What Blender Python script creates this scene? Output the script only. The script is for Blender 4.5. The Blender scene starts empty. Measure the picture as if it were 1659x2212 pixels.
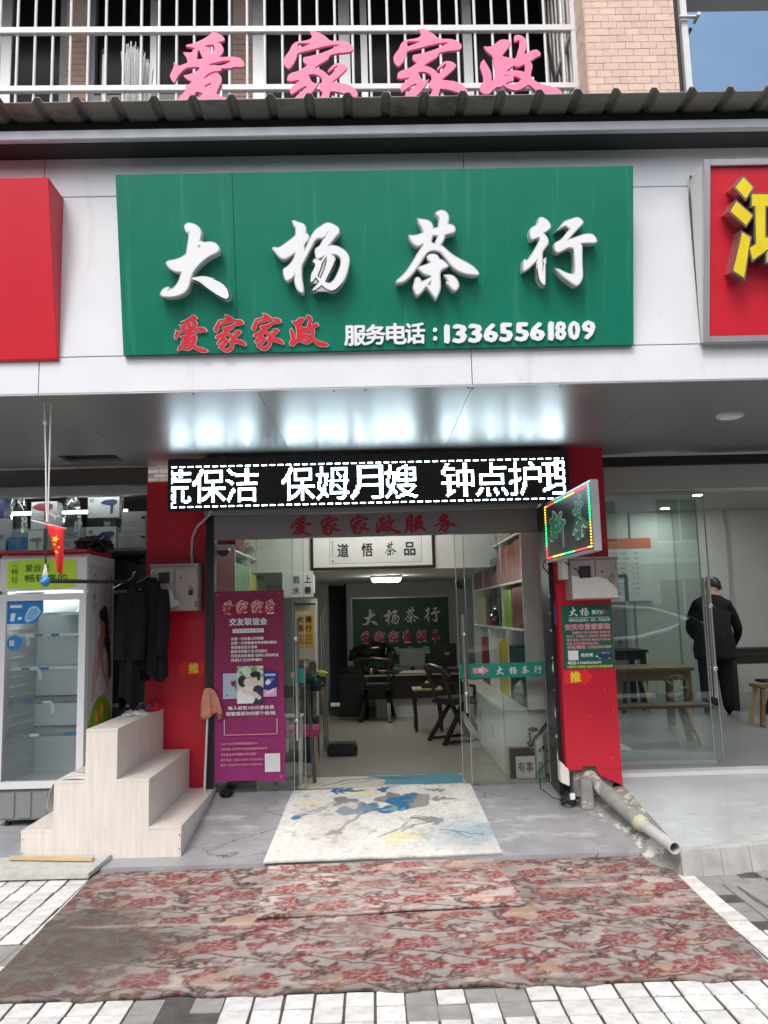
import bpy, bmesh, math, random
import numpy as np
from mathutils import Vector, Matrix
from mathutils.bvhtree import BVHTree
RN = random.Random(11)
NR = np.random.RandomState(5)
sc = bpy.context.scene
col = sc.collection

# ------------------------------------------------------------------ camera
PW, PH, PF = 1659.0, 2212.0, 1725.0
CAM = Vector((0, 0, 1.63))
_p, _r, _y = math.radians(7.2), math.radians(1.5), math.radians(0.9)
C_F = Vector((math.sin(_y)*math.cos(_p), math.cos(_y)*math.cos(_p), math.sin(_p)))
_rt = Vector((math.cos(_y), -math.sin(_y), 0)); _up = _rt.cross(C_F)
C_R = math.cos(_r)*_rt - math.sin(_r)*_up
C_U = math.cos(_r)*_up + math.sin(_r)*_rt
cd = bpy.data.cameras.new('camera'); cam = bpy.data.objects.new('camera', cd); col.objects.link(cam)
cam.matrix_world = Matrix(((C_R.x, C_U.x, -C_F.x, CAM.x), (C_R.y, C_U.y, -C_F.y, CAM.y), (C_R.z, C_U.z, -C_F.z, CAM.z), (0, 0, 0, 1)))
cd.sensor_width = 36; cd.lens = PF/PH*36; cd.clip_start = 0.05; cd.clip_end = 400
sc.camera = cam

def ray(x, y): return C_F + (x-PW/2)/PF*C_R - (y-PH/2)/PF*C_U
def at(x, y, Y):
    d = ray(x, y); return CAM + d*((Y-CAM.y)/d.y)
def atz(x, y, Z):
    d = ray(x, y); return CAM + d*((Z-CAM.z)/d.z)

# ------------------------------------------------------------------ sky, sun, exposure
w = bpy.data.worlds.new('World'); sc.world = w; w.use_nodes = True
nt = w.node_tree; bg = nt.nodes['Background']
SUN_EL, SUN_AZ = math.radians(52), math.radians(200)     # azimuth clockwise from +Y: behind the camera, a little to the left
sky = nt.nodes.new('ShaderNodeTexSky'); sky.sky_type = 'NISHITA'; sky.sun_disc = False
sky.sun_elevation = SUN_EL; sky.sun_rotation = SUN_AZ
sky.dust_density = 4.0; sky.air_density = 1.0; sky.ozone_density = 1.0
hs = nt.nodes.new('ShaderNodeHueSaturation'); hs.inputs['Saturation'].default_value = 0.55
nt.links.new(sky.outputs[0], hs.inputs['Color']); nt.links.new(hs.outputs[0], bg.inputs['Color'])
bg.inputs['Strength'].default_value = 0.15
sd = bpy.data.lights.new('sun', 'SUN'); sd.energy = .7; sd.angle = math.radians(14); sd.color = (1, .965, .92)
so = bpy.data.objects.new('sun', sd); col.objects.link(so)
sv = Vector((math.sin(SUN_AZ)*math.cos(SUN_EL), math.cos(SUN_AZ)*math.cos(SUN_EL), math.sin(SUN_EL)))
so.rotation_euler = sv.to_track_quat('Z', 'Y').to_euler(); so.location = (-3, -8, 12)
sc.view_settings.view_transform = 'Standard'; sc.view_settings.look = 'None'
sc.view_settings.exposure = 0.88; sc.view_settings.gamma = 1; sc.view_settings.use_curve_mapping = False
sc.cycles.max_bounces = 8; sc.cycles.transparent_max_bounces = 16
sc.cycles.use_denoising = True; sc.cycles.sample_clamp_indirect = 6
sc.cycles.caustics_reflective = False; sc.cycles.caustics_refractive = False

# ------------------------------------------------------------------ materials
def lin(c): return c/12.92 if c <= .04045 else ((c+.055)/1.055)**2.4
def S(r, g, b): return (lin(r/255), lin(g/255), lin(b/255))
MATS = {}
def mat(name, c, rough=.5, metal=0, var=.08, vs=7.0, bump=0, bs=120, rnd=0, emit=0, coat=0, spec=.5, stretch=None, stain=None):
    m = bpy.data.materials.new(name); MATS[name] = m; m.use_nodes = True
    n, l = m.node_tree.nodes, m.node_tree.links; b = n['Principled BSDF']
    b.inputs['Roughness'].default_value = rough; b.inputs['Metallic'].default_value = metal
    b.inputs['Specular IOR Level'].default_value = spec
    if coat: b.inputs['Coat Weight'].default_value = coat; b.inputs['Coat Roughness'].default_value = .08
    tc = n.new('ShaderNodeTexCoord'); mp = n.new('ShaderNodeMapping'); l.new(tc.outputs['Object'], mp.inputs[0])
    if stretch: mp.inputs['Scale'].default_value = stretch
    no = n.new('ShaderNodeTexNoise'); no.inputs['Scale'].default_value = vs; no.inputs['Detail'].default_value = 7; no.inputs['Roughness'].default_value = .62
    l.new(mp.outputs[0], no.inputs[0])
    mr = n.new('ShaderNodeMapRange'); mr.inputs[1].default_value = .3; mr.inputs[2].default_value = .7
    mr.inputs[3].default_value = 1-var; mr.inputs[4].default_value = 1+var; l.new(no.outputs[0], mr.inputs[0])
    fac = mr.outputs[0]
    if rnd:
        oi = n.new('ShaderNodeObjectInfo'); m2 = n.new('ShaderNodeMapRange'); m2.inputs[3].default_value = 1-rnd; m2.inputs[4].default_value = 1+rnd
        l.new(oi.outputs['Random'], m2.inputs[0]); mm = n.new('ShaderNodeMath'); mm.operation = 'MULTIPLY'
        l.new(fac, mm.inputs[0]); l.new(m2.outputs[0], mm.inputs[1]); fac = mm.outputs[0]
    vm = n.new('ShaderNodeVectorMath'); vm.operation = 'SCALE'; vm.inputs[0].default_value = c; l.new(fac, vm.inputs['Scale'])
    out = vm.outputs[0]
    if stain:                                             # (colour, scale, lo, hi, stretch): dirt with a shape of its own
        sn = n.new('ShaderNodeTexNoise'); sn.inputs['Scale'].default_value = stain[1]; sn.inputs['Detail'].default_value = 8; sn.inputs['Roughness'].default_value = .68
        mp2 = n.new('ShaderNodeMapping'); mp2.inputs['Location'].default_value = (3.1, 1.7, 5.2); l.new(tc.outputs['Object'], mp2.inputs[0])
        if len(stain) > 4: mp2.inputs['Scale'].default_value = stain[4]
        l.new(mp2.outputs[0], sn.inputs[0])
        r2 = n.new('ShaderNodeMapRange'); r2.inputs[1].default_value = stain[2]; r2.inputs[2].default_value = stain[3]; l.new(sn.outputs[0], r2.inputs[0])
        mx = n.new('ShaderNodeMix'); mx.data_type = 'RGBA'; l.new(r2.outputs[0], mx.inputs[0]); l.new(out, mx.inputs[6]); mx.inputs[7].default_value = (*stain[0], 1); out = mx.outputs[2]
    l.new(out, b.inputs['Base Color'])
    rr = n.new('ShaderNodeMapRange'); rr.inputs[3].default_value = max(0, rough*.85); rr.inputs[4].default_value = min(1, rough*1.18); l.new(no.outputs[0], rr.inputs[0]); l.new(rr.outputs[0], b.inputs['Roughness'])
    if bump:
        n2 = n.new('ShaderNodeTexNoise'); n2.inputs['Scale'].default_value = bs; n2.inputs['Detail'].default_value = 5; l.new(mp.outputs[0], n2.inputs[0])
        bp = n.new('ShaderNodeBump'); bp.inputs['Strength'].default_value = bump; bp.inputs['Distance'].default_value = .01; l.new(n2.outputs[0], bp.inputs['Height']); l.new(bp.outputs[0], b.inputs['Normal'])
    if emit: l.new(out, b.inputs['Emission Color']); b.inputs['Emission Strength'].default_value = emit
    return m
def add_cracks(m, scale, width, c):                     # thin wandering crack lines
    n, l = m.node_tree.nodes, m.node_tree.links; b = n['Principled BSDF']; src = b.inputs['Base Color'].links[0].from_socket
    tc = n.new('ShaderNodeTexCoord'); no = n.new('ShaderNodeTexNoise'); no.inputs['Scale'].default_value = 5; no.inputs['Detail'].default_value = 6; l.new(tc.outputs['Object'], no.inputs[0])
    ad = n.new('ShaderNodeMix'); ad.data_type = 'RGBA'; ad.blend_type = 'ADD'; ad.inputs[0].default_value = .22; l.new(tc.outputs['Object'], ad.inputs[6]); l.new(no.outputs['Color'], ad.inputs[7])
    v = n.new('ShaderNodeTexVoronoi'); v.feature = 'DISTANCE_TO_EDGE'; v.inputs['Scale'].default_value = scale; l.new(ad.outputs[2], v.inputs[0])
    r = n.new('ShaderNodeMapRange'); r.inputs[1].default_value = 0; r.inputs[2].default_value = width; r.inputs[3].default_value = 1; r.inputs[4].default_value = 0; l.new(v.outputs[0], r.inputs[0])
    n3 = n.new('ShaderNodeTexNoise'); n3.inputs['Scale'].default_value = 1.7; l.new(tc.outputs['Object'], n3.inputs[0]); r3 = n.new('ShaderNodeMapRange'); r3.inputs[1].default_value = .48; r3.inputs[2].default_value = .56; l.new(n3.outputs[0], r3.inputs[0])
    mu = n.new('ShaderNodeMath'); mu.operation = 'MULTIPLY'; l.new(r.outputs[0], mu.inputs[0]); l.new(r3.outputs[0], mu.inputs[1])
    mx = n.new('ShaderNodeMix'); mx.data_type = 'RGBA'; l.new(mu.outputs[0], mx.inputs[0]); l.new(src, mx.inputs[6]); mx.inputs[7].default_value = (*c, 1); l.new(mx.outputs[2], b.inputs['Base Color'])
def mat_attr(name, rough=.8, bump=0, bs=150, coat=0, stretch=None):
    m = mat(name, (1, 1, 1), rough, 0, .06, 30, bump, bs, coat=coat, stretch=stretch)
    n, l = m.node_tree.nodes, m.node_tree.links; b = n['Principled BSDF']
    vc = n.new('ShaderNodeVertexColor'); vc.layer_name = 'Col'
    src = b.inputs['Base Color'].links[0].from_socket
    mu = n.new('ShaderNodeMix'); mu.data_type = 'RGBA'; mu.blend_type = 'MULTIPLY'; mu.inputs[0].default_value = 1
    l.new(vc.outputs[0], mu.inputs[6]); l.new(src, mu.inputs[7]); l.new(mu.outputs[2], b.inputs['Base Color'])
    return m
def mat_glass(name, tint=(.93, .97, .95), refl=1.0, rough=.0):
    m = bpy.data.materials.new(name); MATS[name] = m; m.use_nodes = True
    n, l = m.node_tree.nodes, m.node_tree.links; n.remove(n['Principled BSDF'])
    tr = n.new('ShaderNodeBsdfTransparent'); tr.inputs[0].default_value = (*tint, 1)
    gl = n.new('ShaderNodeBsdfGlossy'); gl.inputs['Roughness'].default_value = rough; gl.inputs[0].default_value = (1, 1, 1, 1)
    fr = n.new('ShaderNodeFresnel'); fr.inputs[0].default_value = 1.5
    mu = n.new('ShaderNodeMath'); mu.operation = 'MULTIPLY_ADD'; mu.inputs[1].default_value = refl; mu.inputs[2].default_value = 0.0; mu.use_clamp = True; l.new(fr.outputs[0], mu.inputs[0])
    no = n.new('ShaderNodeTexNoise'); no.inputs['Scale'].default_value = 1.3; tc = n.new('ShaderNodeTexCoord'); l.new(tc.outputs['Object'], no.inputs[0])
    bp = n.new('ShaderNodeBump'); bp.inputs['Strength'].default_value = .02; bp.inputs['Distance'].default_value = .02; l.new(no.outputs[0], bp.inputs['Height']); l.new(bp.outputs[0], gl.inputs['Normal'])
    mx = n.new('ShaderNodeMixShader'); l.new(mu.outputs[0], mx.inputs[0]); l.new(tr.outputs[0], mx.inputs[1]); l.new(gl.outputs[0], mx.inputs[2]); l.new(mx.outputs[0], n['Material Output'].inputs[0])
    return m
def mat_emit(name, c, s):
    m = bpy.data.materials.new(name); MATS[name] = m; m.use_nodes = True
    n, l = m.node_tree.nodes, m.node_tree.links; n.remove(n['Principled BSDF'])
    e = n.new('ShaderNodeEmission'); e.inputs[0].default_value = (*c, 1); e.inputs[1].default_value = s; l.new(e.outputs[0], n['Material Output'].inputs[0]); return m
M = MATS

# ------------------------------------------------------------------ mesh builder
def frame_of(d):
    d = d.normalized(); a = Vector((0, 0, 1)) if abs(d.z) < .9 else Vector((1, 0, 0))
    u = d.cross(a).normalized(); return u, d.cross(u).normalized()
class MB:
    def __init__(s): s.v, s.f = [], []
    def _a(s, vs, fs):
        o = len(s.v); s.v += [tuple(q) for q in vs]; s.f += [tuple(i+o for i in f) for f in fs]; return s
    def box(s, x0, x1, y0, y1, z0, z1):
        return s._a([(x0, y0, z0), (x1, y0, z0), (x1, y1, z0), (x0, y1, z0), (x0, y0, z1), (x1, y0, z1), (x1, y1, z1), (x0, y1, z1)],
                    [(0, 3, 2, 1), (4, 5, 6, 7), (0, 1, 5, 4), (1, 2, 6, 5), (2, 3, 7, 6), (3, 0, 4, 7)])
    def hexa(s, p):          # eight corners, bottom four then top four, counter-clockwise from above
        return s._a(p, [(0, 3, 2, 1), (4, 5, 6, 7), (0, 1, 5, 4), (1, 2, 6, 5), (2, 3, 7, 6), (3, 0, 4, 7)])
    def obox(s, c, sz, rot):
        c = Vector(c); hx, hy, hz = [q/2 for q in sz]
        return s.hexa([c+rot@Vector(q) for q in ((-hx, -hy, -hz), (hx, -hy, -hz), (hx, hy, -hz), (-hx, hy, -hz), (-hx, -hy, hz), (hx, -hy, hz), (hx, hy, hz), (-hx, hy, hz))])
    def bar(s, a, b, w, h=None):                       # square bar between two points
        a, b = Vector(a), Vector(b); h = h or w; u, v = frame_of(b-a)
        q = [u*w/2+v*h/2, -u*w/2+v*h/2, -u*w/2-v*h/2, u*w/2-v*h/2]
        return s._a([a+k for k in q]+[b+k for k in q], [(0, 1, 2, 3), (7, 6, 5, 4), (0, 4, 5, 1), (1, 5, 6, 2), (2, 6, 7, 3), (3, 7, 4, 0)])
    def poly(s, pts): return s._a(pts, [tuple(range(len(pts)))])
    def prism(s, pts, vec):
        n = len(pts); vec = Vector(vec); P = [Vector(q) for q in pts]
        return s._a(P+[q+vec for q in P], [tuple(range(n))[::-1], tuple(range(n, 2*n))]+[(i, (i+1) % n, n+(i+1) % n, n+i) for i in range(n)])
    def cyl(s, a, b, r, r2=None, n=14, caps=True):
        a, b = Vector(a), Vector(b); r2 = r if r2 is None else r2; u, v = frame_of(b-a)
        A = [a+(u*math.cos(2*math.pi*i/n)+v*math.sin(2*math.pi*i/n))*r for i in range(n)]
        B = [b+(u*math.cos(2*math.pi*i/n)+v*math.sin(2*math.pi*i/n))*r2 for i in range(n)]
        fs = [(i, n+i, n+(i+1) % n, (i+1) % n) for i in range(n)]
        if caps: fs += [tuple(range(n)), tuple(range(2*n-1, n-1, -1))]
        return s._a(A+B, fs)
    def tube(s, pts, r, n=7, caps=True):
        P = [Vector(q) for q in pts]; rs = r if isinstance(r, (list, tuple)) else [r]*len(P)
        rings, u = [], None
        for i, q in enumerate(P):
            d = (P[min(i+1, len(P)-1)]-P[max(i-1, 0)]).normalized()
            if u is None: u, v = frame_of(d)
            else: u = (u-d*u.dot(d)).normalized(); v = d.cross(u)
            rings += [q+(u*math.cos(2*math.pi*k/n)+v*math.sin(2*math.pi*k/n))*rs[i] for k in range(n)]
        fs = [(i*n+k, i*n+(k+1) % n, (i+1)*n+(k+1) % n, (i+1)*n+k) for i in range(len(P)-1) for k in range(n)]
        if caps: fs += [tuple(range(n))[::-1], tuple(range((len(P)-1)*n, len(P)*n))]
        return s._a(rings, fs)
    def lathe(s, c, prof, n=18, ax='z'):
        c = Vector(c); vs = []
        for r, z in prof:
            for k in range(n):
                a = 2*math.pi*k/n; q = (r*math.cos(a), r*math.sin(a), z)
                if ax == 'y': q = (q[0], q[2], q[1])
                if ax == 'x': q = (q[2], q[0], q[1])
                vs.append(c+Vector(q))
        m = len(prof); fs = [(i*n+k, i*n+(k+1) % n, (i+1)*n+(k+1) % n, (i+1)*n+k) for i in range(m-1) for k in range(n)]
        ring = prof[0][0] > 1e-5 and abs(prof[0][0]-prof[-1][0]) < 1e-9      # a closed ring: join its ends instead of capping
        if ring: fs += [((m-1)*n+k, (m-1)*n+(k+1) % n, (k+1) % n, k) for k in range(n)]
        if prof[0][0] > 1e-5 and not ring: fs.append(tuple(range(n))[::-1])
        if prof[-1][0] > 1e-5 and not ring: fs.append(tuple(range((m-1)*n, m*n)))
        return s._a(vs, fs)
    def blob(s, c, rx, ry, rz, n=14, m=8, jit=0):
        pr = []; c = Vector(c); vs = []
        for i in range(m+1):
            t = math.pi*i/m
            for k in range(n):
                a = 2*math.pi*k/n; j = 1+RN.uniform(-jit, jit)
                vs.append(c+Vector((rx*math.sin(t)*math.cos(a)*j, ry*math.sin(t)*math.sin(a)*j, -rz*math.cos(t)*j)))
        return s._a(vs, [(i*n+k, i*n+(k+1) % n, (i+1)*n+(k+1) % n, (i+1)*n+k) for i in range(m) for k in range(n)])
    def build(s, name, m, parent=None, bevel=0, smooth=False, keep=False):
        me = bpy.data.meshes.new(name)
        V = s.v
        off = Vector((0, 0, 0))
        if parent is None and not keep:
            A = np.array(V); off = Vector(((A[:, 0].min()+A[:, 0].max())/2, (A[:, 1].min()+A[:, 1].max())/2, A[:, 2].min()))
            V = (A-np.array(off)).tolist()
        me.from_pydata(V, [], s.f); me.update()
        bm = bmesh.new(); bm.from_mesh(me)
        if bevel:
            bmesh.ops.bevel(bm, geom=[e for e in bm.edges if len(e.link_faces) == 2 and e.calc_face_angle(0) > .6], offset=bevel, segments=2, affect='EDGES', clamp_overlap=True)
        bmesh.ops.recalc_face_normals(bm, faces=bm.faces)
        bm.to_mesh(me); bm.free()
        if smooth: shade(me)
        o = link(me, name, m, parent); o.location = off if parent is None else (0, 0, 0)
        return o
def shade(me, ang=40):
    me.polygons.foreach_set('use_smooth', [True]*len(me.polygons)); me.set_sharp_from_angle(angle=math.radians(ang))
def link(me, name, m, parent=None):
    if m is not None: me.materials.append(M[m] if isinstance(m, str) else m)
    o = bpy.data.objects.new(name, me); col.objects.link(o)
    if parent is not None: adopt(o, parent)
    return o
def adopt(o, parent):
    o.parent = parent
    o.matrix_parent_inverse = world_of(parent).inverted()
def world_of(o):
    m = Matrix.Translation(o.location)
    return m if o.parent is None else world_of(o.parent) @ o.matrix_parent_inverse @ m
def tag(o, label, cat, group=None):
    o['label'] = label; o['category'] = cat
    if group: o['group'] = group
    return o
def thing(name, label, cat, base, group=None):
    o = bpy.data.objects.new(name, None); col.objects.link(o); o.location = base; o.empty_display_size = .1
    return tag(o, label, cat, group)
def struct(o): o['kind'] = 'structure'; return o
def stuff(o): o['kind'] = 'stuff'; return o
def BX(x0, x1, y0, y1, z0, z1): return MB().box(x0, x1, y0, y1, z0, z1)
def copy_part(o, parent, shift, name=None):              # shares mesh data
    c = o.copy(); col.objects.link(c)
    if name: c.name = name
    c.parent = parent; c.matrix_parent_inverse = o.matrix_parent_inverse.copy(); c.location = Vector(o.location)+Vector(shift); return c
def dup(root, shift, label=None, group=None):
    r = root.copy(); col.objects.link(r); r.location = Vector(root.location)+Vector(shift)
    if label: r['label'] = label
    if group: r['group'] = group
    for ch in list(root.children):
        c = ch.copy(); col.objects.link(c); c.parent = r; c.matrix_parent_inverse = ch.matrix_parent_inverse.copy()
        for g in list(ch.children):
            d = g.copy(); col.objects.link(d); d.parent = c; d.matrix_parent_inverse = g.matrix_parent_inverse.copy()
    return r

# ------------------------------------------------------------------ lettering
_tmp = bpy.data.objects.new('tmp_text', None)
TXT = {}
def curve_mesh(cu):
    o = bpy.data.objects.new('tmp', cu); me = o.to_mesh()
    if me is None or not len(me.vertices):
        o.to_mesh_clear(); col.objects.link(o); dg = bpy.context.evaluated_depsgraph_get(); dg.update(); oe = o.evaluated_get(dg); me = oe.to_mesh()
        V = np.array([q.co for q in me.vertices]).reshape(-1, 3); F = [tuple(p.vertices) for p in me.polygons]; oe.to_mesh_clear()
    else:
        V = np.array([q.co for q in me.vertices]).reshape(-1, 3); F = [tuple(p.vertices) for p in me.polygons]; o.to_mesh_clear()
    bpy.data.objects.remove(o); return V, F
def text_geo(s, bold=0, ext=0, sp=1.0):
    k = (s, bold, ext, sp)
    if k not in TXT:
        cu = bpy.data.curves.new('t', 'FONT'); cu.body = s; cu.size = 1; cu.resolution_u = 2; cu.extrude = ext; cu.space_character = sp
        V, F = curve_mesh(cu); bpy.data.curves.remove(cu)
        if bold:                                       # a heavier weight: four shifted copies, each a hair above the last
            n = len(V); step = (.0004 if not ext else ext*.05); VV, FF = [], []
            for q, (dx, dy) in enumerate(((-bold, -bold*.35), (bold, bold*.35), (-bold*.35, bold*.8), (bold*.35, -bold*.8))):
                W = V+np.array((dx, dy, 0)); W[:, 2] = np.where(W[:, 2] >= 0, W[:, 2]+q*step, W[:, 2]); VV.append(W); FF += [tuple(i+q*n for i in f) for f in F]
            V, F = np.vstack(VV), FF
        TXT[k] = (V, F)
    return TXT[k]
def smooth_contour(P):
    out = []; n = len(P)
    for i in range(n):
        a, b, c = np.array(P[i-1]), np.array(P[i]), np.array(P[(i+1) % n])
        u, v = b-a, c-b; cs = (u@v)/(np.linalg.norm(u)*np.linalg.norm(v)+1e-9)
        if cs < .45: out.append(b)
        else: out += [b*.78+a*.22, b*.78+c*.22]
    return out
GL = {}
def glyph_geo(ch, bold=0, ext=0):
    k = (ch, bold, ext, 'g')
    if k not in TXT:
        cu = bpy.data.curves.new('g', 'CURVE'); cu.dimensions = '2D'; cu.fill_mode = 'BOTH'; cu.extrude = ext; cu.offset = bold
        for cont in GL[ch]:
            P = smooth_contour(cont); sp = cu.splines.new('POLY'); sp.points.add(len(P)-1); sp.use_cyclic_u = True
            for i, q in enumerate(P): sp.points[i].co = (q[0], q[1], 0, 1)
        TXT[k] = curve_mesh(cu); bpy.data.curves.remove(cu)
    return TXT[k]
NN = Vector((0, -1, 0)); UX = Vector((1, 0, 0)); VZ = Vector((0, 0, 1))
def put(geo, name, m, parent, O, w=None, h=None, U=UX, V=VZ, N=NN, off=.003, depth=None, ref=None, merge=None):
    """Lay lettering geometry in the plane O,U,V. It is scaled to the box w x h (one may be None: keep aspect).
    depth is the real thickness of extruded lettering."""
    Vt, F = geo; ref = Vt if ref is None else ref
    lo, hi = ref.min(0), ref.max(0); sx = w/(hi[0]-lo[0]) if w else None; sy = h/(hi[1]-lo[1]) if h else None
    sx = sx or sy; sy = sy or sx
    zr = Vt[:, 2].max()-Vt[:, 2].min()
    u = (Vt[:, 0]-lo[0])*sx; v = (Vt[:, 1]-lo[1])*sy; z = (Vt[:, 2]-Vt[:, 2].min())/zr*depth if (depth and zr > 1e-6) else Vt[:, 2]*1.0
    P = np.array(O)+np.outer(u, U)+np.outer(v, V)+np.outer(z+off, N)
    if merge is not None: merge._a(P.tolist(), F); return None
    mb = MB(); mb._a(P.tolist(), F); return mb.build(name, m, parent)
def words(s, name, m, parent, O, w=None, h=None, bold=0, sp=1.0, **k): return put(text_geo(s, bold, 0, sp), name, m, parent, O, w, h, **k)
def glyphs(s, name, m, parent, O, h, pitch, bold=0, U=UX, V=VZ, N=NN, off=.003, asp=1.0, one=True):
    mb = MB() if one else None
    for i, ch in enumerate(s):
        g = glyph_geo(ch, bold); r = GSZ[ch]
        put(g, name, m, parent, Vector(O)+U*(i*pitch), h*r[0]*asp, h*r[1], U=U, V=V, N=N, off=off, merge=mb)
    return mb.build(name, m, parent) if one else None

# ------------------------------------------------------------------ flat printed pictures: a colour per vertex of a fine grid
def vnoise(X, Y, sc_, seed=0, oct=4):
    o = np.zeros(X.shape); amp = .5; rs = np.random.RandomState(seed)
    for k in range(oct):
        g = rs.rand(64, 64); x, y = X*sc_, Y*sc_; xi, yi = np.floor(x).astype(int), np.floor(y).astype(int); fx, fy = x-xi, y-yi
        fx = fx*fx*(3-2*fx); fy = fy*fy*(3-2*fy); q = lambda a, b: g[a % 64, b % 64]
        o += amp*((q(xi, yi)*(1-fx)+q(xi+1, yi)*fx)*(1-fy)+(q(xi, yi+1)*(1-fx)+q(xi+1, yi+1)*fx)*fy); amp *= .5; sc_ = sc_*2.03
    return o
class Ras:
    def __init__(s, w, h, d, bg):
        s.nx, s.ny = max(2, int(w/d)+1), max(2, int(h/d)+1); s.w, s.h = w, h
        s.X, s.Y = np.meshgrid(np.linspace(0, w, s.nx), np.linspace(0, h, s.ny)); s.C = np.zeros((s.ny, s.nx, 3)); s.C[:] = bg; s.d = d
        s.WX, s.WY = s.X, s.Y
    def warp(s, amp, sc_, seed=3):
        s.WX = s.X+(vnoise(s.X, s.Y, sc_, seed)-.47)*amp*2; s.WY = s.Y+(vnoise(s.X, s.Y, sc_, seed+9)-.47)*amp*2
    def mix(s, mask, c, a=1):
        m = (np.clip(mask, 0, 1)*a)[..., None]; s.C = s.C*(1-m)+np.array(c)*m
    def win(s, x0, x1, y0, y1):
        i0, i1 = int(max(0, x0/s.w*(s.nx-1))), int(min(s.nx, x1/s.w*(s.nx-1)+2)); j0, j1 = int(max(0, y0/s.h*(s.ny-1))), int(min(s.ny, y1/s.h*(s.ny-1)+2))
        return None if i1 <= i0 or j1 <= j0 else (slice(j0, j1), slice(i0, i1))
    def mixw(s, sl, mask, c, a=1):
        m = (np.clip(mask, 0, 1)*a)[..., None]; s.C[sl] = s.C[sl]*(1-m)+np.array(c)*m
    def ell(s, cx, cy, rx, ry, c, rot=0, a=1, warp=True):
        m_ = max(rx, ry)+.07; sl = s.win(cx-m_, cx+m_, cy-m_, cy+m_)
        if sl is None: return
        x, y = (s.WX[sl], s.WY[sl]) if warp else (s.X[sl], s.Y[sl]); x, y = x-cx, y-cy; co, si = math.cos(rot), math.sin(rot); u, v = x*co+y*si, -x*si+y*co
        d = np.sqrt((u/rx)**2+(v/ry)**2); s.mixw(sl, (1-d)*min(rx, ry)/s.d+.5, c, a)
    def line(s, pts, wd, c, a=1):
        xs_, ys_ = [q[0] for q in pts], [q[1] for q in pts]; m_ = wd+.07; sl = s.win(min(xs_)-m_, max(xs_)+m_, min(ys_)-m_, max(ys_)+m_)
        if sl is None: return
        x, y = s.WX[sl], s.WY[sl]; D = np.full(x.shape, 1e9)
        for (ax, ay), (bx, by) in zip(pts, pts[1:]):
            vx, vy = bx-ax, by-ay; t = np.clip(((x-ax)*vx+(y-ay)*vy)/(vx*vx+vy*vy+1e-12), 0, 1); D = np.minimum(D, np.hypot(x-ax-t*vx, y-ay-t*vy))
        s.mixw(sl, (wd/2-D)/s.d+.5, c, a)
    def poly(s, pts, c, a=1, warp=False):
        x, y = (s.WX, s.WY) if warp else (s.X, s.Y); ins = np.zeros(x.shape, bool); n = len(pts)
        for i in range(n):
            (ax, ay), (bx, by) = pts[i], pts[(i+1) % n]
            cnd = ((ay > y) != (by > y)) & (x < (bx-ax)*(y-ay)/(by-ay+1e-12)+ax); ins ^= cnd
        s.mix(ins.astype(float), c, a)
    def sheet(s, name, m, parent, fn, thick=0):
        """fn(u, v) -> world point for print coordinates in metres; thick>0 closes the sheet underneath."""
        P = fn(s.X, s.Y).reshape(-1, 3); nx, ny = s.nx, s.ny
        i = np.arange((ny-1)*(nx-1)); r, c = i//(nx-1), i % (nx-1); a = r*nx+c
        F = np.stack([a, a+1, a+1+nx, a+nx], 1); Cc = s.C.reshape(-1, 3)
        if thick:
            n0 = len(P); P2 = P.copy(); P2[:, 2] -= thick; rim = list(range(nx))+[k*nx+nx-1 for k in range(1, ny)]+list(range(ny*nx-2, (ny-1)*nx-1, -1))+[k*nx for k in range(ny-2, 0, -1)]
            R2 = P2[rim]; P = np.vstack([P, R2]); Cc = np.vstack([Cc, Cc[rim]*.45]); q = len(rim)
            Fr = [(rim[k], n0+k, n0+(k+1) % q, rim[(k+1) % q]) for k in range(q)]
        else: Fr = []
        me = bpy.data.meshes.new(name); me.from_pydata(P.tolist(), [], F.tolist()+Fr); me.update()
        ca = me.color_attributes.new('Col', 'FLOAT_COLOR', 'POINT'); ca.data.foreach_set('color', np.hstack([np.clip(Cc, 0, 1), np.ones((len(Cc), 1))]).ravel().astype(np.float32))
        shade(me, 50); return link(me, name, m, parent)
def sk(name, joints, edges, root, m, parent=None, sub=2):
    """Grow one continuous surface from a skeleton: joints {id: (x, y, z, rx[, ry])}."""
    ids = list(joints); me = bpy.data.meshes.new(name); me.from_pydata([joints[i][:3] for i in ids], [(ids.index(a), ids.index(b)) for a, b in edges], [])
    o = bpy.data.objects.new(name, me); col.objects.link(o); o.modifiers.new('skin', 'SKIN')
    for i, k in enumerate(ids):
        q = joints[k]; d = me.skin_vertices[0].data[i]; d.radius = (q[3], q[4] if len(q) > 4 else q[3]); d.use_root = (k == root)
    o.modifiers['skin'].use_smooth_shade = True
    s_ = o.modifiers.new('sub', 'SUBSURF'); s_.levels = sub; s_.render_levels = sub
    dg = bpy.context.evaluated_depsgraph_get(); dg.update(); oe = o.evaluated_get(dg); m2 = bpy.data.meshes.new_from_object(oe)
    bpy.data.objects.remove(o); m2.name = name; m2.materials.clear()
    m2.polygons.foreach_set('use_smooth', [True]*len(m2.polygons)); return link(m2, name, m, parent)
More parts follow.
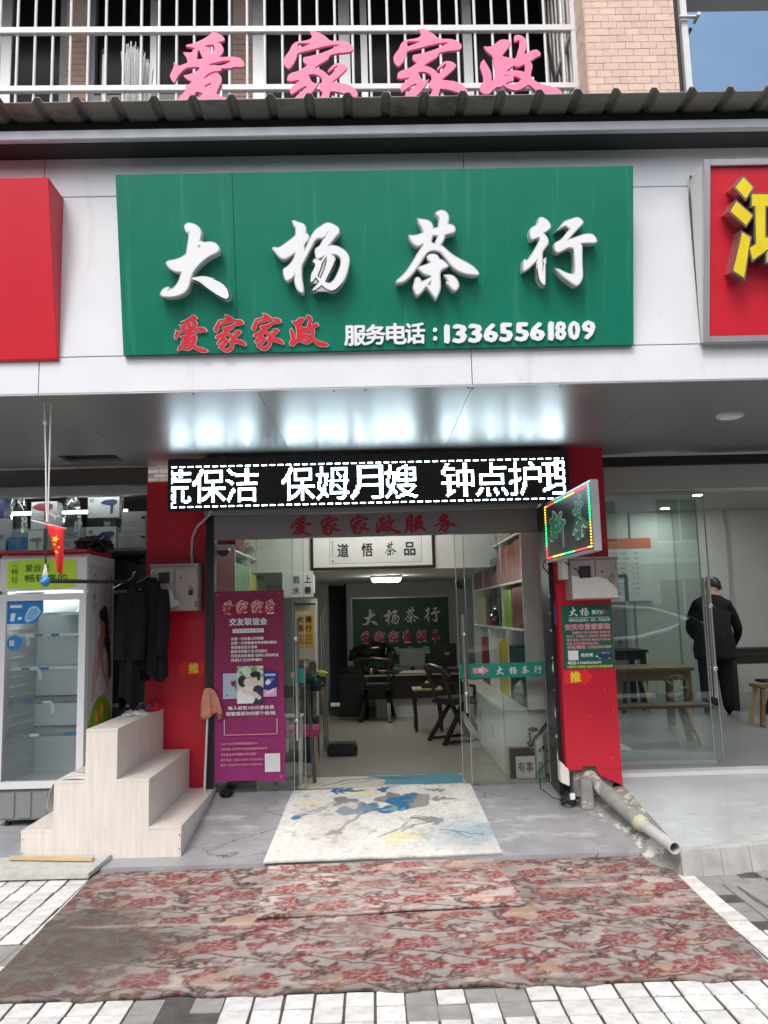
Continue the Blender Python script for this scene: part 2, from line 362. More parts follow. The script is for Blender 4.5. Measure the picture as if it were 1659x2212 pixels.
# ------------------------------------------------------------------ brush lettering traced as outlines, flattened onto the plane it stands on
TRACE = {
'大': ((350, 490, 8.295), [[545,160,570,125,610,108,680,120,745,145,800,190,832,240,838,300,825,370,812,435,845,455,900,468,970,462,1050,462,1110,485,1155,535,1172,585,1155,630,1080,668,1000,705,900,775,810,860,730,950,680,1030,650,1110,632,1190,610,1270,575,1345,520,1395,440,1435,340,1460,220,1468,130,1455,98,1420,120,1365,160,1325,230,1298,240,1310,208,1355,260,1350,330,1320,390,1260,440,1180,470,1090,492,1000,420,1005,340,985,270,940,225,880,205,840,235,810,320,800,430,770,520,725,578,680,595,560,612,450,630,320,618,240,600,275,580,260,560,215],
 [798,500,848,530,785,570], [655,1142,720,1122,790,1115,850,1100,930,1105,1030,1130,1130,1165,1220,1210,1300,1280,1345,1360,1362,1440,1350,1490,1310,1512,1240,1485,1130,1425,1030,1355,930,1285,860,1225,790,1180,720,1155]]),
'杨': ((605, 480, 8.295), [[450,150,480,145,530,175,590,188,640,205,672,250,682,310,675,370,720,395,740,440,725,500,670,555,648,610,650,670,662,715,700,650,760,510,810,410,880,310,960,260,1040,205,1100,182,1180,205,1270,255,1302,310,1300,370,1240,430,1180,510,1130,575,1090,612,1180,605,1280,625,1380,680,1450,745,1488,830,1490,920,1465,1050,1430,1160,1380,1270,1310,1360,1230,1425,1160,1445,1080,1410,1020,1370,985,1335,930,1380,860,1430,820,1440,810,1425,860,1370,915,1310,940,1275,905,1225,880,1185,840,1240,805,1285,780,1280,780,1210,795,1120,840,1050,865,970,860,930,815,905,820,880,870,862,930,865,970,890,1000,850,1040,800,1060,775,1010,800,950,835,900,848,885,800,870,720,880,660,940,635,985,570,1040,460,1085,380,1122,325,1090,350,1050,420,1010,452,900,460,850,500,790,620,720,750,650,890,605,970,598,1080,600,1180,615,1290,635,1400,632,1470,600,1470,550,1430,510,1360,490,1270,492,1180,495,1100,460,1165,400,1220,340,1250,310,1220,285,1140,275,1060,300,1030,350,1005,410,945,460,870,490,810,498,720,440,760,380,805,320,840,260,845,210,820,150,750,100,690,80,655,100,640,160,658,220,640,330,560,440,475,505,420,512,340,505,260,470,215],
 [1150,755,1250,760,1320,800,1355,870,1350,970,1310,1080,1260,1190,1210,1270,1150,1300,1090,1300,1045,1275,1090,1180,1150,1060,1210,940,1232,860,1205,795], [1075,805,1090,830,1080,900,1050,1010,1010,1120,965,1220,930,1190,905,1160,950,1060,980,970,1000,910,1035,850]]),
'茶': ((880, 468, 7.9), [[805,95,840,65,890,52,940,60,985,95,1012,150,1010,220,992,298,1050,300,1105,325,1130,370,1115,430,1040,450,950,470,930,560,890,630,862,660,900,680,960,735,1030,800,1120,865,1230,925,1350,985,1450,1050,1510,1110,1545,1160,1535,1180,1440,1180,1320,1160,1200,1115,1110,1050,1040,970,970,880,915,810,860,765,800,750,730,748,670,765,610,815,555,900,500,990,430,1090,350,1190,270,1270,190,1315,110,1320,110,1295,180,1240,260,1160,340,1050,420,920,490,800,550,710,580,660,570,620,520,660,470,672,420,650,375,600,345,545,335,500,400,502,480,490,550,460,585,440,578,390,545,330,505,260,492,205,560,215,640,225,695,255,725,310,738,380,790,370,850,350,860,270,868,190,850,145,820,122],
 [735,485,840,482,828,560,795,605,805,650,760,642,720,635,706,600,715,540], [650,870,680,840,740,828,800,840,835,880,850,920,910,935,960,975,1000,1025,990,1045,930,1070,865,1120,855,1200,860,1290,866,1370,860,1450,830,1530,795,1595,740,1530,690,1460,650,1410,620,1385,580,1430,530,1500,480,1540,450,1530,425,1470,405,1390,430,1330,438,1260,470,1242,505,1260,520,1300,525,1330,600,1300,680,1258,718,1245,710,1190,650,1185,590,1165,540,1120,500,1075,515,1055,580,1035,650,1010,705,980,700,945,665,915],
 [715,1275,645,1360,680,1385,710,1386], [970,1205,1040,1200,1100,1215,1150,1265,1185,1330,1195,1390,1165,1450,1125,1460,1080,1420,1040,1370,1000,1335,1000,1320,1035,1320,1010,1270]]),
'行': ((1160, 475, 8.295), [[455,135,490,125,540,145,600,190,640,250,648,300,610,345,550,385,510,405,560,460,600,530,602,600,560,665,510,730,492,770,492,870,498,980,503,1060,505,1145,520,1080,530,980,540,900,556,890,556,1000,555,1150,556,1280,550,1370,525,1375,480,1330,440,1260,420,1160,412,1040,408,950,406,890,370,930,310,1000,240,1060,180,1100,158,1100,152,1020,162,930,180,912,205,940,260,890,330,790,400,670,455,560,460,510,440,478,400,490,330,522,300,510,282,450,278,370,300,325,370,290,420,240,445,200],
 [830,310,870,260,920,200,980,180,1050,155,1120,130,1170,130,1230,170,1252,215,1220,260,1150,330,1060,430,960,545,1060,520,1170,480,1290,440,1380,432,1440,450,1490,510,1502,560,1470,588,1380,585,1290,588,1195,595,1225,625,1232,700,1228,850,1232,1000,1242,1150,1238,1240,1210,1310,1180,1355,1140,1380,1090,1360,1010,1305,920,1235,840,1160,790,1110,775,1085,810,1090,880,1130,960,1165,1040,1185,1090,1180,1115,1140,1118,1000,1112,860,1100,730,1080,685,1000,665,930,700,850,745,790,765,755,740,735,680,738,610,790,580,860,535,930,460,990,380,1025,335,985,300,945,265,890,280]]),
'爱': ((390, 700, 16.59), [[690,170,740,170,830,220,885,290,870,325,770,350,830,390,865,450,875,500,840,580,800,640,900,632,1000,625,1100,635,1160,680,1200,760,1190,800,1140,805,1060,800,980,830,900,830,845,825,860,865,800,880,720,890,650,940,605,990,590,1050,660,990,740,930,800,920,850,980,870,1050,845,1130,815,1220,790,1300,850,1340,960,1385,1060,1410,1150,1440,1210,1480,1240,1530,1220,1555,1140,1570,1030,1570,950,1540,860,1480,780,1425,725,1390,670,1440,600,1490,500,1505,420,1480,360,1455,310,1465,250,1510,215,1500,215,1440,250,1370,310,1290,360,1210,330,1160,400,1130,430,1070,380,1050,330,1010,300,970,370,955,450,920,520,870,540,810,470,800,400,810,340,815,280,860,220,940,185,1020,160,1095,120,1050,90,970,120,890,145,800,140,730,170,750,220,800,280,770,345,740,345,690,320,620,275,545,340,550,390,555,420,520,460,460,400,445,310,425,320,405,400,390,500,340,600,275,660,220],
 [570,420,640,400,725,390,748,450,735,520,690,600,678,560,668,500,660,455,610,445], [480,510,520,495,535,560,565,630,590,655,540,670,475,680,478,600], [655,755,760,720,900,685,1005,690,985,725,900,775,820,795,740,780,690,790], [600,1160,660,1120,725,1085,710,1140,680,1190,640,1190], [500,1255,560,1270,610,1300,560,1360,480,1420,400,1440,365,1430,420,1370]]),
'家': ((475, 700, 16.59), [[520,140,600,145,690,190,760,250,815,315,900,315,1000,318,1070,340,1130,390,1160,450,1130,500,1050,515,930,525,810,565,800,630,730,685,650,740,590,800,680,820,750,870,820,950,880,880,930,800,940,755,915,750,870,800,805,860,800,850,850,780,900,725,960,715,1030,735,1075,790,1040,850,960,940,890,1010,850,1050,940,1065,1060,1080,1150,1130,1210,1190,1240,1260,1220,1300,1160,1290,1060,1250,940,1210,835,1200,820,1300,780,1410,720,1490,640,1535,540,1535,460,1490,380,1420,320,1350,380,1270,450,1200,515,1130,480,1110,410,1150,340,1210,285,1255,265,1230,275,1150,330,1090,390,1030,405,1000,340,1010,250,1030,215,1010,225,930,270,890,360,860,440,810,510,745,460,710,435,660,445,610,540,590,680,545,800,490,900,430,980,375,920,370,800,385,650,430,500,480,380,515,340,545,330,620,290,720,245,795,215,800,170,740,155,660,175,590,230,510,265,400,320,335,420,320,510,300,560,255,555,200],
 [350,352,450,347,560,352,500,390,420,430,355,460,345,400], [500,915,590,895,670,920,720,975,725,1040,680,1120,690,1180,740,1220,720,1290,660,1380,590,1415,510,1415,435,1390,510,1310,590,1200,650,1100,670,1050,620,1080,560,1040,530,960]]),
'政': ((640, 700, 16.59), [[275,390,330,395,390,390,460,345,520,290,560,260,640,255,710,270,740,320,725,355,660,430,610,500,570,570,680,600,800,625,830,580,860,460,890,340,890,270,860,255,810,285,795,240,805,180,860,165,920,180,980,230,1010,300,1005,380,970,470,945,545,1030,500,1110,455,1180,445,1225,490,1240,545,1180,570,1100,630,1050,660,1085,710,1095,770,1075,840,1060,920,1070,985,1150,1050,1260,1110,1380,1140,1490,1170,1560,1210,1590,1255,1550,1300,1420,1305,1290,1300,1200,1255,1120,1180,1060,1120,1015,1100,960,1140,880,1190,790,1210,700,1185,630,1140,600,1110,540,1150,480,1140,420,1200,350,1270,290,1285,225,1255,190,1180,210,1120,260,1060,265,970,235,870,205,760,220,690,265,640,290,690,330,760,370,840,390,930,390,1040,440,1030,460,930,465,830,445,720,430,610,420,560,350,500,300,440],
 [555,590,620,640,560,630], [625,860,700,795,790,735,830,770,880,755,960,710,980,760,965,880,900,855,810,840,710,850], [605,920,700,915,690,940,610,945], [765,940,830,950,910,1000,870,1050,790,1100,700,1115,625,1105,635,1075,700,1045,765,1025]]),
'服': ((900, 1140, 11.85), [[230,230,280,175,320,165,355,200,355,300,355,420,360,470,400,455,405,350,405,270,450,225,510,180,555,185,590,225,580,270,560,340,600,355,615,395,600,450,585,510,640,545,680,600,685,650,640,640,590,600,550,565,500,590,455,605,450,660,420,670,405,600,400,500,365,500,365,600,360,660,345,700,310,670,270,620,235,570,215,600,200,680,160,680,165,640,185,560,185,450,180,350,175,260,205,250],
 [240,265,290,260,295,320,245,330], [235,400,290,390,295,430,240,470], [240,520,300,500,310,590,250,555], [455,305,480,270,520,230,525,260,500,300], [470,380,510,350,520,345,490,390], [455,480,520,440,535,450,510,500,455,520]]),
'务': ((900, 1140, 11.85), [[1130,130,1180,120,1200,160,1270,170,1290,200,1250,260,1220,300,1290,350,1380,410,1460,450,1520,505,1480,515,1400,510,1330,470,1280,420,1300,450,1300,490,1280,560,1260,640,1220,700,1190,705,1150,670,1130,620,1080,650,1040,690,1015,685,1060,620,1110,530,1060,490,1100,460,1150,430,1170,350,1120,390,1050,440,980,510,920,525,890,505,950,480,1020,420,1090,340,1010,330,1030,300,1050,240,1090,190],
 [1190,480,1220,470,1225,520,1200,610,1180,640,1145,620,1155,560], [1105,270,1150,250,1200,215,1180,250,1140,275]]),
}
def inside(p, poly):
    x, y = p; r = False
    for i in range(len(poly)):
        (ax, ay), (bx, by) = poly[i-1], poly[i]
        if (ay > y) != (by > y) and x < (bx-ax)*(y-ay)/(by-ay)+ax: r = not r
    return r
def orient(conts):
    out = []
    for i, c in enumerate(conts):
        hole = any(j != i and inside(c[0], d) for j, d in enumerate(conts))
        a = sum(c[k-1][0]*c[k][1]-c[k][0]*c[k-1][1] for k in range(len(c)))
        out.append(c[::-1] if (a < 0) != hole else c)
    return out
# sign face: tilted forward at the top
SG_A, SG_B = Vector((0, 4.362, 3.103)), Vector((0, 4.17, 4.073))
SG_V = (SG_B-SG_A).normalized(); SG_N = SG_V.cross(UX); SG_N = SG_N if SG_N.y < 0 else -SG_N
def on_sign(px, py, off=0.0):                    # photograph point -> (x, height along the tilted face)
    d = ray(px, py); o = SG_A+SG_N*off; t = (o-CAM).dot(SG_N)/d.dot(SG_N); q = CAM+d*t; return (q.x, (q-o).dot(SG_V))
GSZ, GORG = {}, {}
for ch, ((ox, oy, s_), conts) in TRACE.items():
    C2 = []
    for c in conts:
        P = []
        for k in range(0, len(c), 2):
            px, py = (ox+c[k]/s_)*.96, (oy+c[k+1]/s_)*.96
            if ch in '服务': q = at(px, py, 6.68); P.append((q.x, q.z))
            else: P.append(on_sign(px, py, .075 if ch in '大杨茶行' else .02))
        C2.append(P)
    A = np.vstack([np.array(c) for c in C2]); lo, hi = A.min(0), A.max(0); H = (hi-lo).max()
    GORG[ch] = (lo, hi); GSZ[ch] = ((hi-lo)[0]/H, (hi-lo)[1]/H)
    GL[ch] = orient([[((x-lo[0])/H, (y-lo[1])/H) for x, y in c] for c in C2])
# the projecting light box has a brush character of its own; it was read off the side-on panel
XN = [300,665,350,680,368,740,395,775,380,850,355,905,400,860,420,810,440,720,470,670,495,690,495,750,470,830,440,900,440,960,445,1030,480,980,490,900,510,880,535,910,570,905,580,960,560,1010,530,1040,535,1200,550,1400,555,1620,545,1640,525,1480,505,1300,490,1120,470,1150,450,1250,440,1380,420,1350,400,1310,385,1370,370,1520,350,1440,330,1400,315,1470,300,1400,270,1410,245,1460,215,1440,240,1370,280,1300,300,1220,255,1190,260,1140,290,1090,270,1000,235,930,240,890,290,850,310,780,300,720]
LBX = 1.381
def on_box(px, py):
    d = ray(px, py); t = LBX/d.x; q = CAM+d*t; return (-q.y, q.z)
P = [on_box((1215+XN[k]/10.37)*.96, (1080+XN[k+1]/10.37)*.96) for k in range(0, len(XN), 2)]
H2 = [[on_box((1215+a/10.37)*.96, (1080+b/10.37)*.96) for a, b in hh] for hh in ([(362, 1080), (388, 1005), (398, 1060), (388, 1108)], [(362, 1225), (380, 1215), (384, 1240), (372, 1290), (358, 1300)])]
A = np.array(P); lo, hi = A.min(0), A.max(0); H = (hi-lo).max(); GSZ['新'] = ((hi-lo)[0]/H, (hi-lo)[1]/H); GORG['新'] = (lo, hi)
GL['新'] = orient([[((x-lo[0])/H, (y-lo[1])/H) for x, y in c] for c in [P]+H2])

# ------------------------------------------------------------------ palette
mat('white_panel', (.635, .65, .685), .32, 0, .04, 3, bump=.01, bs=2, stain=((.36, .35, .34), 3.2, .58, .92, (2.2, 1, .35)))
mat('soffit_panel', (.44, .445, .455), .35, .85, .02, 1.2)
mat('soffit_gap', (.02, .02, .02), .8)
mat('eave_sheet', (.23, .22, .20), .6, 0, .15, 5, stain=((.03, .03, .028), 4, .55, .8))
mat('gutter', (.42, .44, .48), .4, .2, .1, 4)
mat('sign_green', (.003, .17, .105), .33, 0, .07, 1.6, stain=((.06, .30, .22), 3.4, .56, .95, (5, 1, .22)), bump=.008, bs=2)
mat('sign_green_edge', (.003, .10, .055), .4)
mat('sign_red', (.58, .012, .028), .42, 0, .05, 2)
mat('red_paint', (.56, .014, .035), .30, 0, .08, 2.2, bump=.012, bs=5, stain=((.34, .03, .04), 5, .58, .85, (1, 1, .6)))
mat('letter_white', (.84, .86, .88), .3, 0, .02)
mat('letter_trim', (.58, .60, .60), .35, .2, .12, 9)
mat('letter_red', (.62, .012, .03), .5, 0, .06); mat('letter_red_shaded', (.36, .012, .03), .5, 0, .06); mat('gutter_shade', (.02, .02, .022), .7)
mat('foam_white', (.72, .70, .66), .8)
mat('letter_pink', (.82, .18, .33), .55, 0, .05, 4)
mat('letter_yellow', (.78, .62, .02), .35)
mat('chrome_trim', (.55, .52, .50), .2, .9); mat('car_trim', (.92, .93, .94), .08, 1)
mat('alu', (.50, .51, .52), .35, .6, .06)
mat('white_paint', (.60, .61, .61), .4, 0, .05, 9, stain=((.40, .36, .32), 9, .62, .85))
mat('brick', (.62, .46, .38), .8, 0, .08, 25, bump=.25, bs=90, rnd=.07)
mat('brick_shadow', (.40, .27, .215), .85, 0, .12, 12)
mat('mortar', (.50, .37, .31), .9, 0, .1, 20)
mat('tile_white', (.66, .655, .635), .4, 0, .10, 14, rnd=.12, bump=.1, bs=60, stain=((.20, .19, .17), 5, .50, .80))
mat('grout', (.075, .072, .066), .9, 0, .35, 9, bump=.4, bs=60)
mat('street', (.15, .148, .14), .9, 0, .2, 3, bump=.3, bs=40)
mat('patch', (.26, .255, .24), .85, 0, .2, 9, bump=.3, bs=50)
add_cracks(mat('concrete', (.30, .30, .318), .45, 0, .22, 3.0, bump=.12, bs=30, stain=((.55, .555, .57), 2.6, .545, .72, (1, 2.0, 1))), 1.5, .010, (.07, .07, .07))
mat('marble_slab', (.41, .425, .425), .28, 0, .10, 2.2, stain=((.50, .51, .51), 3.4, .52, .70, (1, 2.4, 1)))
mat('slab_edge', (.36, .36, .34), .85, 0, .22, 6, bump=.3, bs=40)
mat('inner_floor', (.36, .345, .30), .25, 0, .05, 1.2)
mat('shop_floor', (.24, .25, .25), .3, 0, .10, 2)
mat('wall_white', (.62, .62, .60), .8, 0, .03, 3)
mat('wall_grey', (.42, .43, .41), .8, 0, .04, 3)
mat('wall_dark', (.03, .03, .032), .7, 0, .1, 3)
mat('header_panel', (.30, .285, .29), .35, .35, .04, 3)
mat('dark_frame', (.025, .025, .028), .35, .3)
mat('black', (.012, .012, .013), .5, 0, .2, 12)
mat('led_black', (.012, .014, .018), .4)
mat('steel', (.62, .62, .61), .16, 1, .06, 12)
mat('wood_pale', (.66, .615, .565), .42, 0, .10, 5, stretch=(7, 7, .5), stain=((.42, .37, .31), 3, .62, .82, (11, 11, .8)))
mat('wood_raw', (.52, .40, .24), .7, 0, .15, 6, stretch=(1, 8, 8))
mat('wood_brown', (.20, .115, .055), .4, 0, .35, 4, stretch=(1.2, 9, 9))
mat('wood_dark', (.018, .013, .010), .35, 0, .25, 9)
mat('stone', (.42, .42, .39), .85, 0, .16, 18, bump=.3, bs=70)
mat('fridge_white', (.70, .71, .72), .35, 0, .03, 4)
mat('fridge_grey', (.22, .225, .23), .45, 0, .05, 4)
mat('fridge_inner', (.74, .78, .79), .5, 0, .05, 4)
mat('lime', (.52, .78, .035), .4, 0, .03)
mat('leaf_print', (.24, .42, .02), .4)
mat('ink_green', (.015, .10, .02), .5); mat('ink_black', (.015, .015, .017), .6); mat('ink_white', (.78, .78, .78), .5); mat('ink_red', (.60, .02, .03), .5)
mat('ink_yellow', (.80, .68, .03), .5); mat('ink_pink', (.75, .30, .36), .5); mat('ink_teal', (.01, .26, .19), .4); mat('ink_blue', (.03, .20, .45), .4); mat('poster_green', (.004, .115, .07), .4)
mat('paper', (.66, .66, .64), .8, 0, .05, 6, bump=.1, bs=20)
mat('box_metal', (.37, .32, .295), .5, .1, .12, 8, stain=((.16, .11, .08), 7, .62, .8))
mat('box_dark', (.02, .018, .016), .5)
mat('brass', (.50, .36, .12), .35, .9)
mat('cloth_black', (.013, .013, .015), .9, 0, .25, 14, bump=.35, bs=60, spec=.12)
mat('cloth_jacket', (.018, .018, .021), .9, 0, .3, 9, bump=.4, bs=25, spec=.15)
mat('cloth_grey', (.10, .10, .11), .95, 0, .3, 20, bump=.4, bs=60)
mat('cloth_orange', (.62, .26, .17), .95, 0, .15, 16, bump=.4, bs=70)
mat('cloth_red', (.42, .012, .02), .9, 0, .2, 18, bump=.4, bs=60)
mat('cloth_white', (.55, .55, .54), .95, 0, .25, 22, bump=.4, bs=60)
mat('bag_black', (.012, .012, .014), .22, 0, .3, 20, bump=.6, bs=25)
mat('cling_film', (.30, .32, .31), .12, 0, .4, 18, bump=.8, bs=18)
mat('rope_white', (.62, .62, .60), .8, 0, .1, 40)
mat('pvc', (.52, .53, .51), .4, 0, .08, 12, stain=((.28, .26, .22), 9, .6, .8))
mat('mortar_grey', (.27, .265, .25), .9, 0, .2, 9, bump=.4, bs=30, stain=((.58, .57, .52), 6, .545, .575))
mat('flag_red', (.64, .012, .012), .6, 0, .06)
mat('star_yellow', (.85, .62, .02), .6)
mat('paper_red', (.80, .02, .02), .45, 0, .05); mat('char_green', (.02, .32, .12), .4); mat('frame_grey', (.20, .20, .21), .5)
mat('skin', (.30, .17, .12), .55)
mat('hair', (.008, .007, .007), .5)
mat('bronze', (.020, .018, .014), .16, .6, .2, 8)
mat('pot_steel', (.30, .30, .28), .25, .9, .1, 10)
mat('fabric_pink', (.40, .03, .12), .7); mat('scroll_gold', (.62, .33, .05), .7, 0, .08, 6); mat('scroll_cream', (.52, .48, .36), .8)
mat('green_board', (.006, .075, .035), .45); mat('box_red', (.22, .010, .016), .35, 0, .15, 6); mat('box_crimson', (.16, .008, .018), .35, 0, .15, 6)
mat('box_green', (.16, .36, .02), .4); mat('box_teal', (.01, .05, .045), .3, 0, .2, 6); mat('box_yellow', (.52, .40, .02), .35, 0, .08); mat('box_cream', (.36, .34, .20), .5)
mat('box_mint', (.22, .42, .24), .4, 0, .08); mat('box_lemon', (.42, .48, .06), .4, 0, .08); mat('box_orange', (.55, .10, .03), .4)
mat('cabinet_white', (.72, .73, .70), .35, 0, .02)
mat('orange_fruit', (.70, .32, .03), .5); mat('card_white', (.55, .56, .57), .5, 0, .03); mat('card_grey', (.40, .40, .40), .6); mat('ink_navy', (.03, .035, .10), .4); mat('ink_grey', (.20, .20, .21), .5); mat('dryer_red', (.28, .05, .06), .4)
mat('facade_far', (.42, .42, .40), .8, 0, .06, 1.2); mat('facade_far_trim', (.58, .58, .57), .6); mat('car_paint', (.012, .013, .015), .4, .0, .02, 4, spec=.2); mat('car_tyre', (.02, .02, .02), .8); mat('car_glass', (.015, .018, .02), .04)
mat('window_dark', (.006, .007, .008), .2, 0, .02, spec=.12)
mat('pane_blue', (.17, .26, .37), .03, .9, .05, 1)
mat('rubber', (.03, .03, .03), .7)
mat_glass('glass', (.96, .985, .97), .7); mat_glass('glass_fridge', (.95, .98, .98), .7); mat_glass('glass_front', (.86, .92, .895), 3.4); mat_glass('film', (.88, .90, .90), 2.4, .08)
mat('glass_edge', (.36, .40, .34), .3)
mat_emit('led_white', (.72, .91, 1.0), 9.0); mat_emit('led_green', (.02, 1.0, .22), 3.0); mat_emit('led_red', (1.0, .04, .05), 3.0); mat_emit('led_amber', (1.0, .55, .04), 3.0)
mat_emit('lamp_white', (1.0, .98, .92), 19.0); mat_emit('lamp_cool', (.92, .98, 1.0), 5.0); mat_emit('spot_tube', (1.0, 1.0, .95), 65.0); mat_emit('window_fill', (.95, .98, 1.0), 18.0); mat_emit('fridge_fill', (.95, 1.0, 1.0), 11.0); mat_emit('panel_fill', (1.0, 1.0, .95), 6.0); mat_emit('spot_cool', (.95, 1.0, .96), 160.0)
mat_attr('woven', .95, .5, 220, stretch=(1, .35, 1)); mat_attr('pile', .95, .35, 160); mat_attr('print', .42, 0); mat_attr('banner_print', .38, .03, 6)

# ------------------------------------------------------------------ ground, aprons, floors
ground = struct(MB().box(-60, 60, -60, 40, -.5, 0).build('ground', 'street', keep=True))
PITCH, TS = .1285, .1165
bed = struct(BX(-2.9, 2.9, .6, 5.42, .0002, .004).build('paving_bed', 'grout', keep=True))

def in_carpet(x, y): return inside((x, y), [(-1.77+.08, 3.66+.07), (1.735-.08, 3.66+.07), (1.80-.08, 5.6), (-1.825+.08, 5.6)])
tm = MB().box(-TS/2, TS/2, -TS/2, TS/2, 0, .009); tproto = None; rest = MB(); holes = MB()
GAP = {(-3, 0), (-1, 0), (0, 0), (-2, 0), (3, 1), (2, 0), (2, 1), (-4, 1), (4, 0)}
gone = lambda i, j, x, y: (vnoise(np.array([[x]]), np.array([[y]]), 2.1, 21, 2)[0, 0] > .565 and abs(x) > 1.2 and y > 3.9) or (x > 1.95 and 4.25 < y) or (x < -1.72 and 4.05 < y < 4.35) or (y > 3.42 and -1.0 < x < -.62) or (y > 3.44 and .12 < x < .62 and (i+j) % 3)
for j in range(-22, 18):
    for i in range(-22, 23):
        x, y = .03+i*PITCH, 3.10+j*PITCH
        if in_carpet(x, y) or y > 5.34 or y < .7: continue
        if gone(i, j, x, y):
            if RN.random() < .8: holes.box(x-.063, x+.063, y-.063, y+.063, .003, .0075+RN.uniform(-.002, .001))
            continue
        jz = RN.uniform(-.0022, .0022)
        if y > 2.95 and abs(x) < 2.45:
            if tproto is None:
                tproto = tm.build('paving_tile', 'tile_white', bed, bevel=.002); o = tproto
            else: o = tproto.copy(); col.objects.link(o)
            o.location = (x+RN.uniform(-.002, .002), y+RN.uniform(-.002, .002), .0035+jz); o.rotation_euler = (RN.uniform(-.012, .012), RN.uniform(-.012, .012), RN.uniform(-.018, .018))
        else: rest.box(x-TS/2, x+TS/2, y-TS/2, y+TS/2, .004, .0125+jz)
stuff(rest.build('tile_field', 'tile_white', bed)); stuff(holes.build('mortar_patch', 'patch', bed))
ap = MB(); ap.hexa([(-3.6, 5.42, 0), (1.80, 5.42, 0), (1.86, 6.72, 0), (-3.6, 6.72, 0), (-3.6, 5.42, .045), (1.80, 5.42, .045), (1.86, 6.72, .222), (-3.6, 6.72, .222)])
struct(ap.build('apron', 'concrete', keep=True))
q = MB(); nn_ = 40
for i in range(nn_):
    x0, x1 = 1.82+i*2.58/nn_, 1.82+(i+1)*2.58/nn_; y0 = lambda x: 5.06+(x-1.82)*.1705; a = RN.uniform(.0, .02)
    q.hexa([(x0, y0(x0)-.055-a, 0), (x1, y0(x1)-.055-a, 0), (x1, y0(x1), 0), (x0, y0(x0), 0), (x0, y0(x0)-.022-a*.5, .150), (x1, y0(x1)-.022-a*.5, .150), (x1, y0(x1), .162), (x0, y0(x0), .162)])
struct(q.build('apron_edge', 'slab_edge', keep=True))
ra = MB(); ra.hexa([(1.82, 5.06, 0), (4.4, 5.50, 0), (4.4, 6.5, 0), (1.88, 6.5, 0), (1.82, 5.06, .165), (4.4, 5.50, .175), (4.4, 6.5, .295), (1.88, 6.5, .295)])
struct(ra.build('marble_apron', 'marble_slab', keep=True))
struct(BX(1.89, 4.6, 6.49, 6.62, .0, .325).build('door_sill', 'cabinet_white', keep=True))
struct(BX(-1.78, 1.80, 6.72, 12.6, .05, .22).build('floor', 'inner_floor', keep=True))
struct(BX(1.90, 6.4, 6.62, 12.4, .05, .33).build('shop_floor', 'shop_floor', keep=True))
struct(BX(-4.4, -1.92, 6.72, 9.5, .0, .20).build('side_shop_floor', 'shop_floor', keep=True))
q = MB(); q.hexa([(2.08, 4.30, .004), (3.4, 4.30, .004), (3.4, 4.86, .004), (2.05, 4.80, .004), (2.08, 4.30, .022), (3.4, 4.30, .022), (3.4, 4.86, .026), (2.05, 4.80, .026)]); struct(q.build('drain_cover_slab', 'patch', keep=True))
struct(BX(1.99, 2.04, 3.9, 4.86, .0045, .016).build('channel_edge', 'patch', keep=True))
# ------------------------------------------------------------------ rooms behind the front
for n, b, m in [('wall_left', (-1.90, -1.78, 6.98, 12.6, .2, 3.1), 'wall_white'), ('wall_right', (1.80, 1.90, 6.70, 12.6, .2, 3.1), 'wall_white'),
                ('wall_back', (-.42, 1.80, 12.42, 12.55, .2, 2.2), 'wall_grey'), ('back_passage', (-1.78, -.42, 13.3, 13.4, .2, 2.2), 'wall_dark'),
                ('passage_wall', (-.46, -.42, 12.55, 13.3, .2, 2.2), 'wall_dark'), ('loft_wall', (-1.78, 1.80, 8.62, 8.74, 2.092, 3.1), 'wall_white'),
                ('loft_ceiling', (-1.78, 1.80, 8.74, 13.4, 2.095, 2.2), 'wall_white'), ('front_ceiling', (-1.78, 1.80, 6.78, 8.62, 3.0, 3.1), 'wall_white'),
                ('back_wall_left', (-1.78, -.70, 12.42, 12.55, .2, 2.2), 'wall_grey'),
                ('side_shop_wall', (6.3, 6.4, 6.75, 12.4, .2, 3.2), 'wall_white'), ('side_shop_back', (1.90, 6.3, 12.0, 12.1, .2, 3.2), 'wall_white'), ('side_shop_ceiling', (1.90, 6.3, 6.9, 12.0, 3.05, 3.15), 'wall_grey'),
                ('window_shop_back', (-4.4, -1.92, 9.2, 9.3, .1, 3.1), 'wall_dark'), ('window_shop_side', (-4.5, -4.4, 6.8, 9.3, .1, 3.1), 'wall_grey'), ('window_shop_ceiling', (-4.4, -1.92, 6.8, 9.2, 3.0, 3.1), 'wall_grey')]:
    struct(BX(*b).build(n, m, keep=True))
for k, x in enumerate((3.9, 4.55, 5.35)): struct(BX(x, x+.02, 11.97, 12.0, .33, 3.05).build('wall_batten', 'wall_grey', keep=True))

# ------------------------------------------------------------------ the building's front
bld = thing('shop_building', 'terrace building with white metal fascia, brick upper floor and red-clad pillars', 'building', (0, 6.3, 0))
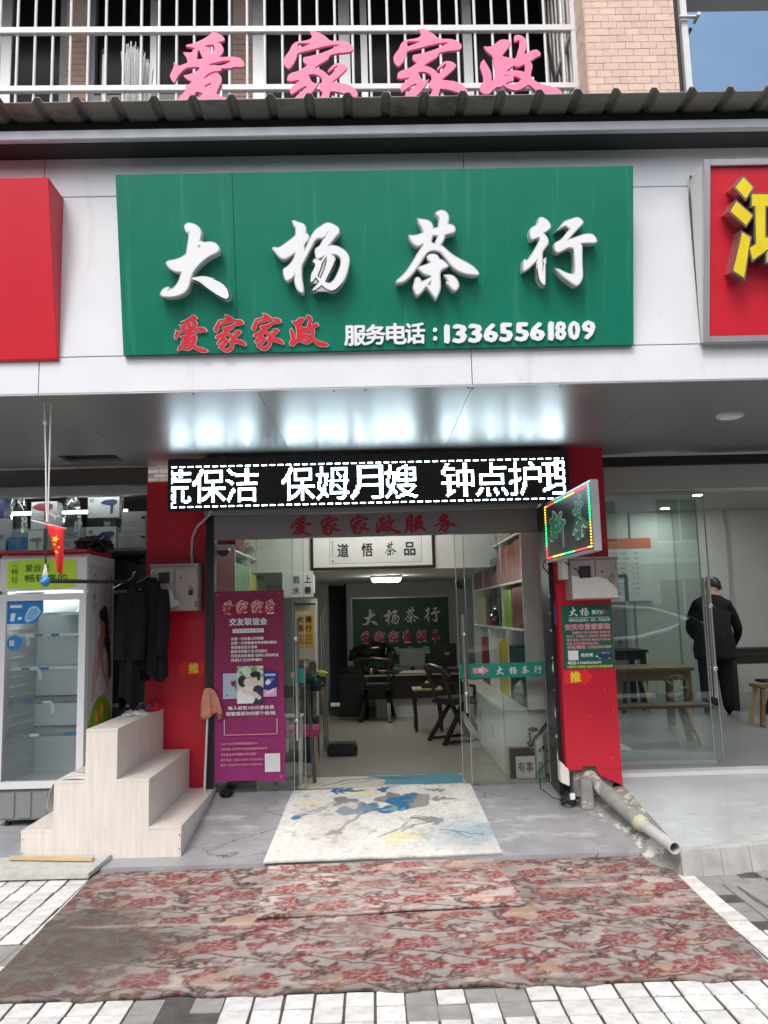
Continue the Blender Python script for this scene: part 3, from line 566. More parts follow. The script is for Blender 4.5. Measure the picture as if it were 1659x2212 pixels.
# fascia: 1.22 m panels in three courses with open joints
fb = BX(-4.2, 4.2, 4.4125, 4.55, 2.93, 4.42).build('fascia', 'soffit_gap', bld)
for x0, x1 in [(-4.2, -1.857), (-1.853, .587), (.591, 3.03), (3.034, 4.2)]:
    BX(x0, x1, 4.39, 4.412, 2.90, 3.108).build('fascia_panel', 'white_panel', fb, bevel=.002)
for x0, x1 in [(-4.2, -1.857), (-1.853, .587), (.591, 3.03), (3.034, 4.2)]:
    BX(x0, x1, 4.39, 4.412, 3.112, 4.068).build('fascia_panel', 'white_panel', fb, bevel=.002)
    BX(x0, x1, 4.39, 4.412, 4.072, 4.33).build('fascia_panel', 'white_panel', fb, bevel=.002)
sf = BX(-4.2, 4.2, 4.55, 6.6, 2.93, 2.99).build('soffit', 'soffit_gap', bld)
xs = [-4.2, -3.07, -1.85, -.63, .59, 1.77, 2.92, 4.2]
for a, b in zip(xs, xs[1:]):
    if a == -3.07:      # the panel with a square hatch left open
        q = MB(); h0, h1, g0, g1 = -2.42, -1.98, 6.10, 6.36
        q.box(a+.0015, b-.0015, 4.414, g0, 2.90, 2.925); q.box(a+.0015, b-.0015, g1, 6.58, 2.90, 2.925); q.box(a+.0015, h0, g0, g1, 2.90, 2.925); q.box(h1, b-.0015, g0, g1, 2.90, 2.925)
        q.build('soffit_panel', 'soffit_panel', sf)
    else: BX(a+.0015, b-.0015, 4.414, 6.58, 2.90, 2.925).build('soffit_panel', 'soffit_panel', sf)
BX(-4.2, 4.2, 4.393, 4.413, 2.893, 2.899).build('edge_trim', 'alu', bld)
for x, y in [(.57, 4.45), (.60, 4.46), (-.20, 4.45), (-.02, 4.45), (-1.0, 4.45), (1.1, 4.45)]: MB().cyl((x, y, 2.893), (x, y, 2.9), .004, n=8).build('rivet', 'dark_frame', sf)
# eave: gutter box and ribbed sheet seen from below
gb = BX(-4.2, 4.2, 4.195, 4.235, 4.306, 4.362).build('gutter', 'gutter', bld, bevel=.004); BX(-4.2, 4.2, 4.236, 4.389, 4.304, 4.43).build('gutter_back', 'gutter_shade', bld)  # back and underside coloured near black for the shade under the sheet
prof = []; x = -4.2
while x < 4.2: prof += [(x, 0), (x+.075, 0), (x+.092, .030), (x+.118, .030), (x+.135, 0)]; x += .2115
es = MB(); n = len(prof)
es._a([(x, 4.06, 4.436+z) for x, z in prof]+[(x, 4.98, 4.45+z) for x, z in prof]+[(x, 4.06, 4.440+z) for x, z in prof]+[(x, 4.98, 4.454+z) for x, z in prof],
      [(i, i+1, n+i+1, n+i) for i in range(n-1)]+[(2*n+i, 3*n+i, 3*n+i+1, 2*n+i+1) for i in range(n-1)]+[(i, 2*n+i, 2*n+i+1, i+1) for i in range(n-1)])
es.build('eave_sheet', 'eave_sheet', bld)
BX(-4.2, 4.2, 4.40, 4.99, 4.43, 4.436).build('eave_deck', 'eave_sheet', bld)
# upper floor: brick wall on the right, piers and sill wall behind the grille
BZ = 4.46
def bricks(parent, x0, x1, z0, z1, yf, dx=.0985, dz=.0475, g=.0035, side=None, m='brick', proto=[None]):
    r = 0; z = z0
    while z < z1-.01:
        x = x0-(dx/2 if r % 2 else 0)
        while x < x1-.004:
            a, b = max(x, x0), min(x+dx, x1)
            if b-a > .012:
                zz = min(z+dz, z1)
                if side is None: BX(a+g/2, b-g/2, yf-RN.uniform(.0045, .0065), yf+.002, z+g/2, zz-g/2).build('brick', m, parent)
                else: BX(side-RN.uniform(.0045, .0065), side+.002, a+g/2, b-g/2, z+g/2, zz-g/2).build('brick', m, parent)
            x += dx
        z += dz; r += 1
XB0 = at(1270, 150, 4.62).x; XB1 = at(1465, 150, 4.62).x
bw = BX(XB0, XB1, 4.62, 5.62, BZ, 7.5).build('brick_wall', 'mortar', bld)
bricks(bw, XB0, XB1, BZ+.14, 5.62, 4.62)
bricks(bw, 4.62, 4.84, BZ+.14, 5.62, 0, side=XB0)
YW = 5.62
BX(-4.2, XB0-.001, 4.86, YW+.3, 6.56, 6.70).build('balcony_ceiling', 'wall_grey', bld)
rw = BX(-4.2, XB0, YW+.02, YW+.12, 6.71, 7.5).build('upper_wall', 'mortar', bld)
pr1 = (at(142, 120, YW).x, at(190, 120, YW).x); pr2 = (at(504, 120, YW).x, at(545, 120, YW).x)
for a, b in (pr1, pr2):
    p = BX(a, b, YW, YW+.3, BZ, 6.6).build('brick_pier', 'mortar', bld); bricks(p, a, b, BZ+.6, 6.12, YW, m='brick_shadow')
zs = at(700, 206, YW).z
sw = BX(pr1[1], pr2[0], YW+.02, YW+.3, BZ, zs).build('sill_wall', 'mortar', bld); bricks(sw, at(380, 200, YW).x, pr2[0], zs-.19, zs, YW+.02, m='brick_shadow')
# windows behind the grille
def window(x0, x1, z0, z1, yf, muls, label_m='window_dark', low=None):
    w_ = BX(x0, x1, yf+.06, yf+.075, z0, z1).build('window', label_m, bld)
    f = MB(); fr = .045
    f.box(x0, x1, yf, yf+.06, z0, z0+fr); f.box(x0, x1, yf, yf+.06, z1-fr, z1)
    f.box(x0, x0+fr, yf+.001, yf+.059, z0+fr, z1-fr); f.box(x1-fr, x1, yf+.001, yf+.059, z0+fr, z1-fr); f.build('window_frame', 'frame_grey', w_)
    for mx, ww in muls: BX(mx-ww/2, mx+ww/2, yf-.004, yf+.058, z0+fr, z1-fr).build('mullion', 'alu', w_, bevel=.003)
    if low: BX(x0+fr, x1-fr, yf+.052, yf+.059, z0+fr, low).build('lower_pane', 'pane_blue', w_)
    return w_
window(-4.2, pr1[0], BZ, 6.55, YW, [(at(14, 100, YW).x, .08), (at(-120, 100, YW).x, .07)])
window(pr1[1], pr2[0], zs, 6.55, YW+.02, [(at(330, 100, YW).x, .05)])
window(pr2[1], XB0+.3, BZ, 6.55, YW, [(at(560, 100, YW).x, .10), (at(744, 100, YW).x, .085), (at(786, 100, YW).x, .05), (at(1010, 100, YW).x, .07)], low=at(700, 206, YW).z)
# window beside the brick wall, its lower pane mirroring the sky
XW = at(1478, 150, 4.70).x; zt = at(1560, 20, 4.70).z
wr = BX(XW, 4.2, 5.3, 5.32, BZ, 7.5).build('window', 'wall_dark', bld)
BX(XW-.012, XW+.030, 4.66, 4.74, BZ, 6.6).build('window_frame', 'white_paint', wr, bevel=.003)
BX(XB1, XW-.013, 4.70, 5.3, BZ, 7.5).build('window_reveal', 'dark_frame', wr)
BX(XW+.034, 3.4, 4.72, 4.726, BZ, zt).build('lower_pane', 'pane_blue', wr)
a = at(1467, 36, 4.64); b_ = at(1506, 36, 4.64); MB().bar(a, b_, .022, .012).build('window_stay', 'white_paint', wr); MB().cyl(b_+Vector((0, -.03, 0)), b_+Vector((0, .05, 0)), .012).build('stay_knob', 'white_paint', wr)
# pillars beside the doorway
YP = 6.27
YL_ = 6.76; pl = MB(); pl.box(-1.909, -1.395, YL_, 6.975, .2, 2.79)
lp = pl.build('pillar', 'red_paint', bld, bevel=.003)
BX(-1.909, -1.40, YL_+.02, 6.975, 2.791, 2.93).build('pillar_head', 'mortar', bld)
for r in range(3):
    for c in range(5):
        xx = -1.905+c*.1+(.05 if r % 2 else 0)
        if xx+.09 < -1.40: BX(xx, xx+.094, YL_+.010, YL_+.021, 2.793+r*.036, 2.826+r*.036).build('glazed_brick', 'cabinet_white', bld, bevel=.0015)
rp = MB(); rp.prism([(1.44, YP, .40), (1.56, YP, .405), (1.565, YP, .43), (1.66, YP, .43), (1.67, YP, .405), (1.69, YP, .36), (1.86, YP, .28), (1.86, YP, 2.90), (1.44, YP, 2.90)], (0, .44, 0))
rp.build('pillar', 'red_paint', bld)
BX(1.50, 1.80, YP+.05, 6.7, .1, .45).build('pillar_core', 'mortar_grey', bld)
for k in range(14):
    x_ = RN.uniform(1.47, 1.84); z_ = RN.uniform(.45, 1.1); s_ = RN.uniform(.002, .007); MB().prism([(x_, YP-.0006, z_), (x_+s_*1.6, YP-.0006, z_+s_*.3), (x_+s_, YP-.0006, z_+s_)], (0, -.0005, 0)).build('paint_fleck', 'foam_white', bld)
    x_ = RN.uniform(-1.88, -1.42); z_ = RN.uniform(.5, 2.6); MB().prism([(x_, YL_-.0006, z_), (x_+s_*1.6, YL_-.0006, z_+s_*.3), (x_+s_, YL_-.0006, z_+s_)], (0, -.0005, 0)).build('paint_fleck', 'foam_white', bld)
BX(1.70, 1.858, YP-.0008, YP+.001, .40, .402).build('panel_joint', 'box_dark', bld); BX(-1.908, -1.396, YL_-.0008, YL_+.001, 1.52, 1.5225).build('panel_joint', 'box_crimson', bld)
# shop-front header and jambs
DY = 6.70
hd = BX(-1.40, 1.40, DY-.02, DY+.06, 2.275, 2.47).build('door_header', 'header_panel', bld, bevel=.004)
BX(-1.40, 1.40, DY-.06, DY+.05, 2.475, 2.52).build('header_rail', 'alu', bld, bevel=.003)
BX(-1.40, 1.44, DY-.05, DY+.1, 2.522, 2.90).build('transom', 'dark_frame', bld)
BX(-1.394, -1.325, DY-.03, DY+.12, .2, 2.474).build('door_jamb', 'dark_frame', bld); BX(1.402, 1.438, DY-.32, DY+.05, .2, 2.474).build('door_jamb', 'dark_frame', bld)
for k in range(11):
    z = .3+k*.16+RN.uniform(-.06, .06); h_ = RN.uniform(.015, .10); MB().prism([(1.4018, DY-.325, z), (1.4018-RN.uniform(.004, .012), DY-.323, z+h_*.4), (1.4018, DY-.325, z+h_)], (0, .012, 0)).build('paint_flake', 'foam_white', bld)
BX(1.88, 4.4, 6.62, 6.80, 2.60, 2.80).build('side_shop_header', 'wall_grey', bld); BX(1.88, 4.4, 6.585, 6.80, 2.802, 2.88).build('dark_gap', 'wood_dark', bld)
BX(-4.4, -1.910, 6.80, 7.0, 2.78, 2.93).build('dark_gap', 'wood_dark', bld); BX(-4.4, -1.910, 6.86, 6.95, 2.70, 2.778).build('window_rail', 'alu', bld)
# ------------------------------------------------------------------ security grille over the balcony
YG = 4.84
gx1 = at(1245, 100, YG).x; tilt = lambda x: -.0105*x
gr = thing('balcony_grille', 'white painted steel security grille of thin upright bars closing the balcony', 'grille', (0, YG, BZ))
zA, zB = at(829, 65, YG).z, at(829, 190, YG).z
for zc, hh in ((zA, .046), (zB, .042), (6.3, .046)):
    MB().hexa([(-3.9, YG-.022, zc-hh/2+tilt(-3.9)), (gx1, YG-.022, zc-hh/2+tilt(gx1)), (gx1, YG+.012, zc-hh/2+tilt(gx1)), (-3.9, YG+.012, zc-hh/2+tilt(-3.9)), (-3.9, YG-.022, zc+hh/2+tilt(-3.9)), (gx1, YG-.022, zc+hh/2+tilt(gx1)), (gx1, YG+.012, zc+hh/2+tilt(gx1)), (-3.9, YG+.012, zc+hh/2+tilt(-3.9))]).build('rail', 'white_paint', gr, bevel=.004)
xb = at(39, 50, YG).x; sp = at(39+38.1*10, 50, YG).x-xb; sp /= 10; x = xb-sp*14
while x < gx1-.03: MB().cyl((x, YG+.001, 4.50), (x, YG+.001, 6.5), .0095, n=10).build('bar', 'white_paint', gr, smooth=True); x += sp
BX(gx1-.035, gx1, YG-.02, YG+.02, 4.5, 6.5).build('corner_post', 'white_paint', gr, bevel=.004)
for k in range(7):
    y = YG+.10+k*.10; MB().cyl((gx1-.015, y, 4.50), (gx1-.015, y, 6.5), .008, n=8).build('bar', 'white_paint', gr, smooth=True)
for zc in (zA, zB): BX(gx1-.03, gx1-.008, YG+.022, YW-.01, zc-.02+tilt(gx1), zc+.02+tilt(gx1)).build('rail', 'white_paint', gr)
MB().bar((gx1-.06, YG+.05, 4.5), (gx1-.06, YW-.02, 6.4), .02).build('brace', 'dark_frame', gr)
# white rods standing on the balcony
rods = thing('rod_bundle', 'fanned bundle of thin white rods standing behind the balcony grille', 'rods', at(295, 215, 5.15))
bz = 4.46
for k in range(46):
    f = k/45; px = 262+70*f; top = 88+62*abs(f-.33)**1.15*1.4+RN.uniform(-6, 14); b0 = at(283+24*f, 235, 5.15+RN.uniform(-.05, .05)); t0 = at(px, top, 5.15+RN.uniform(-.08, .08)); b0.z = bz
    MB().cyl(b0, t0, .0035, .0028, n=5).build('rod', 'white_paint', rods)
BX(at(284, 235, 5.1).x, at(308, 235, 5.1).x, 5.08, 5.2, bz-.02, bz+.30).build('rod_holder', 'white_paint', rods)
po = thing('tool_pole', 'grey pole leaning beside the rod bundle on the balcony', 'pole', at(224, 230, 5.2)); a, b = at(223, 234, 5.2), at(226, 120, 5.3)
MB().cyl(a, b, .016, n=10).build('shaft', 'alu', po); MB().cyl(b, b+(b-a)*.1, .02, n=10).build('grip', 'black', po)

# ------------------------------------------------------------------ big pink characters on the eave
PK = [('爱', 370, 531, 76, 'pink cutout character with two strokes crossing at its foot, standing on the ribbed eave'), ('家', 613, 770, 73, 'pink cutout character with a swept roof stroke, next to the crossed-foot one on the eave'),
      ('家', 848, 1003, 69, 'pink cutout character with a swept roof stroke, beside the slanted two-part one'), ('政', 1030, 1206, 82, 'pink cutout character made of two slanted halves, at the end of the eave row')]
for ch, x0, x1, yt, lb in PK:
    a, b = at(x0, yt, 4.37), at(x1, yt, 4.37); top = a.z; wv = b.x-a.x; hv = wv*GSZ[ch][1]/GSZ[ch][0]*(.90 if ch != '政' else .99); z0 = top-hv
    th = thing('roof_character', lb, 'character', (a.x+wv/2, 4.37, 4.45), 'pink characters along the eave')
    put(glyph_geo(ch, .004, .06), 'character_plate', 'letter_pink', th, (a.x, 4.37, z0), wv, hv, depth=.018)
    for q in (.34, .66): BX(a.x+wv*q-.008, a.x+wv*q+.008, 4.372, 4.39, 4.44, z0+hv*.35).build('stand', 'alu', th)

# ------------------------------------------------------------------ green signboard
sg = thing('green_signboard', 'long tilted green signboard with four raised white brush characters and a phone number', 'signboard', (0.06, 4.39, 3.06))
X0, X1 = -1.372, 1.509; HS = (SG_B-SG_A).length
def SP(x, v, off=0): return Vector((x, 0, 0))+Vector((0, SG_A.y, SG_A.z))+SG_V*v+SG_N*off
a0, a1 = SP(X0, 0), SP(X0, HS)
wd = MB(); pts = [Vector((X0, 4.389, 3.106)), SP(X0, 0), SP(X0, HS), Vector((X0, 4.389, 4.085))]; wd.prism(pts, (X1-X0, 0, 0)); wd.build('sign_case', 'sign_green_edge', sg)
XJ = on_sign(506, 500)[0]
for xa, xbb in ((X0+.001, XJ-.0015), (XJ+.0015, X1-.001)):
    MB().hexa([SP(xa, .001, .001), SP(xbb, .001, .001), SP(xbb, .001, .006), SP(xa, .001, .006), SP(xa, HS-.001, .001), SP(xbb, HS-.001, .001), SP(xbb, HS-.001, .006), SP(xa, HS-.001, .006)]).build('face_panel', 'sign_green', sg)
for ch in '大杨茶行':
    lo, hi = GORG[ch]; w_, h_ = (hi-lo)
    body = put(glyph_geo(ch, .015, .06), 'raised_character', 'letter_trim', sg, SP(lo[0], lo[1], .006), None, h_, V=SG_V, N=SG_N, off=0, depth=.066, ref=glyph_geo(ch, 0)[0])
    put(glyph_geo(ch, 0, .01), 'character_face', 'letter_white', body, SP(lo[0], lo[1], .072), None, h_, V=SG_V, N=SG_N, off=0, depth=.004)
def sgl(ch, x0, x1, y0, y1):
    a = on_sign(x0, y1, .006); b = on_sign(x1, y0, .006)
    body = put(glyph_geo(ch, .012, .03), 'raised_character', 'foam_white', sg, SP(a[0], a[1], .006), b[0]-a[0], b[1]-a[1], V=SG_V, N=SG_N, off=0, depth=.012, ref=glyph_geo(ch, 0)[0])
    put(glyph_geo(ch, .004, .0), 'character_face', 'letter_red', body, SP(a[0], a[1], .0195), b[0]-a[0], b[1]-a[1], V=SG_V, N=SG_N, off=0)
sgl('爱', 379, 447, 681, 763); sgl('家', 465, 530, 680, 762); sgl('家', 546, 611, 677, 758); sgl('政', 626, 708, 681, 751)
def sgt(ch, x0, x1, y0, y1, bold=.035):
    a = on_sign(x0, y1, .006); b = on_sign(x1, y0, .006)
    put(text_geo(ch, bold, .05), 'raised_character', 'letter_white', sg, SP(a[0]+(.014 if ch == '1' else 0), a[1], .006), None if ch == '1' else b[0]-a[0], b[1]-a[1], V=SG_V, N=SG_N, off=0, depth=.014)
for ch, x0, x1, y0, y1 in [('服', 744, 791, 703, 748), ('务', 789, 833, 701, 746), ('电', 834, 878, 698, 745), ('话', 875, 918, 697, 744), (':', 935, 944, 708, 737)]: sgt(ch, x0, x1, y0, y1, .03 if ch != ':' else .05)
xx = [953, 983, 1013, 1045, 1078, 1111, 1147, 1180, 1196, 1226, 1256, 1286]
for k, ch in enumerate('13365561809'):
    x0, x1 = [(954, 976), (977, 1008), (1011, 1041), (1044, 1075), (1078, 1107), (1112, 1142), (1144, 1176), (1178, 1196), (1198, 1222), (1226, 1252), (1256, 1285)][k]
    yb = 743-.028*(x0-953); sgt(ch, x0, x1, yb-42, yb, .07 if ch == '1' else .05)

# ------------------------------------------------------------------ neighbouring red signboards
rs = thing('red_signboard', 'plain red signboard with a deep tapering side on the fascia', 'signboard', (-2.6, 4.39, 3.05))
xr = -1.742; MB().prism([(xr, 4.389, 3.085), SP(xr, -.01), SP(xr, HS-.005), (xr, 4.389, 4.065)], (-2.4, 0, 0)).build('sign_case', 'sign_red', rs, bevel=.003)
ys = thing('red_framed_signboard', 'red signboard with silver frame and boxy yellow characters', 'signboard', (2.9, 4.39, 3.07))
xl = 1.897; MB().prism([(xl+.004, 4.389, 3.106), SP(xl+.004, .012), SP(xl+.004, HS+.01), (xl+.004, 4.389, 4.085)], (2.3, 0, 0)).build('sign_case', 'wall_white', ys)
def fr_piece(p): MB().hexa(p).build('frame_bar', 'alu', ys, bevel=.003)
fw = .036
fr_piece([SP(xl, 0, .0), SP(xl+fw, 0, 0), SP(xl+fw, 0, .03), SP(xl, 0, .03), SP(xl, HS+.02, 0), SP(xl+fw, HS+.02, 0), SP(xl+fw, HS+.02, .03), SP(xl, HS+.02, .03)])
for v0, v1 in ((0, fw), (HS+.02-fw, HS+.02)): fr_piece([SP(xl+fw, v0, 0), SP(xl+2.3, v0, 0), SP(xl+2.3, v0, .029), SP(xl+fw, v0, .029), SP(xl+fw, v1, 0), SP(xl+2.3, v1, 0), SP(xl+2.3, v1, .029), SP(xl+fw, v1, .029)])
MB().hexa([SP(xl+fw, fw, .001), SP(xl+2.3, fw, .001), SP(xl+2.3, fw, .012), SP(xl+fw, fw, .012), SP(xl+fw, HS+.02-fw, .001), SP(xl+2.3, HS+.02-fw, .001), SP(xl+2.3, HS+.02-fw, .012), SP(xl+fw, HS+.02-fw, .012)]).build('face_panel', 'sign_red', ys)
for pp in ([595,210,705,325,620,460,500,325], [510,495,700,660,625,775,440,610], [580,860,675,920,600,1395,475,1315], [695,410,1010,410,1010,545,850,545,850,930,990,880,1000,1000,880,1060,705,1185,665,1045,745,1000,735,545,695,545], [870,1090,1010,1010,1010,1210,870,1210],
           [1090,380,1290,380,1290,900,1500,900,1470,1380,1380,1420,1380,1020,1090,1020], [1080,1120,1340,1120,1340,1220,1080,1220]):
    C = [on_sign((1560+pp[k]/5.268)*.96, (360+pp[k+1]/5.268)*.96, .1) for k in range(0, len(pp), 2)]
    A = np.array(C); cen = A.mean(0)
    cc = orient([C])[0]; big = []
    for k in range(len(cc)):                         # outward offset for the metal rim
        a, b, c = Vector(cc[k-1]), Vector(cc[k]), Vector(cc[(k+1) % len(cc)]); n1 = Vector(((b-a).y, -(b-a).x)).normalized(); n2 = Vector(((c-b).y, -(c-b).x)).normalized(); nn = (n1+n2).normalized(); big.append(b+nn*.0095/max(.4, nn.dot(n1)))
    body = MB().prism([SP(q.x, q.y, .012) for q in big], SG_N*.088).build('raised_stroke', 'chrome_trim', ys)
    MB().prism([SP(q[0], q[1], .1) for q in cc], SG_N*.003).build('stroke_face', 'letter_yellow', body)
cb = MB().tube([at(1492, 380, 4.37), at(1490, 430, 4.36), at(1497, 520, 4.37), at(1507, 640, 4.375), at(1516, 742, 4.375)], .006, 6)
tag(cb.build('sign_cable', 'black', smooth=True), 'black cable running down the pale side of the silver-framed red sign', 'cable')
ww = MB().tube([at(525, 347, 4.385), at(548, 353, 4.375), at(570, 355, 4.37), at(598, 351, 4.375), at(612, 346, 4.385)], .0022, 5)
tag(ww.build('loose_wire', 'scroll_cream', smooth=True), 'thin pale wire sagging above the green sign', 'wire')

# ------------------------------------------------------------------ scrolling LED display over the door
LY = 6.15; LT, LB_, LX0, LX1 = 2.866, 2.462, -1.58, 1.555
ld = thing('led_display', 'wide black scrolling display with bright white dot-matrix characters above the doorway', 'display', (0, LY+.05, LB_))
BX(LX0, LX1, LY, YP-.001, LB_, LT).build('housing', 'led_black', ld, bevel=.008)
for x_ in (-1.2, -.4, .4): BX(x_, x_+.05, LY+.03, LY+.09, LT-.002, 2.905).build('hanger', 'dark_frame', ld)
BX(LX0+.028, LX1-.030, LY-.0025, LY+.001, LB_+.028, LT-.026).build('dot_face', 'black', ld)
PT = .0106; DX0, DX1 = LX0+.036, LX1-.04; zc0 = 2.512; rowsN = 25
chars = [('荒', -1.652), ('保', -1.385), ('洁', -1.128), ('保', -.692), ('姆', -.425), ('月', -.158), ('嫂', .109), ('钟', .552), ('点', .817), ('护', 1.080), ('理', 1.343)]
cell = .258; lit = MB(); ds = PT*.40
for ch, cx in chars:
    V_, F_ = text_geo(ch, 0); lo, hi = V_.min(0), V_.max(0); bv = BVHTree.FromPolygons([Vector(q) for q in V_], F_)
    for r in range(24):
        for c in range(24):
            x = cx+(c+.5)*PT; z = zc0+(r+.5)*PT*1.045
            if x < DX0 or x > DX1: continue
            u, v = lo[0]+(hi[0]-lo[0])*(c+.5)/24, lo[1]+(hi[1]-lo[1])*(r+.5)/24
            if any(bv.ray_cast(Vector((u+du, v+dv, 1)), Vector((0, 0, -1)))[0] is not None for du, dv in ((-.008, 0), (.008, 0), (0, .003), (0, -.003))): lit._a([(x-ds, LY-.004, z-ds), (x+ds, LY-.004, z-ds), (x+ds, LY-.004, z+ds), (x-ds, LY-.004, z+ds)], [(0, 1, 2, 3)])
k = 0; x = DX0
while x < DX1:
    if k % 6 < 4:
        for z in (zc0-.030, zc0+.285): lit._a([(x-ds, LY-.004, z-ds), (x+ds, LY-.004, z-ds), (x+ds, LY-.004, z+ds), (x-ds, LY-.004, z+ds)], [(0, 1, 2, 3)])
    k += 1; x += PT
for k in range(30):
    if k % 6 < 4:
        for x in (DX0, DX1): z = zc0-.03+k*PT; lit._a([(x-ds, LY-.004, z-ds), (x+ds, LY-.004, z-ds), (x+ds, LY-.004, z+ds), (x-ds, LY-.004, z+ds)], [(0, 1, 2, 3)])
stuff(lit.build('lit_dot', 'led_white', ld))
cp = MB().tube([at(456, 1100, 6.24), at(452, 1112, 6.5), at(424, 1140, 6.735), at(415, 1165, 6.745), at(414, 1195, 6.745), at(417, 1225, 6.7)], .010, 8)
tag(cp.build('cable_conduit', 'pvc', smooth=True), 'white cable conduit curving down the red pillar from the scrolling display', 'conduit')

# ------------------------------------------------------------------ projecting light box with coloured LED border
y0, y1 = 5.03, 6.20; zb0, zb1 = 1.985, 2.445
pj = thing('light_box', 'projecting black light box with two green brush characters and a coloured LED border', 'light box', (LBX+.03, 5.6, zb0))
BX(LBX, LBX+.052, y0, y1, zb0, zb1).build('housing', 'alu', pj, bevel=.004)
BX(LBX-.003, LBX+.001, y0+.016, y1-.016, zb0+.016, zb1-.016).build('black_face', 'led_black', pj)
UB, NB = Vector((0, -1, 0)), Vector((-1, 0, 0))
for ch, yy, ww_, zz, hh in (('新', 6.12, .50, zb0+.085, .28), ('茶', 5.50, .43, zb0+.09, .30)):
    ref = glyph_geo(ch, 0)[0]
    put(glyph_geo(ch, .018), 'character_outline', 'ink_white', pj, (LBX, yy, zz), ww_, hh, U=UB, N=NB, off=.005, ref=ref)
    put(glyph_geo(ch, -.004), 'character', 'char_green', pj, (LBX, yy, zz), ww_, hh, U=UB, N=NB, off=.0065, ref=ref)
seq = {'led_green': MB(), 'led_red': MB(), 'led_amber': MB()}
def dot(m, y, z, r=.0052): seq[m].cyl((LBX-.002, y, z), (LBX-.009, y, z), r, r*.6, n=7)
m0 = .032; nv, nh = 20, 50
for i in range(nv+1):
    z = zb0+m0+(zb1-zb0-2*m0)*i/nv
    dot('led_red' if i < 5 else 'led_green' if i < 14 else 'led_amber', y1-m0, z, .0062); dot('led_amber' if i < 9 else 'led_green', y0+m0, z, .0066 if i < 9 else .0085)
for i in range(1, nh):
    y = y1-m0-(y1-y0-2*m0)*i/nh; f = i/nh
    dot('led_amber' if f < .05 else 'led_red' if f < .28 else 'led_green' if f < .5 else 'led_amber' if f < .72 else 'led_red', y, zb1-m0)
    dot('led_red' if f < .16 else 'led_amber' if f < .42 else 'led_green' if f < .65 else 'led_red' if f < .93 else 'led_amber', y, zb0+m0)
for m_, q in seq.items(): stuff(q.build('border_dot', m_, pj))
pj.rotation_euler.z = math.radians(2.3)
BX(LBX+.01, LBX+.045, y1+.0005, YP+.002, zb0+.1, zb0+.16).build('bracket', 'alu', pj); BX(LBX+.01, LBX+.045, y1+.0005, YP+.002, zb1-.16, zb1-.1).build('bracket', 'alu', pj)
MB().tube([(LBX-.02, 6.19, zb0+.02), (LBX-.03, 6.22, zb0-.03), (LBX+.02, 6.24, zb0-.09), (LBX+.10, 6.25, zb0-.17)], .005, 6).build('power_lead', 'black', pj, smooth=True)

# ------------------------------------------------------------------ header lettering
for k, ch in enumerate('爱家家政服务'):
    cx = [(628, 673), (692, 734), (755, 798), (811, 867), (914, 958), (976, 1029)][k]
    cx = (cx[0], cx[1]) if k < 4 else ((875, 919) if k == 4 else (935, 988))
    a, b = at(cx[0], 1158-.026*(cx[0]-628), DY-.021), at(cx[1], 1118-.026*(cx[0]-628), DY-.021)
    h_ = .168 if ch in '爱家' else .158
    put(glyph_geo(ch, .006, .03), 'red_character', 'letter_red_shaded', hd, (a.x, DY-.021, 2.288), b.x-a.x, h_, depth=.006, off=0)  # sign red darkened in its colour for the shade under the soffit

# ------------------------------------------------------------------ soffit lamp, clothes line with flag
lc = atz(1577, 897, 2.90); dl = thing('downlight', 'round white unlit downlight set in the soffit', 'lamp', (lc.x, lc.y, 2.89))
MB().lathe((lc.x, lc.y, 2.882), [(.0, 0), (.066, 0), (.086, .004), (.09, .018)], 28).build('rim', 'white_paint', dl, smooth=True); MB().lathe((lc.x, lc.y, 2.8795), [(0, 0), (.064, 0), (.064, .003)], 24).build('diffuser', 'letter_white', dl)
RX, RY = -1.885, 4.57
rope = thing('suspension_rope', 'pair of long white cords tied to the soffit beside the fridge', 'cord', (RX, RY, 1.85))
pA, pB = atz(95, 868, 2.90), atz(110, 868, 2.90)
e0 = at(98, 1246, RY)
MB().tube([pA, at(97, 915, RY), at(99, 1000, RY), at(100, 1100, RY), at(101, 1130, RY)], .0046, 6).build('cord', 'rope_white', rope, smooth=True)
MB().tube([pB, at(108, 950, RY), at(105, 1060, RY), at(104, 1108, RY), at(103, 1128, RY)], .0046, 6).build('cord', 'rope_white', rope, smooth=True)
MB().tube([at(104, 1108, RY), at(112, 1112, RY), at(120, 1117, RY), at(127, 1114, RY)], .003, 6).build('loose_end', 'rope_white', rope, smooth=True); MB().blob(at(97, 914, RY), .012, .012, .016, 8, 6).build('knot', 'rope_white', rope)
MB().tube([at(101, 1128, RY), at(100, 1180, RY), at(98, 1218, RY)], .0052, 6).build('black_cord', 'black', rope, smooth=True)
kn = MB(); kn.tube([at(98, 1218, RY), at(94, 1240, RY), at(91, 1252, RY)], .004, 6); kn.tube([at(98, 1218, RY), at(101, 1238, RY), at(103, 1250, RY)], .004, 6); kn.tube([at(98, 1218, RY), at(97, 1240, RY), at(97, 1254, RY)], .004, 6); kn.build('white_loop', 'rope_white', rope)
rail_a = at(98, 1255, RY); rail_b = at(283, 1257, 6.48)
hr = thing('hanging_rail', 'black rod hung level on the white cords, coats on its far end', 'rail', rail_a)
MB().cyl(rail_a, rail_b, .013, n=12).build('rod', 'black', hr, smooth=True); MB().blob(rail_a, .028, .028, .032, 10, 7, .12).build('taped_end', 'ink_blue', hr, smooth=True)
fl = thing('small_flag', 'small red flag with five yellow stars drooping from a stick on the cords', 'flag', at(118, 1240, RY))
sa, sb = at(67, 1124, RY-.006), at(141, 1142, RY-.006); MB().cyl(sa, sb, .0045, n=8).build('stick', 'rope_white', fl); MB().blob(sb, .009, .009, .009, 8, 6).build('stick_tip', 'brass', fl)
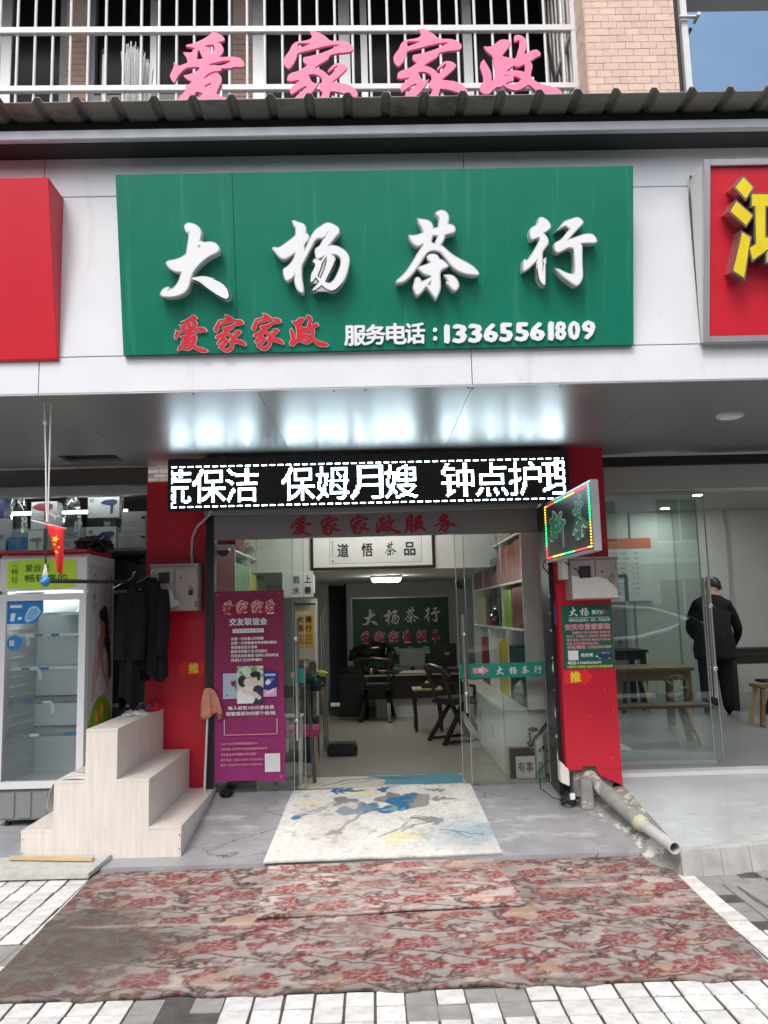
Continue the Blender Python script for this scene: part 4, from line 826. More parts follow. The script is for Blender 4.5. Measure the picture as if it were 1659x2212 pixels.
fx0, fx1 = at(98, 1131, RY-.012), at(139, 1141, RY-.012); gx0, gx1b = at(120, 1232, RY-.012), at(134, 1242, RY-.012)
nu, nv2 = 9, 16; fv = []
for j in range(nv2+1):
    t = j/nv2; te = 1-(1-t)**1.6; L = fx0.lerp(gx0, t)+Vector((0.012*math.sin(t*3), 0, 0)); Rr = fx1.lerp(gx1b, te*.55+t*.45)
    for i in range(nu+1):
        s_ = i/nu; q = L.lerp(Rr, s_); q.y += .012*math.sin(s_*7+t*2)*(.4+t); fv.append(q)
ffn = lambda u, v: fv[int(round(v*nv2))*(nu+1)+int(round(u*nu))]
fm = MB(); fm._a(fv, [(j*(nu+1)+i, j*(nu+1)+i+1, (j+1)*(nu+1)+i+1, (j+1)*(nu+1)+i) for j in range(nv2) for i in range(nu)])
fo = fm.build('flag_cloth', 'flag_red', fl, smooth=True)
mo = fo.modifiers.new('thick', 'SOLIDIFY'); mo.thickness = .0012
def star(c, r): 
    q = MB(); q.poly([(c.x+(r if k % 2 == 0 else r*.4)*math.sin(k*math.pi/5+.3), c.y, c.z+(r if k % 2 == 0 else r*.4)*math.cos(k*math.pi/5+.3)) for k in range(10)]); return q
for u, v, r in ((.55, .22, .022), (.45, .40, .008), (.75, .40, .008), (.52, .47, .008), (.68, .47, .008)):
    c = ffn(u, v)+Vector((0, -.022, 0)); star(c, r).build('star', 'star_yellow', fl)
# ------------------------------------------------------------------ meter boxes on the pillars
def meter(x0, x1, z0, z1, yf, label, side, YP=YP):
    t = thing('meter_box', label, 'meter box', ((x0+x1)/2, YP, z0)); lid = .012
    BX(x0, x1, yf+lid, YP-.0005, z0, z1).build('case', 'box_metal', t, bevel=.004)
    BX(x0-.006, x1+.006, yf+.002, YP-.001, z1+.0005, z1+.014).build('rain_cap', 'box_metal', t, bevel=.003)
    W_ = x1-x0; xm = x0+W_*.52
    d1 = BX(x0+.006, xm-.003, yf, yf+lid-.001, z0+.010, z1-.012).build('door', 'box_metal', t, bevel=.003)
    d2 = BX(xm+.003, x1-.006, yf, yf+lid-.001, z0+.010, z1-.012).build('door', 'box_metal', t, bevel=.003)
    cx = x0+W_*.30; BX(cx-.045, cx+.045, yf-.006, yf-.0005, z1-.145, z1-.055).build('meter_window', 'dark_frame', d1, bevel=.003); BX(cx-.032, cx+.032, yf-.008, yf-.0062, z1-.132, z1-.068).build('window_pane', 'box_dark', d1)
    MB().cyl((xm+.05, yf-.004, z1-.10), (xm+.05, yf, z1-.10), .008, n=10).build('keyhole', 'box_dark', d2)
    for zz in (z0+.05, z1-.06): MB().cyl((x1-.012, yf-.006, zz-.025), (x1-.012, yf-.006, zz+.025), .005, n=8).build('hinge', 'steel', d2)
    lk = (x1-.055, yf-.012, z0+.17)
    pdl = MB().box(lk[0]-.018, lk[0]+.018, lk[1]-.006, lk[1]+.009, lk[2]-.045, lk[2]-.005).build('padlock', 'brass' if side > 0 else 'dark_frame', t, bevel=.004)
    MB().tube([(lk[0]-.012, lk[1], lk[2]-.006), (lk[0]-.012, lk[1], lk[2]+.018), (lk[0], lk[1], lk[2]+.028), (lk[0]+.012, lk[1], lk[2]+.018), (lk[0]+.012, lk[1], lk[2]-.006)], .0035, 7).build('shackle', 'steel', pdl, smooth=True)
    return t
mL = meter(-1.825, -1.435, 1.69, 2.06, 6.57, 'dirty beige meter box with torn paper on it, beside the hanging coats', -1, 6.76)
q = MB(); rr = random.Random(4); 
pts = [(-1.80+.2*i/9, 6.5675, 1.73+(.09+.05*math.sin(i*1.3)+rr.uniform(-.012, .012))) for i in range(10)]+[(-1.58, 6.5675, 1.74), (-1.63, 6.5675, 1.72), (-1.68, 6.5675, 1.705), (-1.78, 6.5675, 1.708)]
q.poly(pts[::-1]).build('torn_paper', 'paper', mL); BX(-1.78, -1.72, 6.5672, 6.569, 2.005, 2.025).build('yellow_label', 'scroll_cream', mL)
mR = meter(1.505, 1.872, 1.69, 2.0, 6.08, 'beige meter box with white overpaint and a brass padlock, under the light box', 1)
q = MB(); zz = [1.875, 1.868, 1.872, 1.86, 1.855, 1.862, 1.85, 1.838, 1.80, 1.755]; q.poly([(1.512+.352*i/9, 6.0776, zz[i]) for i in range(10)]+[(1.864, 6.0776, 1.70), (1.512, 6.0776, 1.70)]); q.build('overpaint', 'foam_white', mR)
BX(1.452, 1.50, 6.12, YP-.0005, 1.85, 2.06).build('junction_box', 'foam_white', mR, bevel=.003)
MB().tube([(1.36, 6.2, 2.16), (1.42, 6.16, 2.02), (1.50, 6.1, 1.96), (1.56, 6.066, 1.91), (1.58, 6.062, 1.85)], .004, 6).build('loose_wire', 'black', mR, smooth=True)
# ------------------------------------------------------------------ push arrows
def arrow(px, label, flip, YP=YP):
    t = thing('push_arrow', label, 'sticker', (px[0], YP, px[2])); s = -1 if flip else 1
    L, hh = .245, .13; x0 = px[0]; z = px[2]; N = YP-.0012
    pts = [(0, -.052), (.155, -.052), (.155, -.075), (.225, 0), (.155, .075), (.155, .052), (0, .052)]
    q = [(x0+s*a, N, z+b) for a, b in pts]; MB().prism(q, (0, -.0008, 0)).build('arrow_paper', 'paper_red', t)
    words('推', 'word', 'ink_yellow', t, (x0+(.045 if s > 0 else -.125), N-.0008, z-.042), .085, .085, bold=.05, off=.0012); return t
aL = at(440, 1443, 6.76); arrow((aL.x, 0, aL.z), 'red arrow sticker pointing away from the door, beside the coats', True, 6.76)
aR = at(1217, 1463, YP); arrow((aR.x+.005, 0, aR.z), 'red arrow sticker with yellow character under the green poster', False)
# blue strips hung on the pillar's side
for k in range(2): tag(BX(1.4405-.008, 1.4395, YP+.10+k*.06, YP+.15+k*.06, 1.50-.015*k, 1.665).build('blue_strip', 'ink_blue'), 'blue folded strip stuck on the inner side of the red pillar', 'strip', 'blue strips on the pillar side')

# ------------------------------------------------------------------ green poster on the right pillar
p0, p1 = 1.462, 1.857; q0, q1 = 1.16, 1.652; py = YP-.0015
ps = thing('green_poster', 'dark green poster with white and pink lettering and a blue car on the red pillar', 'poster', ((p0+p1)/2, YP, q0))
BX(p0, p1, py-.0012, py+.001, q0, q1).build('poster_sheet', 'poster_green', ps); O_ = lambda x, z: (p0+x, py-.0012, q0+z)
glyphs('大杨', 'heading', 'ink_white', ps, O_(.06, .405), .072, .082, off=.001); words('茶行', 'heading', 'ink_white', ps, O_(.235, .415), .08, .036, bold=.03, off=.001)
BX(p0+.055, p1-.02, py-.0026, py-.0013, q0+.392, q0+.395).build('rule', 'ink_white', ps)
words('各种价位岳西翠兰、翠尖、天柱弘月等', 'small_print', 'ink_white', ps, O_(.055, .362), .325, .024, bold=.02, off=.001)
words('安庆市爱家家政', 'red_heading', 'ink_pink', ps, O_(.02, .298), .36, .050, bold=.045, off=.001)
for k, (s, x, w_) in enumerate([('房屋职业介绍 租房售房 保姆月嫂', .075, .30), ('钟点工 开荒保洁 日常保洁 空调移机', .03, .345), ('维修 管道 水电安装 驾驶证汽车年检', .03, .345), ('违章 代办代理各类业务等。', .03, .25)]): words(s, 'small_print', 'ink_pink', ps, O_(x, .268-k*.028), w_, .021, bold=.03, off=.001)
words('手机/微信: 13365561809', 'phone_line', 'ink_pink', ps, O_(.03, .152), .345, .030, bold=.04, off=.001)
BX(p0+.035, p0+.115, py-.0026, py-.0013, q0+.068, q0+.142).build('blank_label', 'ink_white', ps)
words('杨培青', 'name_line', 'ink_white', ps, O_(.135, .09), .095, .030, bold=.03, off=.001)
words('电话:13365563609', 'phone_line', 'ink_white', ps, O_(.03, .035), .26, .026, bold=.03, off=.001); words('大杨轿车为您接送: 接送/包车/出租/婚庆/商务', 'small_print', 'ink_yellow', ps, O_(.02, .008), .36, .019, bold=.03, off=.001)
r = Ras(.15, .085, .0022, S(16, 92, 72)); nav = S(36, 44, 92)
r.poly([(.004, .028), (.012, .046), (.045, .055), (.066, .076), (.115, .078), (.140, .056), (.147, .040), (.144, .024), (.01, .018)], nav); r.poly([(.05, .055), (.068, .072), (.09, .072), (.09, .055)], S(120, 130, 160)); r.poly([(.095, .055), (.095, .072), (.112, .072), (.128, .056)], S(110, 120, 150))
for cx in (.042, .118): r.ell(cx, .022, .015, .015, S(20, 20, 24)); r.ell(cx, .022, .009, .009, S(150, 150, 155))
r.ell(.02, .038, .012, .006, S(220, 225, 230)); r.sheet('car_picture', 'print', ps, lambda X, Y: np.stack([p0+.238+X, np.full(X.shape, py-.0024), q0+.055+Y], -1))
r = Ras(.085, .07, .0025, S(16, 92, 72)); r.warp(.008, 60); r.ell(.045, .03, .03, .018, S(120, 80, 80)); r.ell(.055, .045, .018, .012, S(90, 60, 55)); r.ell(.02, .02, .012, .012, S(190, 150, 140)); r.sheet('teapot_picture', 'print', ps, lambda X, Y: np.stack([p0+.30+X, np.full(X.shape, py-.0023), q0+.412+Y], -1))

# ------------------------------------------------------------------ glass doors
def leaf(x0, x1, y, label, handle=None, band=False):
    t = thing('glass_door' if handle else 'fixed_window', label, 'door' if handle else 'window', ((x0+x1)/2, y, .22))
    BX(x0, x1, y, y+.010, .226, 2.272).build('pane', 'glass', t)
    for x in (x0, x1): BX(x-.0022, x+.0022, y-.001, y+.011, .226, 2.272).build('pane_edge', 'glass_edge', t)
    if handle:
        hx, z0, z1 = handle
        for s in (-1, 1):
            yy = y+.005+s*.045; MB().cyl((hx, yy, z0), (hx, yy, z1), .0145, n=14).build('handle', 'steel', t, smooth=True)
        for zz in (z0+.16, z1-.16):
            MB().cyl((hx, y-.075, zz), (hx, y+.06, zz), .009, n=10).build('handle_stud', 'steel', t); MB().blob((hx, y-.062, zz), .021, .016, .021, 12, 8).build('stud_cap', 'steel', t, smooth=True)
    return t
gL = leaf(-.98, -.585, DY+.022, 'left sliding glass door with steel bar handle, slid open behind the purple banner', (-.648, .62, 1.60), True)
gl2 = leaf(-1.322, -.675, DY-.004, 'fixed glazing that carries the purple banner beside the left door')
gR = leaf(.695, 1.05, DY+.022, 'right sliding glass door with steel bar handle before the tea cupboard', (.742, .80, 1.60), True)
gr2 = leaf(.765, 1.40, DY-.004, 'fixed glazing with the green shop-name band and pink arrow')
def band(t, x0, x1, y, txt, arrow_):
    b = BX(x0, x1, y-.0018, y-.0006, 1.075, 1.195).build('green_band', 'ink_teal', t)
    if txt: glyphs('大杨茶行', 'band_character', 'ink_white', b, (x0+.22, y-.0018, 1.100), .068, .105, off=.0008)
    if arrow_: MB().prism([(x0+.03, y-.0022, 1.115), (x0+.10, y-.0022, 1.115), (x0+.10, y-.0022, 1.098), (x0+.165, y-.0022, 1.138), (x0+.10, y-.0022, 1.178), (x0+.10, y-.0022, 1.16), (x0+.03, y-.0022, 1.16)], (0, -.0006, 0)).build('arrow', 'ink_pink', b); words('移', 'arrow_word', 'ink_white', b, (x0+.075, y-.0028, 1.118), .04, .04, bold=.05, off=.001)
band(gr2, .775, 1.398, DY-.004, True, True); band(gR, .70, .764, DY+.022, False, False); band(gL, -.70, -.59, DY+.022, False, False)
MB().prism([(-.70, DY+.019, 1.12), (-.665, DY+.019, 1.12), (-.665, DY+.019, 1.165), (-.70, DY+.019, 1.165)], (0, -.0006, 0)).build('arrow_tail', 'ink_pink', gL)
hpt = BX(-.60, .72, DY-.012, DY+.05, 2.2735, 2.2745).build('door_track', 'steel', bld)

# ------------------------------------------------------------------ purple banner on the glass
bx0, bx1, bz0, bz1 = -1.322, -.750, .312, 1.842; by = DY-.012
bn = thing('purple_banner', 'tall purple roll banner with white Chinese text and a wedding photograph taped on the glass', 'banner', ((bx0+bx1)/2, by, bz0))
Wb, Hb = bx1-bx0, bz1-bz0
def bfn(X, Y): return np.stack([bx0+X+.004*np.sin(Y*5), by-.006-.0045*np.sin(Y*9+X*4)-.003*np.sin(X*22+Y*3)-.012*np.clip(.12-Y, 0, 1)*8*np.abs(np.sin(X*9)), bz0+Y+.012*np.sin(X*8)*np.clip(.2-Y, 0, 1)*3], -1)
r = Ras(Wb, Hb, .008, S(150, 32, 88)); g_ = (r.Y/Hb)[..., None]
r.C = np.array(S(154, 46, 116))*(1-g_)+np.array(S(126, 16, 58))*g_; r.C *= (1-.10*(np.sin(r.X*30)*np.sin(r.Y*3)*.3)[..., None]); r.sheet('banner_sheet', 'banner_print', bn, bfn)
BP = lambda x, z, o=.0: (bx0+x, by-.0245-o, bz0+z)
cx = .055
for k, ch in enumerate('爱家家政'):
    xo = [.07, .185, .31, .425][k]; ref = glyph_geo(ch, 0)[0]
    put(glyph_geo(ch, .03), 'heading_outline', 'ink_white', bn, BP(xo, 1.335), .10, .115, off=0, ref=ref); put(glyph_geo(ch, .0), 'heading', 'ink_red', bn, BP(xo, 1.335), .10, .115, off=.001, ref=ref)
words('交友联谊会', 'subheading', 'ink_white', bn, BP(.125, 1.245), .315, .062, bold=.035, off=0); BX(bx0+.155, bx0+.41, by-.0252, by-.024, bz0+1.185, bz0+1.219).build('white_strip', 'ink_white', bn); words('爱家家政婚介服务', 'strip_text', 'ink_grey', bn, BP(.17, 1.190, .0012), .225, .024, off=0)
for k, (s, w_) in enumerate([('这是一次有意义的相聚', .27), ('这是一次承载着未来希望的聚会', .378), ('希望通过这次活动', .215), ('能够找到属于自己的缘分', .297), ('找到各自的真爱 找到心灵的知音', .39), ('找到人生的幸福!!!', .255)]): words(s, 'text_line', 'ink_white', bn, BP(.14, 1.125-k*.0345), w_, .026, bold=.035, off=0)
words('每人收取100元参会费', 'text_line', 'ink_white', bn, BP(.115, .565), .375, .032, bold=.03, off=0); words('甜蜜邂逅你的那个他/她', 'text_line', 'ink_white', bn, BP(.10, .520), .40, .032, bold=.03, off=0)
for k, (s, w_) in enumerate([('主办方:安庆市爱家家政服务中心', .30), ('门店地址: 安庆市开发区菱湖新苑3栋5号', .375), ('活动地点:具体看群内活动通知', .285), ('报名电话: 13365561809 13365563609', .345), ('提示: (实名身份证登记 非诚勿扰)', .34)]): words(s, 'text_line', 'ink_pink', bn, BP(.055, .288-k*.042), w_, .022, bold=.03, off=0)
for xa in (.083, .51): BX(bx0+xa, bx0+xa+.005, by-.0252, by-.0242, bz0+.375, bz0+.49).build('bracket_line', 'ink_white', bn)
BX(bx0+.083, bx0+.515, by-.0252, by-.0242, bz0+.365, bz0+.372).build('bracket_line', 'ink_pink', bn)
BX(bx0+.412, bx0+.535, by-.0252, by-.0242, bz0+.07, bz0+.215).build('blank_label', 'ink_white', bn)
for (xx, zz, ww_, hh, kind) in ((.075, .655, .125, .205, 0), (.405, .665, .11, .20, 2), (.19, .615, .215, .30, 1)):
    r = Ras(ww_, hh, .0045, S(175, 190, 205)); r.warp(.008, 25)
    if kind == 1:
        r.C[:] = S(205, 215, 200); n_ = vnoise(r.X, r.Y, 40, 5); r.mix((n_-.42)*6*(r.Y > .2), S(120, 150, 80)); r.ell(.145, .20, .035, .045, S(225, 195, 175)); r.ell(.15, .232, .043, .026, S(25, 22, 22)); r.ell(.175, .21, .016, .03, S(25, 22, 22)); r.ell(.07, .165, .04, .045, S(228, 205, 188), rot=.5); r.ell(.045, .18, .036, .048, S(40, 30, 28), rot=.2); r.ell(.085, .170, .028, .030, S(228, 205, 188))
        r.ell(.175, .06, .06, .085, S(40, 45, 70)); r.ell(.07, .05, .08, .075, S(238, 240, 240)); r.line([(.05, .10), (.12, .085), (.18, .045)], .035, S(230, 208, 190)); r.ell(.10, .12, .03, .02, S(235, 225, 215))
    elif kind == 0: r.line([(.07, .14), (.10, .09)], .006, S(40, 60, 50)); r.ell(.085, .12, .018, .022, S(120, 20, 40)); r.line([(.10, .15), (.11, .07)], .01, S(70, 80, 90)); r.ell(.03, .03, .006, .006, S(60, 60, 60))
    else: r.C[:] = S(24, 44, 120); r.poly([(0, 0), (.11, 0), (.11, .075), (.05, .05), (0, .06)], S(214, 170, 214)); r.ell(.04, .12, .03, .02, S(240, 220, 235), rot=.7); r.line([(.03, .03), (.08, .06), (.06, .04)], .014, S(245, 225, 240)); r.poly([(.01, .165), (.10, .165), (.10, .185), (.01, .185)], S(170, 200, 240)); r.ell(.07, .135, .02, .014, S(50, 130, 220))
    r.sheet('photo', 'print', bn, lambda X, Y: np.stack([bx0+xx+X, np.full(X.shape, by-.0252-.0008*kind), bz0+zz+Y], -1))
for xx, zz in ((Wb-.03, .035), (Wb-.03, Hb-.03), (.03, Hb-.03)): MB().lathe((bx0+xx, by-.022, bz0+zz), [(.004, 0), (.009, 0), (.009, .002), (.004, .002)], 10, 'y').build('eyelet', 'steel', bn)

# ------------------------------------------------------------------ mop with an orange cloth against the jamb
mp_ = thing('mop', 'white mop pole with an orange cloth over its top, leaning by the purple banner', 'mop', (-1.38, 6.6, .2))
a, b = at(441, 1690, 6.58), at(450, 1498, 6.64); MB().cyl((a.x, a.y, .2), b, .0095, n=10).build('pole', 'white_paint', mp_, smooth=True)
cl = MB(); n_ = 14; rows = 8; vs = []
for j in range(rows+1):
    t = j/rows
    for i in range(n_):
        an = 2*math.pi*i/n_; rad = (.010+.060*t**.7)*(1+.34*math.sin(3*an+1)+.22*math.sin(5*an+2.2*t)+.14*math.sin(8*an)); vs.append((b.x-.002+rad*math.cos(an)*1.05+.012*t, b.y+rad*math.sin(an)*.6, b.z+.045-.055*t-(.17*t*t)*(1+.16*math.sin(3*an+.7)+.12*math.sin(5*an))))
cl._a(vs, [(j*n_+i, j*n_+(i+1) % n_, (j+1)*n_+(i+1) % n_, (j+1)*n_+i) for j in range(rows) for i in range(n_)]+[tuple(range(n_))[::-1]]); o = cl.build('mop_cloth', 'cloth_orange', mp_, smooth=True); mo = o.modifiers.new('t', 'SOLIDIFY'); mo.thickness = .004
# ------------------------------------------------------------------ stepped display stand
sx = [-2.374, -2.165, -1.958, -1.748, -1.533, -1.318]; sy0, sy1 = 5.55, 6.735; z0 = .064; zl = [.242, .552, .886]
st = thing('display_stand', 'pale wood-grain stepped display stand with steps rising from both sides', 'stand', (-1.85, 6.1, .064))
ov = .004; b_ = .018
pr_ = [(sx[0], z0), (sx[5], z0), (sx[5], zl[0]), (sx[4], zl[0]), (sx[4], zl[1]), (sx[3], zl[1]), (sx[3], zl[2]), (sx[2], zl[2]), (sx[2], zl[1]), (sx[1], zl[1]), (sx[1], zl[0]), (sx[0], zl[0])]
for yy in (sy0, sy1-b_): MB().prism([(x, yy, z) for x, z in pr_], (0, b_, 0)).build('end_board', 'wood_pale', st)
for (xa, xb_, z) in ((sx[0], sx[1], zl[0]), (sx[1], sx[2], zl[1]), (sx[2], sx[3], zl[2]), (sx[3], sx[4], zl[1]), (sx[4], sx[5], zl[0])): BX(xa-(.003 if xa != sx[2] else 0), xb_+.003, sy0-.002, sy1+.002, z+.0005, z+b_).build('tread', 'wood_pale', st, bevel=.0015)
for x, za, zb in ((sx[5], z0, zl[0]), (sx[4], zl[0]+b_, zl[1]), (sx[3], zl[1]+b_, zl[2])): BX(x-b_, x-.001, sy0+b_+.001, sy1-b_-.001, za, zb-.001).build('riser', 'wood_pale', st)
for x, za, zb in ((sx[0], z0, zl[0]), (sx[1], zl[0]+b_, zl[1]), (sx[2], zl[1]+b_, zl[2])): BX(x+.001, x+b_, sy0+b_+.001, sy1-b_-.001, za, zb-.001).build('riser', 'wood_pale', st)
for x in (sx[5]-.009, sx[0]+.009):
    for z in (.115, .205): MB().cyl((x, sy0-.0035, z), (x, sy0, z), .005, n=10).build('screw_cap', 'steel', st)
# gloves and cap on the stand
def rag(name, label, cat, cx, cy, z, w_, d_, h, m, seed, rot=0):
    rs_ = np.random.RandomState(seed); nx, ny = 22, 18; X, Y = np.meshgrid(np.linspace(-1, 1, nx), np.linspace(-1, 1, ny)); ph = rs_.rand(6)*6
    edge = 1+.16*np.sin(np.arctan2(Y, X)*3+ph[0])+.1*np.sin(np.arctan2(Y, X)*7+ph[1]); Rr = np.maximum(np.abs(X), np.abs(Y))
    PX, PY = X*edge*w_/2, Y*edge*d_/2; Z = np.abs(np.sin(X*3.2+ph[2]+Y*1.3)*np.sin(Y*2.8+ph[3]))*(1-Rr**4)*h+h*.35*(1-Rr**2)+.003
    c_, s_ = math.cos(rot), math.sin(rot); q = MB(); q._a(np.stack([cx+PX*c_-PY*s_, cy+PX*s_+PY*c_, z+Z], -1).reshape(-1, 3).tolist(), [(j*nx+i, j*nx+i+1, (j+1)*nx+i+1, (j+1)*nx+i) for j in range(ny-1) for i in range(nx-1)])
    o = q.build(name, m, smooth=True); mo = o.modifiers.new('t', 'SOLIDIFY'); mo.thickness = .004; mo.offset = -1; return tag(o, label, cat)
zt_ = zl[2]+b_
rag('work_glove', 'white and navy work glove lying flat on top of the display stand', 'glove', -1.87, 6.36, zt_, .17, .30, .018, 'cloth_white', 3, .3); rag('grey_cloth', 'crumpled dark grey cloth on top of the display stand', 'cloth', -1.84, 6.58, zt_, .20, .18, .04, 'cloth_grey', 8, .2); rag('red_cloth', 'red cloth hanging over the far edge of the display stand', 'cloth', -1.755, 6.55, zt_+.012, .075, .20, .035, 'cloth_red', 5, -.1)
# paper draped over the left step
pp = MB(); nx, ny = 14, 8; vs = []
for j in range(ny+1):
    for i in range(nx+1):
        s_, t = i/nx, j/ny; x = sx[2]-.005-.29*s_; y = 5.58+.26*t; z = zl[1]+b_+.004+.006*math.sin(s_*6+t*4)
        if s_ > .68: k = (s_-.68)/.32; x = sx[1]-.004-.05*math.sin(k*2.2)-.02*t*k; z = zl[1]+b_+.004-.215*k*(1-.35*t)
        vs.append((x, y-.012*s_, z))
pp._a(vs, [(j*(nx+1)+i, j*(nx+1)+i+1, (j+1)*(nx+1)+i+1, (j+1)*(nx+1)+i) for j in range(ny) for i in range(nx)]); o = pp.build('paper_sheet', 'paper', smooth=True); tag(o, 'white paper sheet folded over the step edge beside the fridge', 'paper'); mo = o.modifiers.new('t', 'SOLIDIFY'); mo.thickness = .0008
# slab and batten on the ground
sl = MB().hexa([(-2.52, 5.30, .022), (-1.835, 5.29, .022), (-1.77, 5.545, .066), (-2.5, 5.545, .066), (-2.52, 5.30, .052), (-1.835, 5.29, .052), (-1.77, 5.545, .096), (-2.5, 5.545, .096)])
tag(sl.build('stone_slab', 'stone', bevel=.003), 'rough pale stone slab lying flat in front of the display stand', 'slab')
a, b = Vector((-2.42, 5.50, .104)), Vector((-1.86, 5.45, .095)); tag(MB().bar(a, b, .035, .022).build('wood_batten', 'wood_raw', bevel=.002), 'short raw pine batten on the stone slab', 'batten')

# ------------------------------------------------------------------ drinks fridge
fx0, fx1, fy0, fy1, fz0, fz1 = -2.82, -2.17, 6.12, 6.74, .138, 2.135
fr = thing('drinks_fridge', 'tall white glass-door drinks fridge with lime green header, empty wire shelves inside', 'fridge', ((fx0+fx1)/2, 6.4, fz0))
q = MB(); q.box(fx1-.04, fx1, fy0+.02, fy1, .36, fz1); q.box(fx0, fx0+.04, fy0+.02, fy1, .36, fz1); q.box(fx0+.0405, fx1-.0405, fy1-.05, fy1-.001, .36, fz1-.001); q.box(fx0+.0405, fx1-.0405, fy0+.021, fy1-.051, 1.87, fz1-.001); q.box(fx0+.0405, fx1-.0405, fy0+.021, fy1-.051, .36, .42)
q.build('cabinet', 'fridge_white', fr)
hq = MB(); hq.prism([(fx0-.004, fy0+.02, 1.855), (fx0-.004, fy0-.03, 1.872), (fx0-.004, fy0-.035, 2.11), (fx0-.004, fy0+.02, fz1+.012)], (fx1-fx0+.008, 0, 0)); hdp = hq.build('header', 'fridge_white', fr, bevel=.004)
BX(fx0-.01, fx1+.004, fy0-.045, fy1-.1, fz1+.0125, fz1+.032).build('red_tray', 'red_paint', fr, bevel=.003)
lim = MB(); N_ = 16; pts = [(fx0+.055+(fx1-fx0-.13)*i/N_, fy0-.0385, 2.088+.014*math.sin(math.pi*i/N_)) for i in range(N_+1)]+[(fx0+.055+(fx1-fx0-.13)*(1-i/N_), fy0-.0385, 1.892-.014*math.sin(math.pi*i/N_)) for i in range(N_+1)]
lm = lim.prism(pts[::-1], (0, .006, 0)).build('lime_panel', 'lime', hdp)
FP = lambda x, z: (fx0+x, fy0-.0385, z)
words('爱自己', 'header_text', 'ink_green', lm, FP(.19, 2.008), .185, .055, bold=.01, off=.002); words('畅轻真的', 'header_text', 'ink_green', lm, FP(.19, 1.928), .32, .058, bold=.01, off=.002)
words('畅', 'header_text', 'ink_green', lm, FP(.09, 1.985), .048, .05, off=.002); words('轻', 'header_text', 'ink_green', lm, FP(.09, 1.925), .048, .05, off=.002); words('︿', 'header_text', 'ink_green', lm, FP(.085, 2.045), .05, .016, bold=.03, off=.002)
# door
dz0, dz1 = .42, 1.842; dr = MB(); fwid = .052
dr.box(fx0, fx1, fy0-.028, fy0+.018, dz0, dz0+fwid); dr.box(fx0, fx1, fy0-.028, fy0+.018, dz1-fwid, dz1); dr.box(fx0, fx0+fwid, fy0-.0275, fy0+.0175, dz0+fwid, dz1-fwid); dr.box(fx1-fwid, fx1, fy0-.0275, fy0+.0175, dz0+fwid, dz1-fwid)
dd = dr.build('door', 'fridge_white', fr); BX(fx0+fwid, fx1-fwid, fy0-.006, fy0-.001, dz0+fwid, dz1-fwid).build('door_glass', 'glass_fridge', dd)
r = Ras(.30, .17, .004, S(30, 120, 190)); r.ell(.22, .07, .058, .058, S(190, 220, 235)); r.ell(.22, .07, .048, .048, S(120, 180, 215)); r.poly([(.02, .12), (.12, .12), (.12, .14), (.02, .14)], S(220, 230, 240)); r.poly([(.03, .02), (.07, .02), (.07, .08), (.03, .08)], S(210, 230, 240)); r.ell(.12, .04, .02, .012, S(220, 235, 240))
r.sheet('blue_sticker', 'print', dd, lambda X, Y: np.stack([fx0+fwid+.002+X*.9*(1-.25*np.clip(.085-Y, 0, 1)/.085), np.full(X.shape, fy0-.0075), dz1-fwid-.17+Y], -1))
r = Ras(.12, .12, .004, S(40, 130, 190)); r.ell(.085, .05, .018, .035, S(225, 235, 240)); words('拉', 'pull_word', 'ink_white', dd, (fx0+.075, fy0-.009, dz1-.385), .04, .045, bold=.04, off=.001)
MB().lathe((fx0+.115, fy0-.008, dz1-.365), [(0, 0), (.058, 0), (.058, .001)], 24, 'y').build('round_sticker', 'ink_blue', dd)
BX(fx0+.04, fx1-.04, fy0+.03, fy1-.055, .425, .43).build('inner_floor', 'fridge_inner', fr)
BX(fx0+.041, fx1-.041, fy1-.0515, fy1-.0505, .43, 1.87).build('inner_back', 'fridge_inner', fr)
iv = BX(fx0+.25, fx1-.06, fy0+.12, fy1-.06, 1.68, 1.87).build('fan_housing', 'fridge_inner', fr, bevel=.02)
fl2 = MB().cyl((fx0+.06, fy0+.034, 1.818), (fx1-.06, fy0+.034, 1.818), .010, n=8).build('fill_tube', 'fridge_fill', fr)  # added glowing tube hidden behind the door frame, brightens the fridge inside
fg = MB()
for k in range(6): fg.lathe((fx0+.44, fy0+.115, 1.775), [(.02+.016*k, 0), (.024+.016*k, 0), (.024+.016*k, .003), (.02+.016*k, .003)], 22, 'y')
fg.build('fan_grille', 'card_grey', fr)
for k, z in enumerate((1.53, 1.28, 1.03, .79)):
    s_ = MB(); s_.box(fx0+.05, fx1-.05, fy0+.06, fy0+.07, z-.012, z+.012); s_.box(fx0+.05, fx1-.05, fy1-.08, fy1-.072, z-.006, z+.006)
    for i in range(15): x = fx0+.06+i*(fx1-fx0-.12)/14; s_.cyl((x, fy0+.065, z), (x, fy1-.076, z), .0025, n=5)
    sh = s_.build('wire_shelf', 'fridge_white' if k < 2 else 'fridge_grey', fr)
    for i in range(3): x = fx0+.10+i*.13+.04*k; BX(x, x+RN.uniform(.05, .09), fy0+.057, fy0+.0595, z-.010, z+.010).build('price_label', ('ink_white', 'ink_grey', 'ink_blue')[(i+k) % 3], sh)
    if k != 3: t0 = fx0+.16+.1*k; MB().poly([(t0, fy0+.055, z), (t0+.03, fy0+.054, z-.005), (t0+.045, fy0+.05, z-.06), (t0+.02, fy0+.052, z-.10), (t0+.012, fy0+.054, z-.05)]).build('torn_label', 'paper', sh)
for sgn, xx in ((1, fx0+.041), (-1, fx1-.041)):
    for k in range(16): z = .55+k*.073; BX(min(xx, xx+sgn*.012), max(xx, xx+sgn*.012), fy0+.10, fy1-.07, z, z+.012).build('shelf_rib', 'fridge_inner', fr)
